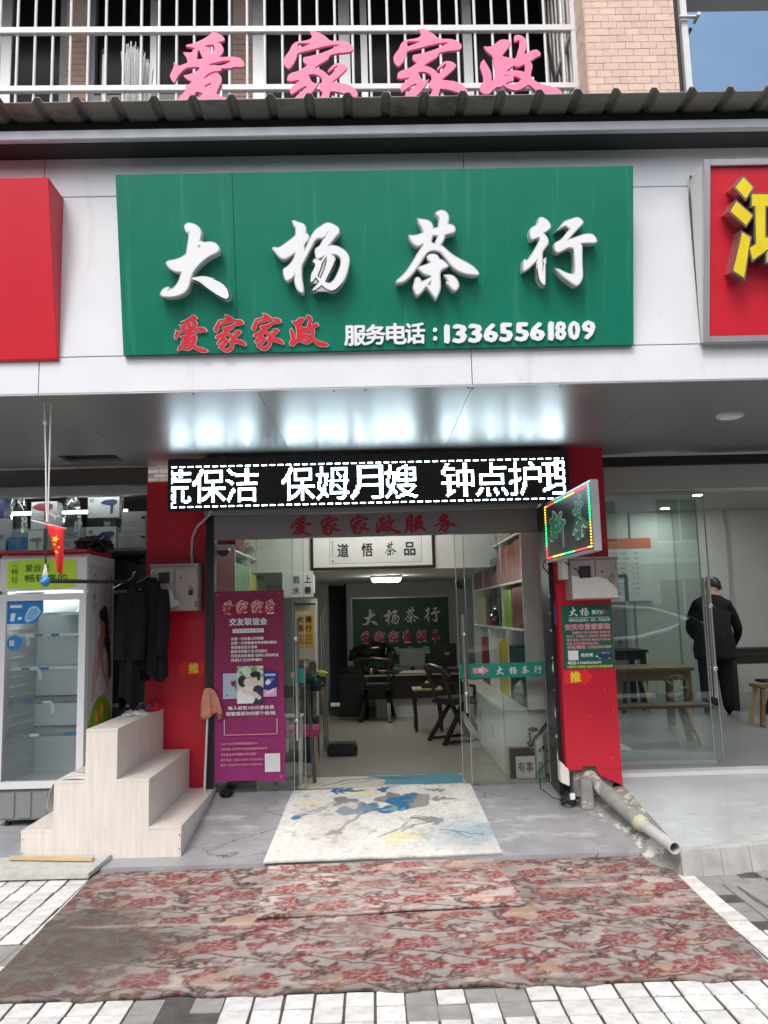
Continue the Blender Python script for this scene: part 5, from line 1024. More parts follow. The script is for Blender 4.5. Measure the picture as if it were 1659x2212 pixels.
bq = MB(); bq.box(fx0+.01, fx1-.01, fy0+.0, fy1-.02, .195, .405); kb = bq.build('base_box', 'fridge_grey', fr)
for k in range(5): x = fx0+.05+k*.12; BX(x, x+.1, fy0-.010, fy0-.0005, .205, .395).build('kick_panel', 'fridge_grey', kb, bevel=.004)
for x in (fx0+.08, fx1-.08):
    for y in (fy0+.06, fy1-.08): c_ = MB().cyl((x-.012, y, .168), (x+.012, y, .168), .028, n=14).build('castor', 'rubber', fr); BX(x-.018, x+.018, y-.02, y+.02, .175, .196).build('castor_fork', 'steel', c_)
# printed side panel: woman holding a carton, lime ground with fruit
pw, ph = fy1-fy0-.06, 1.64; r = Ras(pw, ph, .0085, S(196, 198, 202)); r.warp(.01, 6)
lg = S(132, 176, 30); r.ell(.30, .22, .33, .40, lg); r.poly([(0, 0), (pw, 0), (pw, .30), (0, .30)], lg)
sk_ = S(196, 160, 142); hrc = S(24, 20, 22); r.line([(.37, 1.15), (.44, .98), (.46, .80)], .15, hrc); r.ell(.35, 1.18, .105, .14, hrc); r.ell(.30, .82, .15, .20, S(226, 228, 232)); r.line([(.16, .92), (.12, .72), (.10, .62), (.20, .80), (.24, .98)], .05, sk_); r.line([(.42, .90), (.45, .70), (.36, .78), (.27, .96)], .052, sk_); r.ell(.29, 1.13, .075, .10, sk_, rot=.2); r.ell(.31, 1.24, .09, .045, hrc, rot=-.3); r.ell(.31, .99, .035, .06, sk_); r.poly([(.20, 1.03), (.25, 1.03), (.25, 1.18), (.20, 1.18)], S(235, 235, 235)); r.ell(.235, 1.03, .03, .05, sk_); r.line([(.26, 1.095), (.30, 1.09)], .012, S(170, 70, 70)); r.ell(.275, 1.15, .012, .005, hrc); r.ell(.325, 1.145, .012, .005, hrc)
for cx_, cy_, c_ in ((.20, .46, (226, 150, 50)), (.32, .50, (240, 170, 60)), (.20, .30, (200, 60, 50)), (.30, .31, (190, 40, 40)), (.14, .10, (190, 140, 70)), (.34, .12, (235, 235, 220))): r.ell(cx_, cy_, .045, .06, S(*c_)); r.ell(cx_+.01, cy_, .02, .04, S(*[min(255, int(v*1.15)) for v in c_]))
sp_ = r.sheet('side_print', 'print', fr, lambda X, Y: np.stack([np.full(X.shape, fx1+.0015), fy0+.04+X, .42+Y], -1))
US, NS_ = Vector((0, 1, 0)), Vector((1, 0, 0))
for i, s in enumerate('畅轻爱自己真品'): words(s, 'side_text', 'ink_black', fr, (fx1, fy0+.50, 1.94-i*.085), .06, .065, U=US, N=NS_, off=.003)
for i, s in enumerate('爱自己'): words(s, 'side_text', 'leaf_print', fr, (fx1, fy0+.40, 1.94-i*.085), .055, .06, U=US, N=NS_, off=.003)
for i, s in enumerate('畅轻'): words(s, 'side_text', 'ink_black', fr, (fx1, fy0+.12, 1.78-i*.075), .055, .06, U=US, N=NS_, off=.003)
MB().lathe((fx1+.0026, fy0+.15, 1.96), [(.026, 0), (.032, 0), (.032, .001), (.026, .001)], 20, 'x').build('round_mark', 'ink_black', fr)
# crumpled black bag on the fridge
bgm = MB(); c = at(203, 1175, 6.45); rs_ = np.random.RandomState(3); n_, m_ = 26, 14; vs = []
for i in range(m_+1):
    t = math.pi*i/m_
    for k in range(n_):
        a = 2*math.pi*k/n_; j = 1+rs_.uniform(-.22, .22); vs.append((c.x+.14*math.sin(t)*math.cos(a)*j, 6.45+.11*math.sin(t)*math.sin(a)*j, max(fz1+.0335-(.06 if math.cos(a) > .5 else 0)*0, fz1+.095-.07*math.cos(t)*j)))
bgm._a(vs, [(i*n_+k, i*n_+(k+1) % n_, (i+1)*n_+(k+1) % n_, (i+1)*n_+k) for i in range(m_) for k in range(n_)]); tag(bgm.build('plastic_bag', 'bag_black'), 'crumpled black plastic bag on top of the fridge', 'bag')
# ------------------------------------------------------------------ coats on the rail
def coat(name, label, pts_y, xc, w_, ztop, zbot, m, seed):
    rs_ = np.random.RandomState(seed); n_, mm_ = 40, 22; vs = []; ph = rs_.rand(4)*6
    for j in range(mm_+1):
        t = j/mm_; sh = min(1, .30+1.05*t**.45) if t < .3 else 1-.06*math.sin((t-.3)*3)
        for k in range(n_):
            a = 2*math.pi*k/n_; f = 1+.13*math.sin(5*a+ph[0])*t+.09*math.sin(11*a+ph[1]+t*2)*t
            zz_ = ztop-(ztop-zbot)*t-(.05*math.sin(2*a+ph[2])*t*t); vs.append((xc+w_/2*sh*math.cos(a)*f+.03*t*math.sin(ph[3]), pts_y+.085*sh*math.sin(a)*f, zz_-.10*abs(math.cos(a))*(1 if t < .25 else .2)*min(1, t*4)))
    q = MB(); q._a(vs, [(j*n_+k, j*n_+(k+1) % n_, (j+1)*n_+(k+1) % n_, (j+1)*n_+k) for j in range(mm_) for k in range(n_)]+[tuple(range(n_))[::-1]])
    t_ = thing(name, label, 'coat', (xc, pts_y, zbot)); q.build('coat_body', m, t_, smooth=True)
    for s in (-1, 1):
        a = Vector((xc+s*w_*.36, pts_y, ztop-.11)); b = Vector((xc+s*w_*.46, pts_y-.05, ztop-.36)); c = Vector((xc+s*w_*.44, pts_y-.08, ztop-.62)); MB().tube([a, a.lerp(b, .5), b, b.lerp(c, .5), c], [.055, .062, .058, .054, .05], 12).build('sleeve', m, t_, smooth=True)
    MB().tube([(xc-.16, pts_y, ztop-.06), (xc, pts_y, ztop+.02), (xc, pts_y, ztop+.055), (xc+.02, pts_y, ztop+.065)], .004, 6).build('hanger', 'steel', t_)
coat('black_coat', 'long black coat hanging at the rail end before the red pillar', 6.44, -1.775, .23, 1.96, 1.20, 'cloth_black', 2); coat('dark_jacket', 'black jacket hanging between the fridge and the long coat', 6.36, -1.90, .15, 1.94, 1.00, 'cloth_black', 7)

# ------------------------------------------------------------------ hair-dryer shop window on the left
gw = thing('shop_window', 'large shop window pane behind the fridge with hair dryer boxes inside', 'window', (-3.0, 6.90, .2))
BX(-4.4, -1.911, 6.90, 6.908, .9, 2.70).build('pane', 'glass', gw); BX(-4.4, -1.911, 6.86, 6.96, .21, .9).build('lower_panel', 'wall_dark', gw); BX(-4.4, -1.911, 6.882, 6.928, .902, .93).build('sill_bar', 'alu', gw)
shf = thing('display_shelf', 'dark shelf behind the shop window that carries the hair dryer boxes', 'shelf', (-3.0, 7.2, .2))
zS = at(200, 1186, 7.08).z; BX(-4.3, -1.95, 7.0, 7.5, zS-.03, zS-.002).build('shelf_board', 'wall_grey', shf); BX(-4.3, -1.95, 7.48, 7.5, .2, zS-.0305).build('back_board', 'wall_dark', shf); BX(-4.3, -1.95, 7.0, 7.48, zS-.40, zS-.37).build('shelf_board', 'wall_grey', shf)
for x in (-4.3, -1.97): BX(x, x+.02, 7.002, 7.478, .2, zS-.031).build('side_board', 'wall_grey', shf)
def dryer(t, x, y, z, w_, m, s=1):
    q = MB(); q.prism([(x+s*a*w_, y, z+b*w_) for a, b in ((0, .30), (.10, .36), (.32, .38), (.42, .34), (.40, .26), (.30, .20), (.10, .24), (0, .27))][::s], (0, -.002, 0)); q.build('dryer_print', m, t); q = MB(); q.prism([(x+s*a*w_, y-.0002, z+b*w_) for a, b in ((.24, .22), (.32, .22), (.30, .02), (.24, 0))][::s], (0, -.002, 0)); q.build('dryer_print', m, t)
YB = 7.08
def dbox(px0, px1, py0, py1, label, m, art, base=None):
    a, b = at(px0, py1, YB), at(px1, py0, YB); z0_ = base if base is not None else a.z; t = thing('dryer_box', label, 'box', ((a.x+b.x)/2, YB+.06, z0_))
    BX(a.x, b.x, YB, YB+.13, z0_, b.z).build('carton', m, t, bevel=.002); w_, h_ = b.x-a.x, b.z-z0_
    if art == 'd': dryer(t, a.x+w_*.42, YB-.0005, z0_+h_*.16, w_*1.25, 'ink_navy'); words('KZ', 'mark', 'ink_black', t, (a.x+.02, YB-.001, b.z-.06), .035, .03, bold=.04, off=.001)
    if art == 'r': dryer(t, a.x+w_*.06, YB-.0005, z0_+h_*.30, w_*1.9, 'dryer_red')
    if art == 'k': dryer(t, a.x+w_*.1, YB-.0005, z0_+h_*.1, w_*1.9, 'ink_grey')
    if art == 't':
        for k in range(4): BX(a.x+w_*.08, a.x+w_*(.5+.1*(k % 3)), YB-.0012, YB-.0002, z0_+h_*(.3+.14*k), z0_+h_*(.3+.14*k)+.004).build('print_line', 'ink_grey', t)
        BX(b.x-w_*.2, b.x-w_*.04, YB-.0012, YB-.0002, z0_+h_*.62, z0_+h_*.76).build('print_block', 'ink_black', t)
    return (a, b, z0_)
D2 = dbox(186, 251, 1137, 1184, 'white hair dryer carton with navy dryer, lower of two', 'card_white', 'd', zS)
zt2 = D2[1].z+.001; a_, b_2 = at(189, 1137, YB), at(250, 1117, YB)
fb2 = thing('portrait_box', 'narrow dark carton with a face printed on it, between two white dryer cartons', 'box', ((a_.x+b_2.x)/2, YB+.06, zt2)); BX(a_.x, b_2.x, YB, YB+.13, zt2, zt2+.078).build('carton', 'black', fb2)
r = Ras(.09, .075, .004, S(20, 20, 22)); r.ell(.045, .036, .028, .038, S(150, 145, 142)); r.ell(.05, .06, .04, .018, S(20, 20, 22)); r.ell(.035, .042, .007, .003, S(40, 40, 42)); r.ell(.055, .042, .007, .003, S(40, 40, 42)); r.ell(.043, .018, .01, .004, S(90, 70, 70)); r.sheet('portrait', 'print', fb2, lambda X, Y: np.stack([a_.x+.13+X, np.full(X.shape, YB-.001), zt2+.0015+Y], -1))
dbox(189, 258, 1069, 1116, 'white hair dryer carton with navy dryer, uppermost on the face carton', 'card_white', 'd', zt2+.079)
dbox(60, 94, 1145, 1186, 'white carton with a dark dryer nozzle printed on it', 'card_white', 'k', zS); zt3 = at(66, 1145, YB).z
dbox(66, 123, 1083, 1145, 'tall white carton with a faded red hair dryer', 'card_white', 'r', zt3+.002); dbox(17, 47, 1159, 1186, 'small blue and white hair dryer carton near the fridge header', 'ink_blue', 'k', zS)
F_ = dbox(254, 316, 1149, 1201, 'grey carton with printed text panel against the red pillar, lower one', 'card_grey', 't', zS); dbox(262, 316, 1104, 1147, 'grey carton with printed text panel against the red pillar, upper one', 'card_grey', 't', F_[1].z+.002)
dbox(97, 128, 1148, 1186, 'brown carton standing between the white dryer cartons', 'box_cream', 't', zS); dbox(131, 166, 1163, 1186, 'low grey carton beside the lower dryer carton', 'card_grey', 't', zS)
dbox(-30, 14, 1120, 1186, 'tall grey carton at the fridge corner of the window', 'card_grey', 'k', zS); dbox(-12, 10, 1062, 1118, 'small dark carton on the tall grey carton', 'ink_navy', 't', at(-12, 1119, YB).z)
for k_, (pa_, pb_, y0_, y1_) in enumerate(((133, 178, 1062, 1158), (22, 60, 1058, 1150))):
    a_, b_3 = at(pa_, y1_, 7.30), at(pb_, y0_, 7.30); bq_ = MB(); nn2 = 16; vs_ = []
    for j_ in range(9):
        for i_ in range(nn2):
            an_ = 2*math.pi*i_/nn2; t_ = j_/8; w2_ = (.35+.65*min(1, t_*2.2))*(b_3.x-a_.x)/2; f_2 = 1+.12*math.sin(5*an_+j_)+.08*math.sin(9*an_+k_); vs_.append(((a_.x+b_3.x)/2+w2_*math.cos(an_)*f_2, 7.30+.05*math.sin(an_)*f_2, b_3.z+(a_.z-b_3.z)*t_))
    bq_._a(vs_, [(j_*nn2+i_, j_*nn2+(i_+1) % nn2, (j_+1)*nn2+(i_+1) % nn2, (j_+1)*nn2+i_) for j_ in range(8) for i_ in range(nn2)]); tag(bq_.build('hanging_bag', 'film', smooth=True), ('clear plastic bag hanging between the dryer cartons', 'clear plastic bag hanging beside the tall red dryer carton')[k_], 'bag')
wl_ = thing('window_fill_light', 'added hidden fill lamp at the top of the hair dryer shop window', 'lamp', (-3.0, 6.98, 2.75)); BX(-4.2, -2.0, 6.965, 6.995, 2.80, 2.83).build('batten', 'white_paint', wl_); MB().cyl((-4.1, 6.98, 2.785), (-2.1, 6.98, 2.785), .012, n=8).build('tube', 'window_fill', wl_)  # fill lamp added behind the window rail to brighten the cartons
tb = thing('tube_light', 'lit white fluorescent tube running behind the hair dryer boxes', 'lamp', (-3.0, 7.42, at(100, 1107, 7.42).z)); zt4 = at(160, 1106, 7.42).z
MB().cyl((-4.2, 7.42, zt4), (-2.28, 7.42, zt4), .012, n=10).build('tube', 'lamp_cool', tb); BX(-4.2, -2.28, 7.435, 7.475, zt4-.02, zt4+.02).build('batten', 'white_paint', tb); BX(-4.25, -1.95, 7.476, 7.5, zS, 2.5).build('back_board', 'fridge_grey', shf)
# ------------------------------------------------------------------ carpets
def red_carpet(W_, H_, d, seed, dirt=True):
    r = Ras(W_, H_, d, S(164, 156, 150)); n2 = vnoise(r.X, r.Y, 9, seed+1)
    r.mix((vnoise(r.X, r.Y, 1.9, seed)-.46)*6, S(126, 117, 108), .75); r.mix((vnoise(r.X, r.Y, 3.1, seed+2)-.50)*7, S(198, 190, 184), .6)
    r.warp(.020, 17, seed); red, dk, och = S(136, 40, 42), S(84, 42, 42), S(184, 138, 94); rs_ = np.random.RandomState(seed); g_ = S(196, 176, 168)
    px_, py_, K = .50, .355, 1.08
    for j in range(-1, int(H_/py_)+2):
        for i in range(-1, int(W_/px_)+2):
            cx = (i+(.5 if j % 2 else 0))*px_+.1+seed*.07; cy = j*py_+.10+.04*math.sin(i*2.1)
            if (i+2*j) % 3 != 0:
                for k in range(6): a = k*1.05; r.ell(cx+.30+.075*math.cos(a), cy+.02+.05*math.sin(a), .06, .042, och, rot=a, a=.42)
                for k in range(5): a = k*1.3; r.line([(cx+.30+.02*math.cos(a), cy+.02+.015*math.sin(a)), (cx+.30+.09*math.cos(a+.8), cy+.02+.06*math.sin(a+.8))], .005, S(210, 180, 140), .5)
            st_ = [(cx-.37, cy-.10), (cx-.20, cy-.085), (cx-.06, cy-.03), (cx+.10, cy-.10), (cx+.30, cy-.17)]
            for L_, w2 in ((st_, .013), ([(cx-.06, cy-.03), (cx+.05, cy+.09), (cx+.21, cy+.15), (cx+.30, cy+.16)], .011), ([(cx-.20, cy-.085), (cx-.29, cy-.02), (cx-.33, cy+.07)], .009), ([(cx+.10, cy-.10), (cx+.05, cy-.17)], .009), ([(cx+.30, cy-.17), (cx+.40, cy-.15)], .008)): r.line(L_, w2, dk)
            rx, ry = cx-.01, cy+.05
            for k in range(13): a = k*2.4; q_ = (.25+.75*((k*7) % 13)/13); r.ell(rx+.088*K*q_*math.cos(a), ry+.058*K*q_*math.sin(a), .046, .029, red if k % 4 else S(112, 46, 46), rot=a)
            r.ell(rx, ry, .08, .052, red)
            for k in range(20):
                a = k*2.4+j; q_ = math.sqrt((k+.5)/20); ux, uy = rx+.105*K*q_*math.cos(a), ry+.068*K*q_*math.sin(a)
                r.line([(ux+.030*math.cos(a+1.2+t_), uy+.020*math.sin(a+1.2+t_)) for t_ in (0, .55, 1.1, 1.65)], .0052, g_, .8)
            for (dx, dy, ro) in ((-.38, -.10, .3), (-.33, .09, 1.4), (.38, -.15, .3), (.31, .17, .3), (.04, -.20, -.9), (-.19, -.14, .2), (.20, -.06, -.5), (-.24, -.03, 1.0), (-.13, -.01, .5), (.17, .06, -.3), (-.05, -.13, -.3), (.24, .10, .9)):
                cc_ = red if rs_.rand() > .4 else dk; s2 = rs_.uniform(.95, 1.5); r.ell(cx+dx, cy+dy, .046*s2, .017*s2, cc_, rot=ro); r.ell(cx+dx+.03*math.cos(ro+.8), cy+dy+.03*math.sin(ro+.8), .030*s2, .012*s2, cc_, rot=ro+.9); r.ell(cx+dx+.03*math.cos(ro-.7), cy+dy+.03*math.sin(ro-.7), .026*s2, .011*s2, cc_, rot=ro-.8)
                r.line([(cx+dx-.045*math.cos(ro), cy+dy-.045*math.sin(ro)), (cx+dx+.045*math.cos(ro), cy+dy+.045*math.sin(ro))], .0035, g_, .7)
                for k in (-1, 1): r.line([(cx+dx, cy+dy), (cx+dx+.03*math.cos(ro+k*.8), cy+dy+.03*math.sin(ro+k*.8))], .003, g_, .6)
    for k in range(int(W_*H_*22)):
        q_ = rs_.rand(4); ux, uy, ro = q_[0]*W_, q_[1]*H_, q_[2]*6.3; cc_ = (red, dk, S(124, 62, 58))[k % 3]; r.line([(ux-.05*math.cos(ro), uy-.035*math.sin(ro)), (ux, uy), (ux+.06*math.cos(ro+.5), uy+.04*math.sin(ro+.5))], .006, dk, .8)
        for t_ in (-1, 0, 1): r.ell(ux+.022*math.cos(ro+t_), uy+.018*math.sin(ro+t_), .022+.010*q_[3], .0085, cc_, rot=ro+t_*.9, a=.85)
    r.mix((vnoise(r.X, r.Y, 30, seed+21, 3)-.46)*6, S(152, 143, 136), .34); r.mix((vnoise(r.X*7, r.Y*.6, 16, seed+22, 2)-.42)*5, S(176, 168, 162), .26)
    r.mix((vnoise(r.X, r.Y, 4.2, seed+6)-.54)*6, S(150, 141, 134), .5); r.mix((vnoise(r.X*.6, r.Y*2.5, 4.4, seed+11)-.60)*7, S(214, 206, 200), .4)
    r.C *= (.66+.62*vnoise(r.X, r.Y, 1.8, seed+15))[..., None]; gm_ = r.C.mean(-1, keepdims=True); r.C = r.C*.86+gm_*.14; r.C *= np.array((.82, .785, .765))*(1+.45*(vnoise(r.X, r.Y, 28, seed+4)-.45))[..., None]
    if dirt:
        dm = np.clip(1-np.hypot((r.X-.15)/.80, (r.Y-.58)/.80), 0, 1)*(.35+1.2*vnoise(r.X, r.Y, 3.5, 77)); r.mix(dm*2.1, S(80, 73, 67), .85); r.mix(np.clip(.1-np.minimum(np.minimum(r.X, W_-r.X), np.minimum(r.Y, H_-r.Y)), 0, .1)*7*n2, S(84, 74, 68), .8)
        for yy in (.83,): r.mix(np.exp(-((r.Y-yy-.02*np.sin(r.X*3))/.018)**2)*np.clip(vnoise(r.X, r.Y, 3, 91)-.35, 0, 1)*3.0, S(200, 192, 186), .5)
    return r
def quad_fn(P00, P10, P11, P01, W_, H_, zfun):
    def f(X, Y):
        s_, t = X/W_, Y/H_; x = (P00[0]*(1-s_)+P10[0]*s_)*(1-t)+(P01[0]*(1-s_)+P11[0]*s_)*t; y = (P00[1]*(1-s_)+P10[1]*s_)*(1-t)+(P01[1]*(1-s_)+P11[1]*s_)*t
        return np.stack([x, y, zfun(x, y, s_, t)], -1)
    return f
W_, H_ = 3.55, 1.82
r = red_carpet(W_, H_, .0085, 2)
jag = lambda s_, f: .012*np.sin(s_*f)+.008*np.sin(s_*f*2.7+1)
def zc(x, y, s_, t): return .0185+.006*np.exp(-((y-4.52+.03*np.sin(x*1.3))/.035)**2)*(.3+.7*(x < -.3))+.003*np.exp(-((y-4.05-.05*x)/.05)**2)+.004*vnoise(x+5, y, 3, 8)+.012*np.exp(-((x+1.62)/.05)**2)*np.exp(-((y-4.6)/.25)**2)
f0 = quad_fn((-1.77, 3.675), (1.735, 3.665), (1.805, 5.415), (-1.825, 5.415), W_, H_, zc)
def f1(X, Y):
    P = f0(X, Y); e = np.clip(1-Y/.10, 0, 1); P[..., 1] += e*(.012*vnoise(X, Y*0, 40, 13, 3)+.018*np.sin(X*4.3)*0+.016*np.sin(X*9)+.01*np.sin(X*23)+.02*np.exp(-((X-2.1)/.12)**2)-.015*np.exp(-((X-2.35)/.1)**2)); return P
cpt = r.sheet('floral_carpet', 'woven', None, f1, .012); tag(cpt, 'large worn grey carpet with red roses lying on the tiled pavement', 'carpet')
W2, H2 = 1.47, .98; r = red_carpet(W2, H2, .0085, 5, False); r.C = np.clip(r.C*1.42, 0, 1)
f2 = quad_fn((-.665, 4.50), (.785, 4.585), (.73, 5.40), (-.72, 5.40), W2, H2, lambda x, y, s_, t: zc(x, y, s_, t)*.75+.0215+.004*np.sin(x*7)*np.clip(1-t*4, 0, 1))
tag(r.sheet('carpet_offcut', 'woven', None, f2, .010), 'lighter red-rose carpet offcut laid over the large one before the white rug', 'carpet')
def white_rug(W_, H_, d):
    r = Ras(W_, H_, d, S(222, 220, 214)); n1 = vnoise(r.X, r.Y, 3, 31); r.C *= (.86+.28*n1)[..., None]; r.warp(.055, 7, 12)
    gy, bl, ye, te = S(134, 130, 124), S(36, 108, 150), S(228, 216, 150), S(120, 152, 164)
    r.mix((vnoise(r.X, r.Y, 6, 41)-.55)*8, S(196, 200, 200), .5)
    for cx, cy, rx, ry in ((.17, 1.05, .09, .10), (.98, .35, .14, .09), (.62, 1.22, .15, .06), (.55, 1.28, .1, .08), (.86, .30, .07, .12)): r.ell(cx, cy, rx, ry, ye, a=.45)
    sp_ = lambda cx, cy, rx, ry, c, n, seed: [r.ell(cx+rx*math.cos(k*2.4+seed)*((k % 5)/5), cy+ry*math.sin(k*2.4+seed)*((k % 5)/5), rx*.42, ry*.40, c, rot=k) for k in range(n)]
    sp_(.47, 1.08, .16, .09, gy, 7, 1); sp_(.98, 1.04, .26, .13, gy, 11, 2); sp_(.62, .88, .22, .11, bl, 10, 3); sp_(.93, .98, .17, .15, bl, 9, 4); sp_(.85, .86, .12, .06, te, 5, 9); sp_(.45, 1.30, .17, .05, bl, 6, 5); sp_(.80, 1.27, .05, .11, bl, 5, 6); sp_(.42, .46, .085, .05, gy, 6, 7); sp_(1.12, .62, .15, .07, gy, 8, 8); sp_(1.26, 1.02, .12, .05, gy, 5, 5); sp_(1.22, 1.25, .11, .05, gy, 5, 2)
    r.line([(.45, .48), (.56, .70), (.60, .84)], .028, gy); r.line([(.10, .78), (.25, .90), (.38, 1.05)], .014, gy); r.ell(.13, .76, .05, .026, bl, rot=.5); r.line([(.16, .78), (.33, .94)], .016, bl); r.line([(.98, .56), (.86, .42), (.74, .34)], .012, gy); r.line([(1.16, .62), (1.0, .50), (.92, .44)], .016, gy); r.line([(1.02, .69), (1.18, .66)], .012, gy)
    for a in range(14): r.line([(.1+.09*a, .60+.3*math.sin(a*1.9)), (.2+.09*a, .66+.3*math.sin(a*1.9+.5))], .005, gy, .7)
    bm_ = np.clip(1.2-np.hypot((r.X-1.42)/.36, (r.Y-.36)/.34), 0, 1)*(.3+1.2*vnoise(r.X, r.Y, 5, 55)); r.mix(bm_*1.3, S(132, 158, 172), .8); r.line([(1.20, .42), (1.36, .36), (1.50, .33)], .016, S(54, 84, 100), .7); r.line([(1.32, .37), (1.36, .28), (1.40, .30)], .014, S(54, 84, 100), .6)
    for k in range(70): q = NR.rand(2); r.ell(q[0]*W_, q[1]*H_, .004+.006*NR.rand(), .003+.004*NR.rand(), S(120, 118, 112), a=.5)
    r.mix((vnoise(r.X, r.Y, 2.2, 71)-.50)*5, S(188, 184, 176), .45); r.mix((vnoise(r.X, r.Y, 14, 73)-.60)*8, S(150, 147, 140), .5); r.C *= .95*(1+.35*(vnoise(r.X, r.Y, 45, 61, 2)-.38))[..., None]; return r
ramp = lambda y: .045+(y-5.42)*(.177/1.30)
W_, H_ = 1.55, 1.36; r = white_rug(W_, H_, .007)
f3 = quad_fn((-.752, 5.395), (.797, 5.430), (.752, 6.72), (-.690, 6.668), W_, H_, lambda x, y, s_, t: np.maximum(ramp(y), .045)+.017+.0035*np.sin(x*5+y*3)*np.sin(y*4)+.004*np.exp(-((s_-.42)/.05)**2)*np.clip(1-t*6, 0, 1))
tag(r.sheet('white_rug', 'pile', None, f3, .014), 'white rug with blue and grey paint splashes sloping up to the doorway', 'rug')
r = Ras(1.5, .62, .011, S(206, 202, 190)); r.warp(.05, 7, 5); r.mix((vnoise(r.X, r.Y, 4, 3)-.45)*6, S(196, 188, 150), .7); r.poly([(.78, .08), (1.5, 0), (1.5, .62), (.62, .62), (.80, .34)], S(86, 146, 162), warp=True); r.line([(.2, .1), (.45, .4), (.7, .5), (1.0, .38)], .03, S(40, 82, 104)); r.line([(.4, .15), (.62, .33), (.9, .52)], .02, S(40, 90, 120)); r.line([(.08, .05), (.2, .3)], .016, S(90, 90, 84))
tag(r.sheet('splash_rug', 'pile', None, lambda X, Y: np.stack([-.66+X*.92, 6.735+Y*.68, .232+0*X], -1), .010), 'teal and cream paint-splash rug just inside the doorway', 'rug')

# ------------------------------------------------------------------ drain pipe, plinth, cable
dp = thing('drain_pipe', 'pale plastic drain pipe, mortar-caked at its upper end, poking out beside the rug apron', 'pipe', (1.80, 5.6, .12))
pa, pm, pe = Vector((1.615, 6.36, .345)), Vector((1.745, 5.55, .195)), at(1458, 1832, 4.96)
rs_ = random.Random(2); pts = [pa.lerp(pm, i/9) for i in range(10)]; MB().tube(pts, [.052+rs_.uniform(-.006, .007) for _ in pts], 14).build('mortar_sleeve', 'mortar_grey', dp, smooth=True)
d_ = (pe-pm).normalized(); q = MB(); u, v = frame_of(d_); n_ = 20; ring = lambda c, rr: [c+(u*math.cos(2*math.pi*k/n_)+v*math.sin(2*math.pi*k/n_))*rr for k in range(n_)]
A_, B_, C_, D_ = ring(pm-d_*.05, .036), ring(pe, .036), ring(pe, .030), ring(pe-d_*.25, .030); q._a(A_+B_+C_+D_, [(a*n_+k, a*n_+(k+1) % n_, (a+1)*n_+(k+1) % n_, (a+1)*n_+k) for a in range(3) for k in range(n_)]); q.build('plastic_pipe', 'pvc', dp, smooth=True)
q = MB(); q.tube([pm+d_*(.03*i-.04) for i in range(5)], [.050, .056, .050, .053, .04], 14); o = q.build('sealing_foam', 'scroll_cream', dp, smooth=True)
q = MB(); nb_ = 16; vs = []
for k in range(nb_+1):
    t = k/nb_; y = 6.34-1.30*t; zi = max(ramp(y), .0)-.004; zo = .155+.125*(1-t); wi = 1.545+.20*t+.012*math.sin(k*1.7); xo = 1.872-.04*t
    vs += [(wi, y, zi), (wi+.05, y, zi+.018+.006*math.sin(k*2.3)), ((wi+xo)/2+.02, y, zi+(zo-zi)*.45+.008*math.sin(k*1.3)), (xo, y, zo+.004), (xo, y, -.0), (wi, y, -.0)]
q._a(vs, [(k*6+i, k*6+(i+1) % 6, (k+1)*6+(i+1) % 6, (k+1)*6+i) for k in range(nb_) for i in range(6)]+[tuple(range(6))[::-1], tuple(range(nb_*6, nb_*6+6))]); q.build('mortar_bed', 'mortar_grey', dp, smooth=True)
tag(MB().hexa([(1.505, 6.12, .14), (1.60, 6.12, .14), (1.60, 6.24, .16), (1.505, 6.24, .16), (1.515, 6.13, .36), (1.592, 6.13, .37), (1.592, 6.23, .37), (1.515, 6.23, .36)]).build('concrete_stump', 'mortar_grey', bevel=.008), 'small grey concrete stump at the foot of the red pillar', 'stump')
cc = thing('cable_coil', 'tangled coil of black cable with a white plug at the pillar foot', 'cable', (1.44, 6.22, .16))
q = []; rs_ = random.Random(9)
for k in range(90): a = k*.42; rr = .058+.016*math.sin(k*.37)+rs_.uniform(-.003, .003); q.append((1.435+rr*math.cos(a), 6.20+rr*.75*math.sin(a), .172+.0007*k+.012*math.sin(k*.9)))
MB().tube(q, .0048, 6).build('coil', 'black', cc, smooth=True); MB().tube([(1.40, 6.25, .19), (1.33, 6.28, .20), (1.25, 6.34, .26), (1.24, 6.36, .38), (1.31, 6.34, .46), (1.37, 6.32, .475)], .0045, 6).build('lead', 'black', cc, smooth=True); BX(1.425, 1.462, 6.13, 6.16, .215, .262).build('plug', 'ink_white', cc, bevel=.006)
tag(MB().hexa([(1.375, 6.19, .33), (1.44, 6.19, .30), (1.44, 6.29, .30), (1.375, 6.29, .33), (1.375, 6.19, .49), (1.44, 6.19, .42), (1.44, 6.29, .42), (1.375, 6.29, .49)]).build('plaster_lump', 'foam_white', bevel=.006), 'broken white plaster edge at the bottom corner of the red pillar', 'plaster')
tag(MB().blob((-1.215, 6.62, .235), .055, .05, .03, 12, 8, .15).build('black_rag', 'cloth_black', smooth=True), 'small black rag on the concrete beside the display stand', 'rag')

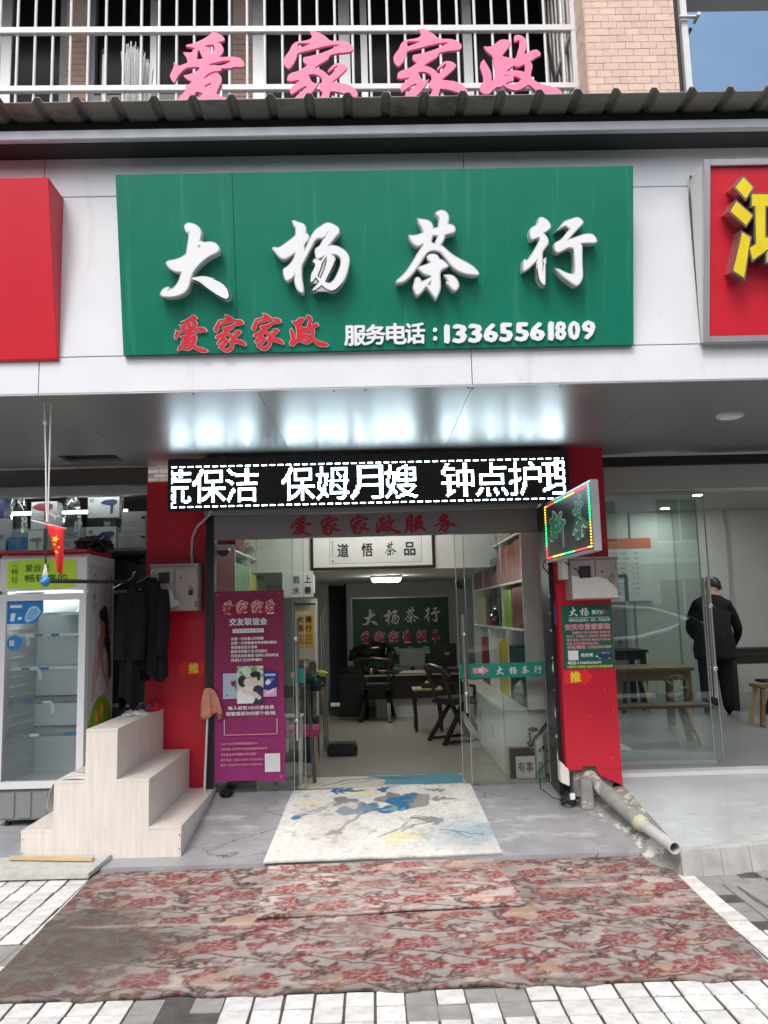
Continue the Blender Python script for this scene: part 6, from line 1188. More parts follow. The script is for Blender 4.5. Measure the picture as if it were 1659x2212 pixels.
# ------------------------------------------------------------------ inside the tea shop
YL = 8.62
fa = thing('calligraphy_frame', 'wide dark-framed calligraphy of four black characters hung under the loft', 'picture', (0, YL, 2.1)); a, b = -.668, .672; zf0, zf1 = 2.10, 2.56
q = MB(); q.box(a, b, YL-.03, YL-.001, zf0, zf0+.03); q.box(a, b, YL-.03, YL-.001, zf1-.03, zf1); q.box(a, a+.03, YL-.0295, YL-.0015, zf0+.03, zf1-.03); q.box(b-.03, b, YL-.0295, YL-.0015, zf0+.03, zf1-.03); q.build('frame', 'wood_dark', fa)
BX(a+.03, b-.03, YL-.012, YL-.002, zf0+.03, zf1-.03).build('mount', 'cabinet_white', fa); BX(-.46, .53, YL-.0135, YL-.0121, zf0+.07, zf1-.06).build('paper', 'paper', fa)
q = MB(); q.box(-.465, .535, YL-.0145, YL-.0136, zf0+.066, zf0+.07); q.box(-.465, -.461, YL-.0145, YL-.0136, zf0+.07, zf1-.06); q.box(.531, .535, YL-.0145, YL-.0136, zf0+.07, zf1-.06); q.build('rule', 'ink_grey', fa)
for k, ch in enumerate('道悟茶品'):
    x = (-.36, -.10, .15, .36)[k]
    (put(glyph_geo('茶', 0), 'brush_character', 'ink_black', fa, (x-.02, YL-.0136, zf0+.135), .13, .16, off=.001) if ch == '茶' else words(ch, 'brush_character', 'ink_black', fa, (x-.02, YL-.0136, zf0+.135), .125, .15, bold=.03, off=.001))
words('岁在庚子春月', 'signature', 'ink_black', fa, (-.44, YL-.0136, zf0+.13), .018, .2, off=.001); BX(-.438, -.420, YL-.0155, YL-.0137, zf0+.085, zf0+.105).build('seal', 'ink_red', fa)
s2 = thing('square_calligraphy', 'small white calligraphy panel of four characters behind the left sliding door', 'picture', (-.78, 8.35, 1.8)); BX(-.945, -.625, 8.34, 8.365, 1.812, 2.080).build('panel', 'paper', s2, bevel=.002)
BX(-.945, -.625, 8.366, 8.61, 1.86, 2.05).build('backing_box', 'cabinet_white', s2)
for ch, x, z in (('上', -.72, 1.96), ('善', -.72, 1.845), ('若', -.84, 1.955), ('水', -.84, 1.845)): words(ch, 'brush_character', 'ink_black', s2, (x, 8.34, z), .075, .08, bold=.03, off=.001)
sc_ = thing('hanging_scroll', 'cream hanging scroll with a gold panel of black calligraphy', 'scroll', (-.72, 8.42, 1.1)); BX(-.82, -.62, 8.42, 8.428, 1.10, 1.74).build('scroll_paper', 'scroll_cream', sc_); BX(-.80, -.635, 8.4165, 8.4195, 1.29, 1.635).build('gold_panel', 'scroll_gold', sc_)
for ch, z, x in (('楊', 1.545, -.72), ('行', 1.455, -.72), ('大', 1.545, -.80), ('茶', 1.455, -.80)): words(ch, 'brush_character', 'ink_black', sc_, (x, 8.4165, z), .07, .075, bold=.03, off=.001)
for k in range(3): words('春茶好客', 'brush_character', 'ink_black', sc_, (-.785, 8.4165, 1.40-k*.035), .14, .022, off=.001)
MB().cyl((-.83, 8.43, 1.74), (-.61, 8.43, 1.74), .012, n=10).build('rod', 'wood_dark', sc_); MB().cyl((-.83, 8.43, 1.10), (-.61, 8.43, 1.10), .014, n=10).build('rod', 'wood_dark', sc_); BX(-.83, -.60, 8.45, 8.60, .22, 1.80).build('backing_board', 'cabinet_white', sc_)
# kettle drum on a cabinet with cloths
kt = thing('steel_boiler', 'round steel boiler standing in the dark corner below the hanging scroll', 'boiler', (-.70, 8.1, .22)); MB().lathe((-.71, 8.15, .22), [(.12, 0), (.12, .02), (.115, .5), (.115, .86), (.118, .92), (.10, .955), (.03, .97), (0, .97)], 24).build('drum', 'pot_steel', kt, smooth=True); MB().cyl((-.70, 8.02, .98), (-.70, 7.94, .97), .02, n=10).build('tap', 'steel', kt); BX(-.86, -.58, 8.0, 8.3, .22, .62).build('stand', 'box_teal', kt)
q = thing('cloth_stack', 'dark green cloths and red tags heaped before the boiler', 'cloth', (-.56, 7.95, .9)); MB().blob((-.585, 7.93, .98), .11, .07, .085, 14, 9, .1).build('green_cloth', 'box_teal', q, smooth=True); MB().blob((-.52, 7.90, 1.06), .055, .04, .03, 10, 7, .25).build('yellow_cloth', 'box_lemon', q, smooth=True)
for z in (.90, .96): BX(-.525, -.505, 7.845, 7.852, z, z+.035).build('red_tag', 'box_orange', q)
MB().tube([(-.66, 7.93, .90), (-.66, 7.95, .6), (-.67, 7.97, .22)], .05, 12).build('hanging_cloth', 'box_teal', q, smooth=True)
tp = thing('tool_stand', 'bundle of steel poles leaning in the back doorway corner', 'poles', (-.52, 8.5, .22))
for k in range(3): MB().cyl((-.545+.02*k, 8.48, .22), (-.56+.025*k, 8.52, 1.62+.05*k), .008, n=8).build('pole', 'steel', tp)
# left shelf of boxes
ls = thing('tea_shelf', 'white open shelf of pale green and yellow tea boxes behind the left glass', 'shelf', (-1.45, 8.3, .22)); X0_, X1_, Y0_, Y1_ = -1.77, -1.25, 7.26, 9.30; ZT = 2.26
q = MB()
for z in (ZT-.02, 1.66, 1.06, .50): q.box(X0_, X1_, Y0_+.021, Y1_-.021, z-.02, z)
q.build('shelf_board', 'cabinet_white', ls)
for y in (Y0_, 8.14, Y1_-.02): BX(X0_, X1_+.002, y, y+.02, .22, ZT).build('upright', 'cabinet_white', ls)
def goods(y0_, y1_, n, z, h, m, label, grp, xf=-1.262, dep=.26):
    for k in range(n):
        w_ = (y1_-y0_)/n; tag(BX(xf-dep, xf, y0_+k*w_+.003, y0_+(k+1)*w_-.003, z+.001, z+h*RN.uniform(.97, 1.0)).build('tea_box', m, bevel=.003), label, 'box', grp)
goods(7.30, 8.12, 5, 1.66, .47, 'box_mint', 'tall mint green tea box standing in the left shelf', 'mint green tea boxes'); goods(8.18, 8.70, 4, 1.66, .42, 'box_lemon', 'yellow-green tea box in the left shelf beside the mint ones', 'yellow-green tea boxes'); goods(8.74, 9.26, 4, 1.66, .38, 'box_green', 'leaf green tea box at the far end of the left shelf', 'leaf green tea boxes')
goods(7.30, 8.12, 4, 1.06, .46, 'box_cream', 'cream tea box on the middle board of the left shelf', 'cream tea boxes')
goods(7.36, 7.9, 4, ZT, .16, 'box_crimson', 'dark red gift box lying on top of the left shelf', 'red boxes on the left shelf'); fm_ = MB().blob((-1.42, 8.5, ZT+.09), .16, .34, .09, 20, 10, .22).build('film_heap', 'cling_film'); tag(fm_, 'heap of crumpled clear wrapping on top of the left shelf', 'wrapping')
tag(BX(-1.44, -1.32, 7.06, 7.16, 1.30, 1.80).build('orange_box', 'box_orange', bevel=.004), 'upright orange box behind the top of the purple banner', 'box')
BX(-1.56, -1.30, 7.04, 7.2, 1.24, 1.298).build('side_ledge', 'cabinet_white', ls)
dc = thing('dome_camera', 'dark dome camera under a white bracket in the top left of the doorway', 'camera', (-1.28, 6.85, 2.1)); cp_ = at(497, 1189, 6.86); cp_.x = at(482, 1189, 6.86).x; MB().lathe(cp_, [(0, -.052), (.028, -.045), (.046, -.02), (.05, 0)], 20).build('dome', 'window_dark', dc, smooth=True); BX(cp_.x-.055, cp_.x+.055, 6.80, 6.92, cp_.z, cp_.z+.02).build('mount', 'cabinet_white', dc); BX(cp_.x-.08, cp_.x+.10, 6.80, 6.83, cp_.z+.021, cp_.z+.045).build('bracket', 'cabinet_white', dc); BX(-1.325, cp_.x-.081, 6.80, 6.83, cp_.z+.021, cp_.z+.045).build('bracket_arm', 'cabinet_white', dc)
# right cupboard: open shelves over a cabinet with doors
rc = thing('tea_cupboard', 'white tea cupboard with open shelves of red boxes above a low cabinet', 'cupboard', (1.5, 8.4, .22)); XA, XB_ = 1.30, 1.79; YA, YE = 6.98, 10.5; ZC = 2.32
BX(XA, XB_, YA, YA+.02, .775, ZC).build('upright', 'cabinet_white', rc); q = MB()
for z in (ZC, 1.89, 1.46): q.box(XA, XB_, YA+.021, YE, z-.02, z)
q.build('shelf_board', 'cabinet_white', rc)
for y, za, zb in ((8.15, 1.46, 2.30), (9.5, 1.46, 2.30), (7.92, .775, 1.44), (9.19, .775, 1.44), (YE, .775, ZC)): BX(XA+.001, XB_, y, y+.02, za, zb).build('upright', 'cabinet_white', rc)
BX(1.08, XB_, 7.06, 10.2, .755, .775).build('counter_top', 'cabinet_white', rc); BX(1.10, XB_, 7.10, 10.2, .222, .755).build('low_cabinet', 'cabinet_white', rc); BX(1.10, XB_, 7.075, 7.0995, .222, .755).build('end_panel', 'cabinet_white', rc)
for k in range(6):
    y = 7.13+k*.42; d = BX(1.086, 1.0985, y, y+.41, .27, .745).build('cabinet_door', 'cabinet_white', rc, bevel=.002); hy = y+(.36 if k % 2 == 0 else .05); MB().tube([(1.085, hy, .62), (1.062, hy, .61), (1.060, hy, .55), (1.062, hy, .49), (1.085, hy, .48)], .005, 7).build('handle', 'steel', d, smooth=True)
gR_ = lambda y0_, y1_, n, z, h, m, l, g: goods(y0_, y1_, n, z, h, m, l, g, XA+.27, .26)
gR_(7.02, 8.13, 6, 1.89, .37, 'box_red', 'tall glossy red tea gift box on the top cupboard shelf', 'tall red gift boxes'); gR_(8.2, 9.46, 4, 1.89, .22, 'box_red', 'film-wrapped red box on the top cupboard shelf beyond the tall ones', 'wrapped red boxes'); gR_(9.54, 10.4, 3, 1.89, .24, 'box_crimson', 'dark red box at the far end of the top cupboard shelf', 'far dark red boxes')
gR_(7.02, 7.60, 1, 1.46, .37, 'box_crimson', 'wide dark crimson box beside the green ones on the middle cupboard shelf', 'crimson box'); gR_(7.62, 8.10, 2, 1.46, .37, 'box_green', 'bright leaf green box on the middle cupboard shelf', 'leaf green boxes in the cupboard'); gR_(8.2, 8.85, 2, 1.46, .30, 'box_teal', 'dark teal bagged box on the middle cupboard shelf', 'teal boxes in the cupboard'); gR_(8.9, 9.3, 2, 1.46, .22, 'box_red', 'short red box on the middle cupboard shelf', 'short red boxes'); gR_(9.35, 10.3, 4, 1.46, .32, 'box_cream', 'cream box at the far end of the middle cupboard shelf', 'cream boxes in the cupboard')
gR_(7.04, 7.88, 2, .775, .52, 'box_teal', 'large dark green box on the cupboard counter', 'dark green boxes on the counter'); gR_(8.0, 8.55, 2, .775, .55, 'box_yellow', 'yellow gift box with a black mark on the cupboard counter', 'yellow gift boxes'); gR_(9.25, 9.9, 2, .775, .55, 'box_red', 'red box at the back of the cupboard counter', 'red boxes on the counter')
for k in range(5): tag(BX(1.5, 1.74, 7.1+k*.62, 7.6+k*.62, ZC+.001, ZC+RN.uniform(.20, .27)).build('gift_carton', 'box_crimson', bevel=.004), 'red carton standing on top of the tea cupboard', 'box', 'red cartons on the cupboard')
for nme, c_, rr in (('film_heap', (1.30, 8.75, 2.12), (.06, .30, .09)), ('film_heap', (1.29, 8.6, 1.64), (.05, .30, .12))): tag(MB().blob(c_, *rr, 18, 10, .2).build(nme, 'film'), 'crumpled clear plastic film over the boxes of the tea cupboard', 'wrapping', 'plastic film in the cupboard')
tag(MB().blob((1.36, 7.34, .89), .11, .15, .115, 20, 12, .10).build('wrapped_parcel', 'cling_film'), 'grey film-wrapped parcel on the counter below the green band', 'parcel')
# things by the right jamb
f_ = thing('framed_notice', 'dark framed board with a white two-character notice on the floor by the right jamb', 'notice', (1.25, 6.92, .22)); a, b = at(1102, 1662, 6.93), at(1158, 1700, 6.93); BX(a.x, b.x, 6.93, 6.95, .222, .47).build('board', 'dark_frame', f_); q = MB(); q.box(a.x-.015, b.x+.01, 6.922, 6.929, .47, .485); q.box(a.x-.015, a.x, 6.922, 6.929, .222, .47); q.build('frame', 'box_cream', f_)
BX(a.x+.05, b.x, 6.924, 6.9285, .222, .40).build('white_card', 'paper', f_); words('有事', 'notice_word', 'ink_black', f_, (a.x+.065, 6.924, .27), .13, .085, bold=.01, off=.001)
bxw = thing('white_carton', 'white carton with a blue flower print standing by the right jamb', 'box', (1.36, 6.95, .22)); BX(b.x+.012, 1.398, 6.90, 7.03, .222, .60).build('carton', 'cabinet_white', bxw, bevel=.003); BX(b.x+.02, 1.39, 6.8985, 6.8995, .23, .36).build('green_print', 'box_mint', bxw); 
for k in range(4): MB().prism([(b.x+.04+.03*k+.012*math.cos(t), 6.8988, .45+.02*(k % 2)+.02*math.sin(t)) for t in np.linspace(0, 5.5, 7)], (0, -.001, 0)).build('flower_print', 'ink_navy' if k % 2 else 'ink_grey', bxw)
lp_ = thing('desk_lamp_arm', 'folding black arm leaning above the white carton behind the glass', 'arm', (1.33, 6.9, .5)); a, b = at(1146, 1606, 6.90), at(1202, 1535, 6.90); MB().bar(a, b, .018).build('arm', 'black', lp_); MB().bar(a+Vector((.012, 0, -.012)), b+Vector((.012, 0, -.012)), .008).build('rod', 'steel', lp_); MB().blob(a, .03, .02, .028, 10, 7).build('clamp', 'black', lp_); MB().blob((a.x+.035, 6.95, .615), .05, .04, .018, 12, 7).build('foot', 'black', lp_); MB().cyl((a.x, 6.92, .60), (a.x, 6.9, a.z), .008, n=8).build('stem', 'black', lp_)
# back of the room
YB_ = 12.41; gbd = thing('green_wall_board', 'dark green board with white and red brush characters on the back wall', 'board', (.4, YB_, .84)); a, b = -.335, 1.15; z0_, z1_ = .845, 1.855
BX(a, b, YB_-.02, YB_-.001, z0_, z1_).build('board', 'green_board', gbd); q = MB(); q.box(a-.015, b+.015, YB_-.025, YB_-.001, z1_, z1_+.015); q.box(a-.015, b+.015, YB_-.025, YB_-.001, z0_-.015, z0_); q.box(a-.015, a, YB_-.0245, YB_-.0015, z0_, z1_); q.box(b, b+.015, YB_-.0245, YB_-.0015, z0_, z1_); q.build('frame', 'alu', gbd)
for k, ch in enumerate('大杨茶行'): put(glyph_geo(ch, 0), 'brush_character', 'ink_white', gbd, (a+.16+.315*k, YB_-.02, 1.44+.01*k), .25*GSZ[ch][0], .25*GSZ[ch][1], off=.002)
for k, ch in enumerate('爱家家政服务'): rf = glyph_geo(ch, 0)[0]; put(glyph_geo(ch, .035), 'character_outline', 'ink_white', gbd, (a+.12+.215*k, YB_-.02, 1.165), .165, .19, off=.002, ref=rf); put(glyph_geo(ch, .0), 'brush_character', 'ink_red', gbd, (a+.12+.215*k, YB_-.02, 1.165), .165, .19, off=.004, ref=rf)
for k, ch in enumerate('欢迎光临'): words(ch, 'brush_character', 'ink_white', gbd, (a+.36+.235*k, YB_-.02, 1.0), .11, .11, off=.002)
fl_ = thing('front_tube_light', 'lit tube lamp on the front ceiling above the calligraphy frame', 'lamp', (0, 7.7, 2.95)); BX(-.6, .6, 7.66, 7.72, 2.975, 2.999).build('batten', 'white_paint', fl_); MB().cyl((-.58, 7.69, 2.955), (.58, 7.69, 2.955), .016, n=10).build('tube', 'spot_tube', fl_)
lm_ = thing('ceiling_lamp', 'lit oblong white ceiling lamp under the loft', 'lamp', (.17, 10.1, 2.0)); BX(-.03, .36, 10.0, 10.25, 2.062, 2.094).build('base', 'white_paint', lm_, bevel=.01); q = MB(); q.hexa([(0, 10.03, 2.018), (.33, 10.03, 2.018), (.33, 10.22, 2.018), (0, 10.22, 2.018), (-.025, 10.005, 2.061), (.355, 10.005, 2.061), (.355, 10.245, 2.061), (-.025, 10.245, 2.061)]); q.build('diffuser', 'lamp_white', lm_, bevel=.008)
c = at(992, 1264, 12.2); d2 = thing('bullet_camera', 'small dark camera under the ceiling above the green board', 'camera', (c.x, 12.2, 1.95)); MB().cyl((c.x, 12.1, 2.0), (c.x, 12.3, 2.02), .045, n=14).build('body', 'black', d2); MB().cyl((c.x, 12.25, 2.02), (c.x, 12.25, 2.095), .015, n=8).build('stem', 'black', d2)
dk = thing('desk', 'dark wooden desk with a pale edge and white plinth before the green board', 'desk', (.55, 11.4, .22)); BX(-.17, 1.5, 11.02, 11.78, .775, .805).build('desk_top', 'wood_dark', dk, bevel=.004); BX(-.165, 1.495, 11.012, 11.019, .778, .80).build('top_edge', 'box_cream', dk); BX(-.10, 1.45, 11.06, 11.74, .47, .775).build('front_panel', 'wood_dark', dk); BX(.0, 1.40, 11.12, 11.70, .22, .47).build('plinth', 'wall_white', dk)
for nme, lb, ct, x, y, sx_, sz in (('monitor', 'black monitor seen from behind on the desk', 'monitor', .98, 11.35, .33, .32), ('computer_screen', 'grey screen behind papers in the middle of the desk', 'screen', .53, 11.55, .36, .26)):
    t = thing(nme, lb, ct, (x, y, .806)); BX(x-sx_/2, x+sx_/2, y, y+.035, .86, .86+sz).build('screen', 'black' if nme == 'monitor' else 'fridge_grey', t, bevel=.006); BX(x-.03, x+.03, y+.005, y+.03, .81, .86).build('stem', 'black', t); BX(x-.10, x+.10, y-.06, y+.09, .806, .816).build('foot', 'black', t)
    if nme == 'monitor': BX(x+.0, x+.07, y-.0025, y-.0005, 1.02, 1.06).build('label_plate', 'fridge_grey', t)
pp_ = thing('paper_stack', 'stack of white papers on the desk before the grey screen', 'papers', (.55, 11.2, .806)); 
for k in range(4): BX(.33+.02*k, .74-.01*k, 11.08+.02*k, 11.3, .806+.006*k, .811+.006*k).build('sheet', 'paper', pp_)
tc_ = thing('tea_bowl', 'small white tea bowl on the desk by the bull statue', 'bowl', (.13, 11.12, .806)); MB().lathe((.10, 11.12, .806), [(.03, 0), (.03, .006), (.05, .02), (.062, .042), (.058, .042), (.045, .02), (0, .012)], 18).build('bowl', 'ink_white', tc_, smooth=True)
tag(MB().lathe((-.06, 11.12, .806), [(.032, 0), (.034, .01), (.03, .05), (.018, .07), (.02, .08), (0, .084)], 16).build('tea_caddy', 'brass', smooth=True), 'small brass tea caddy on the desk end', 'caddy')
bs_ = thing('bull_statue', 'glossy black bull statue with lowered head on a low dark cabinet beside the desk', 'statue', (-.15, 11.5, .22)); BX(-.50, -.19, 11.25, 11.75, .22, .76).build('cabinet', 'wood_dark', bs_); BX(-.50, .25, 11.30, 11.66, .81, .90).build('base', 'bronze', bs_, bevel=.02); BX(-.52, -.18, 11.22, 11.78, .762, .808).build('cabinet_top', 'wood_dark', bs_)
J = {'hip': (.16, 11.48, 1.10, .085, .10), 'mid': (.02, 11.48, 1.13, .088, .105), 'sho': (-.14, 11.48, 1.17, .095, .115), 'nk': (-.25, 11.47, 1.12, .075, .085), 'hd': (-.33, 11.46, 1.03, .050, .055), 'mz': (-.37, 11.45, .96, .032, .035), 'tl': (.24, 11.48, 1.14, .018), 't2': (.29, 11.47, 1.06, .012), 't3': (.27, 11.46, .97, .018)}
E_ = [('hip', 'mid'), ('mid', 'sho'), ('sho', 'nk'), ('nk', 'hd'), ('hd', 'mz'), ('hip', 'tl'), ('tl', 't2'), ('t2', 't3')]
for n_, x, y, dx, par in (('fl', -.15, 11.41, -.05, 'sho'), ('fr', -.13, 11.55, .02, 'sho'), ('bl', .15, 11.41, .04, 'hip'), ('br', .17, 11.55, -.03, 'hip')):
    J[n_+'1'] = (x, y, 1.05, .05); J[n_+'2'] = (x+dx, y, .975, .03); J[n_+'3'] = (x+dx*.6, y, .90, .028); E_ += [(par, n_+'1'), (n_+'1', n_+'2'), (n_+'2', n_+'3')]
for n_, y in (('ha', -.07), ('hb', .07)): J[n_] = (-.33, 11.46+y, 1.085, .016); J[n_+'2'] = (-.37, 11.46+y*1.5, 1.13, .006); E_ += [('hd', n_), (n_, n_+'2')]
sk('bull', J, E_, 'mid', 'bronze', bs_, 1)
def wood_chair(name, label, x, y, face, m='wood_dark'):
    t = thing(name, label, 'chair', (x, y, .22)); R_ = Matrix.Rotation(face, 3, 'Z'); P_ = lambda a, b, c: Vector((x, y, .22))+R_@Vector((a, b, c))
    MB().obox(P_(0, 0, .43), (.42, .40, .035), R_).build('seat', m, t, bevel=.006)
    for s in (-1, 1):
        MB().bar(P_(s*.19, -.24, 0), P_(s*.13, .02, .43), .045, .04).build('leg', m, t); MB().bar(P_(s*.19, .26, 0), P_(s*.14, -.02, .43), .045, .04).build('leg', m, t); MB().bar(P_(s*.17, .14, .40), P_(s*.20, .26, .80), .04, .035).build('back_post', m, t); MB().bar(P_(s*.21, .24, .66), P_(s*.21, -.12, .60), .035, .03).build('arm', m, t); MB().bar(P_(s*.21, -.12, .60), P_(s*.18, -.12, .42), .03, .03).build('arm_post', m, t)
        MB().bar(P_(s*.19, -.22, .03), P_(s*.19, .24, .03), .03, .03).build('floor_rail', m, t)
    q = MB(); pts = [P_(-.24, .20, .72), P_(-.20, .25, .79), P_(0, .30, .82), P_(.20, .25, .79), P_(.24, .20, .72)]; q.tube(pts, .035, 10); q.build('back_rest', m, t, smooth=True); MB().obox(P_(0, .0, .465), (.34, .32, .03), R_).build('cushion', 'cloth_grey', t, bevel=.01); return t
wood_chair('tea_chair', 'dark wooden armchair with splayed legs before the desk, left of the little table', .02, 10.85, math.pi*.95); wood_chair('tea_chair', 'dark wooden armchair with splayed legs nearest the doorway, right of the little table', .88, 8.95, math.pi*.62)
tt = thing('tea_table', 'little square tea table with pale top and dark legs', 'table', (.62, 9.85, .22)); zt_ = .22+.50; BX(.44, .80, 9.68, 10.03, zt_-.022, zt_).build('table_top', 'box_cream', tt, bevel=.004); BX(.46, .78, 9.70, 10.01, zt_-.09, zt_-.0225).build('apron', 'wood_dark', tt)
for x in (.47, .77):
    for y in (9.71, 10.0): MB().tube([(x, y, zt_-.09), (x-.008, y, .55), (x+.006, y, .38), (x, y, .22)], [.022, .02, .016, .019], 8).build('leg', 'wood_dark', tt, smooth=True)
tr = thing('tea_tray', 'dark tray with an orange on the little tea table', 'tray', (.65, 9.85, zt_)); BX(.55, .74, 9.75, 9.92, zt_, zt_+.035).build('tray', 'wood_dark', tr, bevel=.005); MB().blob((.62, 9.80, zt_+.062), .028, .028, .027, 14, 10).build('orange', 'orange_fruit', tr, smooth=True)
tag(BX(-.50, -.20, 8.20, 8.42, .221, .34).build('black_case', 'black', bevel=.02), 'low black case lying on the floor inside the doorway', 'case')
# pink-seated chair behind the left door
pc = thing('pink_seat_chair', 'wooden dining chair with pink seat just inside the left sliding door', 'chair', (-.66, 7.15, .22)); BX(-.90, -.50, 7.0, 7.38, .60, .655).build('seat', 'fabric_pink', pc, bevel=.012)
for a, b in (((-.53, 6.93, .22), (-.60, 7.14, 1.02)), ((-.86, 6.93, .22), (-.86, 7.14, 1.02))): MB().bar(a, b, .035, .03).build('leg', 'wood_dark', pc)
for a, b in (((-.545, 7.40, .22), (-.55, 7.33, .60)), ((-.86, 7.40, .22), (-.86, 7.33, .60))): MB().bar(a, b, .032, .03).build('leg', 'wood_raw', pc)
BX(-.87, -.59, 7.11, 7.15, .92, 1.02).build('back_rail', 'wood_dark', pc); tag(BX(-1.20, -.62, 6.86, 7.02, .78, .795).build('glass_shelf_board', 'cabinet_white'), 'white ledge board behind the banner beside the open door', 'board')
bpy.data.objects['glass_shelf_board'].name = 'ledge_board'
for x in (-1.16, -.66): b0_ = BX(x, x+.03, 6.9, 6.98, .22, .78).build('post', 'alu'); tag(b0_, 'slim metal post carrying the white ledge board', 'post', 'ledge posts')
tag(MB().box(-1.25, -1.02, 6.86, 7.1, .222, .40).build('green_crate', 'box_teal', bevel=.01), 'dark green crate under the purple banner', 'crate')

# ------------------------------------------------------------------ eating place on the right
sg1 = thing('fixed_window', 'fixed glazing of the eating place next to the red pillar', 'window', (2.3, 6.75, .33)); BX(1.91, 2.775, 6.745, 6.755, .365, 2.60).build('pane', 'glass_front', sg1); BX(1.91, 2.79, 6.735, 6.765, .331, .364).build('bottom_rail', 'alu', sg1); BX(2.773, 2.779, 6.743, 6.757, .365, 2.60).build('pane_edge', 'glass_edge', sg1)
sdr = thing('side_glass_door', 'glass door of the eating place with long steel handle, slid open', 'door', (2.85, 6.79, .33)); BX(2.1, 2.862, 6.785, 6.795, .345, 2.60).build('pane', 'glass', sdr); BX(2.860, 2.867, 6.784, 6.796, .345, 2.60).build('pane_edge', 'glass_edge', sdr)
hx = 2.825
for s in (-1, 1): MB().cyl((hx, 6.79+s*.05, .86), (hx, 6.79+s*.05, 1.86), .016, n=14).build('handle', 'steel', sdr, smooth=True)
for z in (1.10, 1.62): MB().cyl((hx, 6.71, z), (hx, 6.85, z), .009, n=8).build('handle_stud', 'steel', sdr); MB().blob((hx, 6.722, z), .024, .018, .024, 12, 8).build('stud_cap', 'steel', sdr, smooth=True)
for k_, (xx_, yy_) in enumerate(((4.9, 8.0), (4.9, 9.1), (3.0, 8.2))): tag(BX(xx_-.3, xx_+.3, yy_-.3, yy_+.3, 3.035, 3.0495).build('ceiling_fill_panel', 'panel_fill'), 'added square fill light out of view on the eating place ceiling', 'lamp', 'added fill lights of the eating place')  # fill panels added out of view to brighten this room
mn = thing('menu_board', 'lit-looking white menu board with an orange strip on the back wall of the eating place', 'menu', (3.1, 11.9, 2.0)); YM = 11.97; a, b = at(1312, 1300, YM), at(1405, 1185, YM)
a.x = at(1310, 1290, YM).x; BX(a.x-.6, b.x, YM-.03, YM, a.z, b.z).build('board', 'paper', mn); BX(a.x-.6, b.x, YM-.031, YM-.001, b.z+.001, b.z+.16).build('top_strip', 'box_orange', mn)
for k in range(9): words('招牌小面米饭套餐'[:5+k % 3]+'  '+str(8+k), 'menu_line', 'ink_grey', mn, (a.x-.35, YM-.03, b.z-.09-k*.075), .85, .05, off=.001)
def table(x0, x1, y0_, y1_, zt_, m, label, fz=.33):
    t = thing('dining_table', label, 'table', ((x0+x1)/2, (y0_+y1_)/2, fz)); BX(x0, x1, y0_, y1_, zt_-.035, zt_).build('table_top', m, t, bevel=.005); BX(x0+.04, x1-.04, y0_+.04, y1_-.04, zt_-.13, zt_-.036).build('apron', m, t)
    for x in (x0+.03, x1-.10):
        for y in (y0_+.03, y1_-.10): BX(x, x+.07, y, y+.07, fz, zt_-.036).build('leg', m, t, bevel=.004)
def bench(x0, x1, y0_, y1_, zt_, label, fz=.33, m='wood_brown'):
    t = thing('bench', label, 'bench', ((x0+x1)/2, (y0_+y1_)/2, fz)); BX(x0, x1, y0_, y1_, zt_-.03, zt_).build('seat', m, t, bevel=.005)
    for x, s in ((x0+.22, -1), (x1-.24, 1)):
        for y, r_ in ((y0_+.04, -1), (y1_-.04, 1)): MB().bar((x+s*.10, y+r_*.06, fz), (x, y, zt_-.03), .055, .045).build('leg', 'wood_raw' if (s > 0 and r_ < 0) else m, t)
        MB().bar((x+s*.05, y0_+.02, fz+.18), (x+s*.05, y1_-.02, fz+.18), .03).build('cross_rail', m, t)
def stool(x, y, label, fz=.33, m='wood_brown'):
    t = thing('wooden_stool', label, 'stool', (x, y, fz)); BX(x-.16, x+.16, y-.13, y+.13, fz+.40, fz+.435).build('seat', m, t, bevel=.005)
    for a in (-1, 1):
        for b in (-1, 1): MB().bar((x+a*.17, y+b*.14, fz), (x+a*.11, y+b*.08, fz+.40), .045, .04).build('leg', m if a*b > 0 else 'wood_raw', t)
table(1.98, 3.30, 8.35, 9.0, .99, 'wood_brown', 'brown plank dining table behind the fixed glass panel'); bench(1.95, 3.17, 7.62, 7.88, .70, 'long raw wood bench in front of the brown dining table')
table(4.35, 6.1, 9.9, 10.6, 1.02, 'wood_dark', 'dark dining table beside the person in black'); bench(4.5, 6.1, 9.35, 9.6, .74, 'dark bench in front of the table by the person', m='wood_dark')
stool(4.25, 8.75, 'wooden stool with splayed legs before the dark bench'); stool(4.45, 8.2, 'wooden stool near the right edge of the eating place, one leg pale'); table(2.4, 3.6, 10.6, 11.2, 1.06, 'wood_dark', 'dark dining table at the back under the menu board'); stool(2.5, 10.1, 'dark wooden stool at the back table, wall side', m='wood_dark'); stool(3.2, 10.1, 'dark wooden stool at the back table, aisle side', m='wood_dark')
tag(BX(4.55, 5.1, 10.1, 10.4, 1.0205, 1.07).build('dark_tray', 'black', bevel=.004), 'flat black tray on the table beside the person', 'tray')
bd = thing('back_door', 'grey-green door in the back wall of the eating place', 'door', (3.3, 11.98, .33)); BX(2.9, 3.75, 11.955, 11.999, .331, 2.05).build('door_leaf', 'fridge_grey', bd); q = MB(); q.box(2.84, 2.9, 11.94, 11.999, .331, 2.11); q.box(3.75, 3.81, 11.94, 11.999, .331, 2.11); q.box(2.9, 3.75, 11.94, 11.999, 2.05, 2.11); q.build('door_frame', 'alu', bd); MB().cyl((3.66, 11.91, 1.15), (3.66, 11.955, 1.15), .025, n=10).build('handle', 'steel', bd)
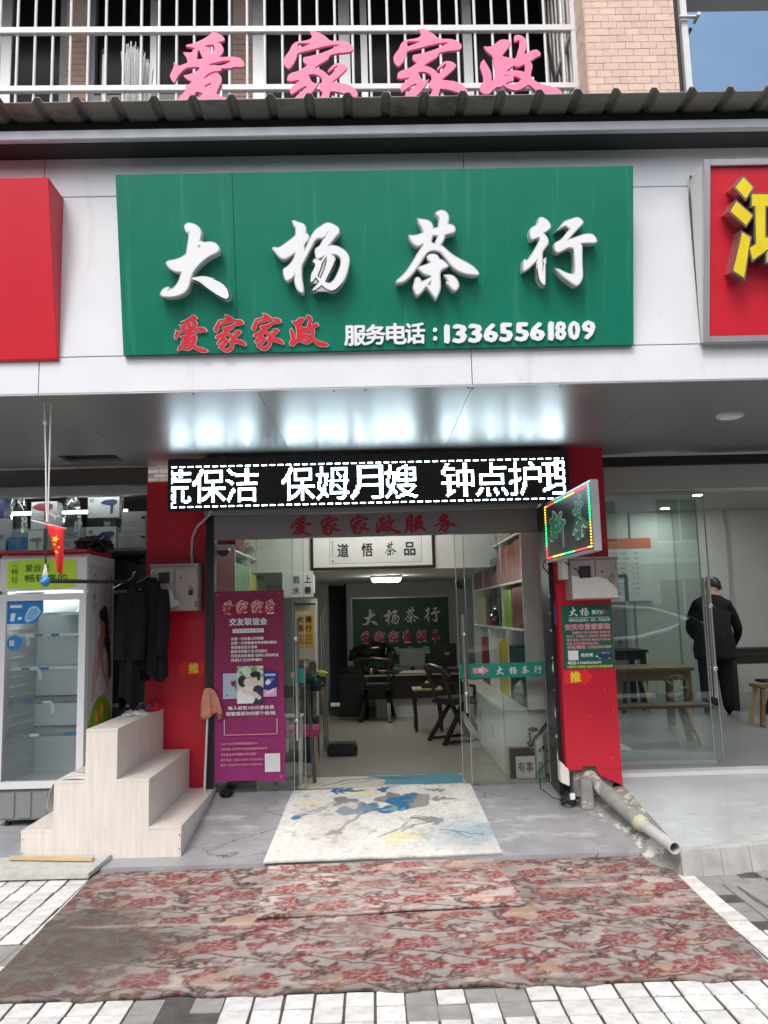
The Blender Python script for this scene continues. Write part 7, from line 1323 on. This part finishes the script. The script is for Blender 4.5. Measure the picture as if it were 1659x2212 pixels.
for k, (px_, py_) in enumerate(((1506, 1067), (1436, 1096), (1372, 1123))):
    q = atz(px_, py_, 3.05); t = thing('ceiling_spot', 'small lit ceiling spot in the eating place', 'lamp', (q.x, q.y, 3.04), 'ceiling spots of the eating place'); MB().lathe((q.x, q.y, 3.030), [(0, 0), (.055, 0), (.055, .018)], 16).build('lamp_face', 'spot_cool', t); MB().lathe((q.x, q.y, 3.032), [(.056, 0), (.08, .002), (.08, .017), (.056, .017)], 16).build('rim', 'white_paint', t)
# person in black, bowed, seen from behind
px_, py_, fz = 4.05, 9.62, .33
J = {'pel': (0, 0, .90, .185, .14), 'wa': (.0, .01, 1.10, .170, .125), 'ch': (.01, .06, 1.28, .185, .135), 'sh': (.02, .11, 1.42, .135, .10), 'nk': (.03, .18, 1.515, .080), 'hd0': (.05, .24, 1.575, .082, .086), 'hd1': (.06, .29, 1.635, .084, .092), 'hd2': (.07, .31, 1.685, .062, .07)}
E_ = [('pel', 'wa'), ('wa', 'ch'), ('ch', 'sh'), ('sh', 'nk'), ('nk', 'hd0'), ('hd0', 'hd1'), ('hd1', 'hd2')]
for s, n_ in ((-1, 'l'), (1, 'r')):
    J.update({n_+'s': (s*.165+.02, .12, 1.385, .082), n_+'u': (s*.235+.02, .14, 1.22, .070), n_+'e': (s*.275+.03, .18, 1.07, .058), n_+'f': (s*.235+.06, .30, .96, .046), n_+'w': (s*.19+.09, .39, .88, .030), n_+'h': (s*.17+.10, .44, .845, .034, .022)})
    E_ += [('sh', n_+'s'), (n_+'s', n_+'u'), (n_+'u', n_+'e'), (n_+'e', n_+'f'), (n_+'f', n_+'w'), (n_+'w', n_+'h')]
    for k in range(4): b0 = Vector((s*.17+.10-.027+.018*k, .475, .835)); J[f'{n_}k{k}'] = (*b0, .0095); J[f'{n_}t{k}'] = (b0.x, b0.y+.04+.006*(k in (1, 2)), b0.z-.022, .0085); E_ += [(n_+'h', f'{n_}k{k}'), (f'{n_}k{k}', f'{n_}t{k}')]
    J[n_+'th'] = (s*.17+.10-s*.045, .46, .85, .010); J[n_+'tt'] = (s*.17+.10-s*.055, .495, .838, .009); E_ += [(n_+'h', n_+'th'), (n_+'th', n_+'tt')]
    J.update({n_+'p': (s*.09, .0, .84, .125, .125), n_+'q': (s*.10, .02, .66, .108), n_+'n': (s*.105, .03, .48, .088), n_+'c': (s*.11, -.0, .29, .082), n_+'a': (s*.115, -.01, .10, .064), n_+'b': (s*.12, .07, .035, .042, .03), n_+'o': (s*.13, .17, .028, .034, .024)})
    E_ += [('pel', n_+'p'), (n_+'p', n_+'q'), (n_+'q', n_+'n'), (n_+'n', n_+'c'), (n_+'c', n_+'a'), (n_+'a', n_+'b'), (n_+'b', n_+'o')]
ROT = Matrix.Rotation(math.radians(-18), 3, 'Z')
J2 = {}
for k, v in J.items(): p_ = ROT@Vector((v[0], v[1], v[2])); J2[k] = (px_+p_.x, py_+p_.y, fz+p_.z*.93, *v[3:])
pe_ = thing('person', 'person in black clothes bowing over a table, seen from behind through the glass door', 'person', (px_, py_, fz))
body = sk('body', J2, E_, 'pel', 'cloth_black', pe_, 2); body.data.materials.append(M['skin'])
for p in body.data.polygons:
    c = Vector(p.center)-Vector((px_, py_, fz)); c.z /= .93; c = ROT.inverted()@c
    if c.z > 1.52 or (c.y > .40 and .75 < c.z < .92): p.material_index = 1
jk = MB(); n_, m_ = 36, 14; vs = []
for j in range(m_+1):
    t = j/m_; z = .70+.70*t; cy_ = .02+.09*max(0, (z-1.0))/.4; rx_ = .232-.03*math.sin(max(0, t-.25)*3.0)+.012*(t > .7); ry_ = .172-.02*t
    if t > .86: rx_ *= 1-.55*(t-.86)/.14; ry_ *= 1-.25*(t-.86)/.14
    for k in range(n_):
        a = 2*math.pi*k/n_; f = 1+.030*math.sin(6*a+j*.5)*(1-t*.6)+.022*math.sin(11*a-j*.8)+.012*math.sin(3*a+j*1.9); q_ = ROT@Vector((.008+rx_*math.cos(a)*f, cy_+ry_*math.sin(a)*f, 0)); vs.append((px_+q_.x, py_+q_.y, fz+z*.93+.01*math.sin(2*a)*(1-t)))
jk._a(vs, [(j*n_+k, j*n_+(k+1) % n_, (j+1)*n_+(k+1) % n_, (j+1)*n_+k) for j in range(m_) for k in range(n_)]); jo = jk.build('jacket', 'cloth_jacket', pe_, smooth=True); mo = jo.modifiers.new('t', 'SOLIDIFY'); mo.thickness = .004
hb = MB(); c = ROT@Vector((.062, .275, 1.65)); hb.blob((px_+c.x, py_+c.y, fz+c.z*.93+.002), .098, .104, .108, 18, 12); hb.build('hair', 'hair', pe_, smooth=True)
for s in (-1, 1): c = ROT@Vector((.062+s*.098, .31, 1.615)); MB().blob((px_+c.x, py_+c.y, fz+c.z*.93), .012, .02, .03, 8, 6).build('ear', 'skin', pe_, smooth=True)
# ------------------------------------------------------------------ street behind the camera, mirrored in the glass
rd = struct(BX(-40, 40, -9.0, -2.2, .0005, .004).build('road', 'grout', keep=True)); 
ob = thing('opposite_building', 'pale building across the street that the shop glass mirrors', 'building', (0, -17, 0)); BX(-26, 26, -26, -17, 0, 9.5).build('wall', 'facade_far', ob)
for f in range(3):
    for k in range(14):
        x = -22+k*3.3; z = 1.0+f*3.1; w1 = BX(x, x+1.7, -16.995, -16.95, z, z+1.6).build('window', 'window_dark', ob); BX(x-.06, x+1.76, -16.99, -16.9, z-.08, z).build('window_sill', 'facade_far_trim', w1); BX(x+.82, x+.88, -16.949, -16.93, z, z+1.6).build('mullion', 'facade_far_trim', w1)
for f in range(1, 3): BX(-26, 26, -16.97, -16.6, f*3.1+.1, f*3.1+.3).build('ledge', 'facade_far_trim', ob)
for k, (z0_, z1_) in enumerate(((6.4, 7.3), (7.4, 8.6))): tag(MB().tube([(-20+i*4, -7, z0_+(z1_-z0_)*i/10-.5*math.sin(math.pi*i/10)) for i in range(11)], .018, 6).build('overhead_cable', 'black', smooth=True), 'black overhead cable crossing the street', 'cable', 'overhead cables')
for x in (-20, 20): tag(MB().cyl((x, -7, 0), (x, -7, 9.2), .14, .10, n=12).build('cable_pole', 'mortar_grey', smooth=True), 'concrete pole holding the overhead cables', 'pole', 'cable poles')
# parked dark car, seen only as a reflection
cx0, cyf = 1.05, .55
car = thing('parked_car', 'dark parked car with bright window trim across from the eating place', 'car', (cx0+2.3, -.35, 0))
prof = [(.05, .25), (.0, .62), (.10, .95), (.85, 1.06), (1.45, 1.52), (1.8, 1.68), (2.9, 1.72), (3.8, 1.66), (4.25, 1.42), (4.5, 1.05), (4.62, .62), (4.55, .25)]
q = MB(); ny = 5; vs = []
for j, (yy, sh) in enumerate(((-1.8, .93), (-1.74, .98), (-.9, 1.0), (-.06, .98), (0, .93))):
    for x, z in prof: vs.append((cx0+2.3+(x-2.3)*(.98+.02*sh), cyf+yy*1+(-.14 if yy > -.9 else .14)*max(0, z-.98)/.5*(1 if yy != -.9 else 0), .30+(z-.30)*sh if z > .3 else z))
n_ = len(prof); q._a(vs, [(j*n_+i, j*n_+(i+1) % n_, (j+1)*n_+(i+1) % n_, (j+1)*n_+i) for j in range(4) for i in range(n_)]+[tuple(range(n_))[::-1], tuple(range(4*n_, 5*n_))]); q.build('body', 'car_paint', car, smooth=True)
wp = [(1.25, 1.08), (1.7, 1.48), (2.1, 1.60), (2.9, 1.63), (3.5, 1.58), (4.05, 1.40), (3.7, 1.24), (3.2, 1.13), (2.4, 1.09)]; yo = lambda z: cyf-.13*max(0, z-.98)/.5+.012
BXw = MB().poly([(cx0+x, yo(z)+.004, z) for x, z in wp]).build('side_window', 'car_glass', car); MB().tube([(cx0+x, yo(z)+.012, z) for x, z in [(2.35, 1.615)]+wp[3:]+[(1.9, 1.085)]], .034, 6).build('window_trim', 'car_trim', car)
for x in (.85, 3.75):
    wh = MB().lathe((cx0+x, cyf-.17, .33), [(.20, 0), (.31, .0), (.33, .03), (.33, .17), (.31, .20), (.20, .2)], 28, 'y').build('wheel', 'car_tyre', car, smooth=True); rm = MB().lathe((cx0+x, cyf+.005, .33), [(.19, 0), (.215, 0), (.215, .02), (.19, .02)], 26, 'y')
    for k in range(5): a = k*2*math.pi/5; rm.bar((cx0+x+.03*math.cos(a), cyf+.02, .33+.03*math.sin(a)), (cx0+x+.20*math.cos(a), cyf+.015, .33+.20*math.sin(a)), .05, .02)
    rm.build('rim', 'car_trim', wh)
MB().bar((cx0+2.55, cyf+.02, .86), (cx0+2.8, cyf+.02, .86), .03).build('door_handle', 'chrome_trim', car); MB().bar((cx0+1.6, cyf+.02, .86), (cx0+1.85, cyf+.02, .86), .03).build('door_handle', 'chrome_trim', car)

# grit and crumbs on the paving
gq = MB()
for k in range(420):
    x, y = RN.uniform(-2.4, 2.4), RN.uniform(2.9, 5.35)
    if in_carpet(x, y) and RN.random() < .55: continue
    z = .013 if not in_carpet(x, y) else .028; s_ = RN.uniform(.0015, .0045); gq.blob((x, y, z), s_, s_*1.2, s_*.6, 5, 3, .3)
gr_ = stuff(gq.build('grit', 'mortar_grey')); gr_['label'] = 'scattered grit and crumbs on the pavement'
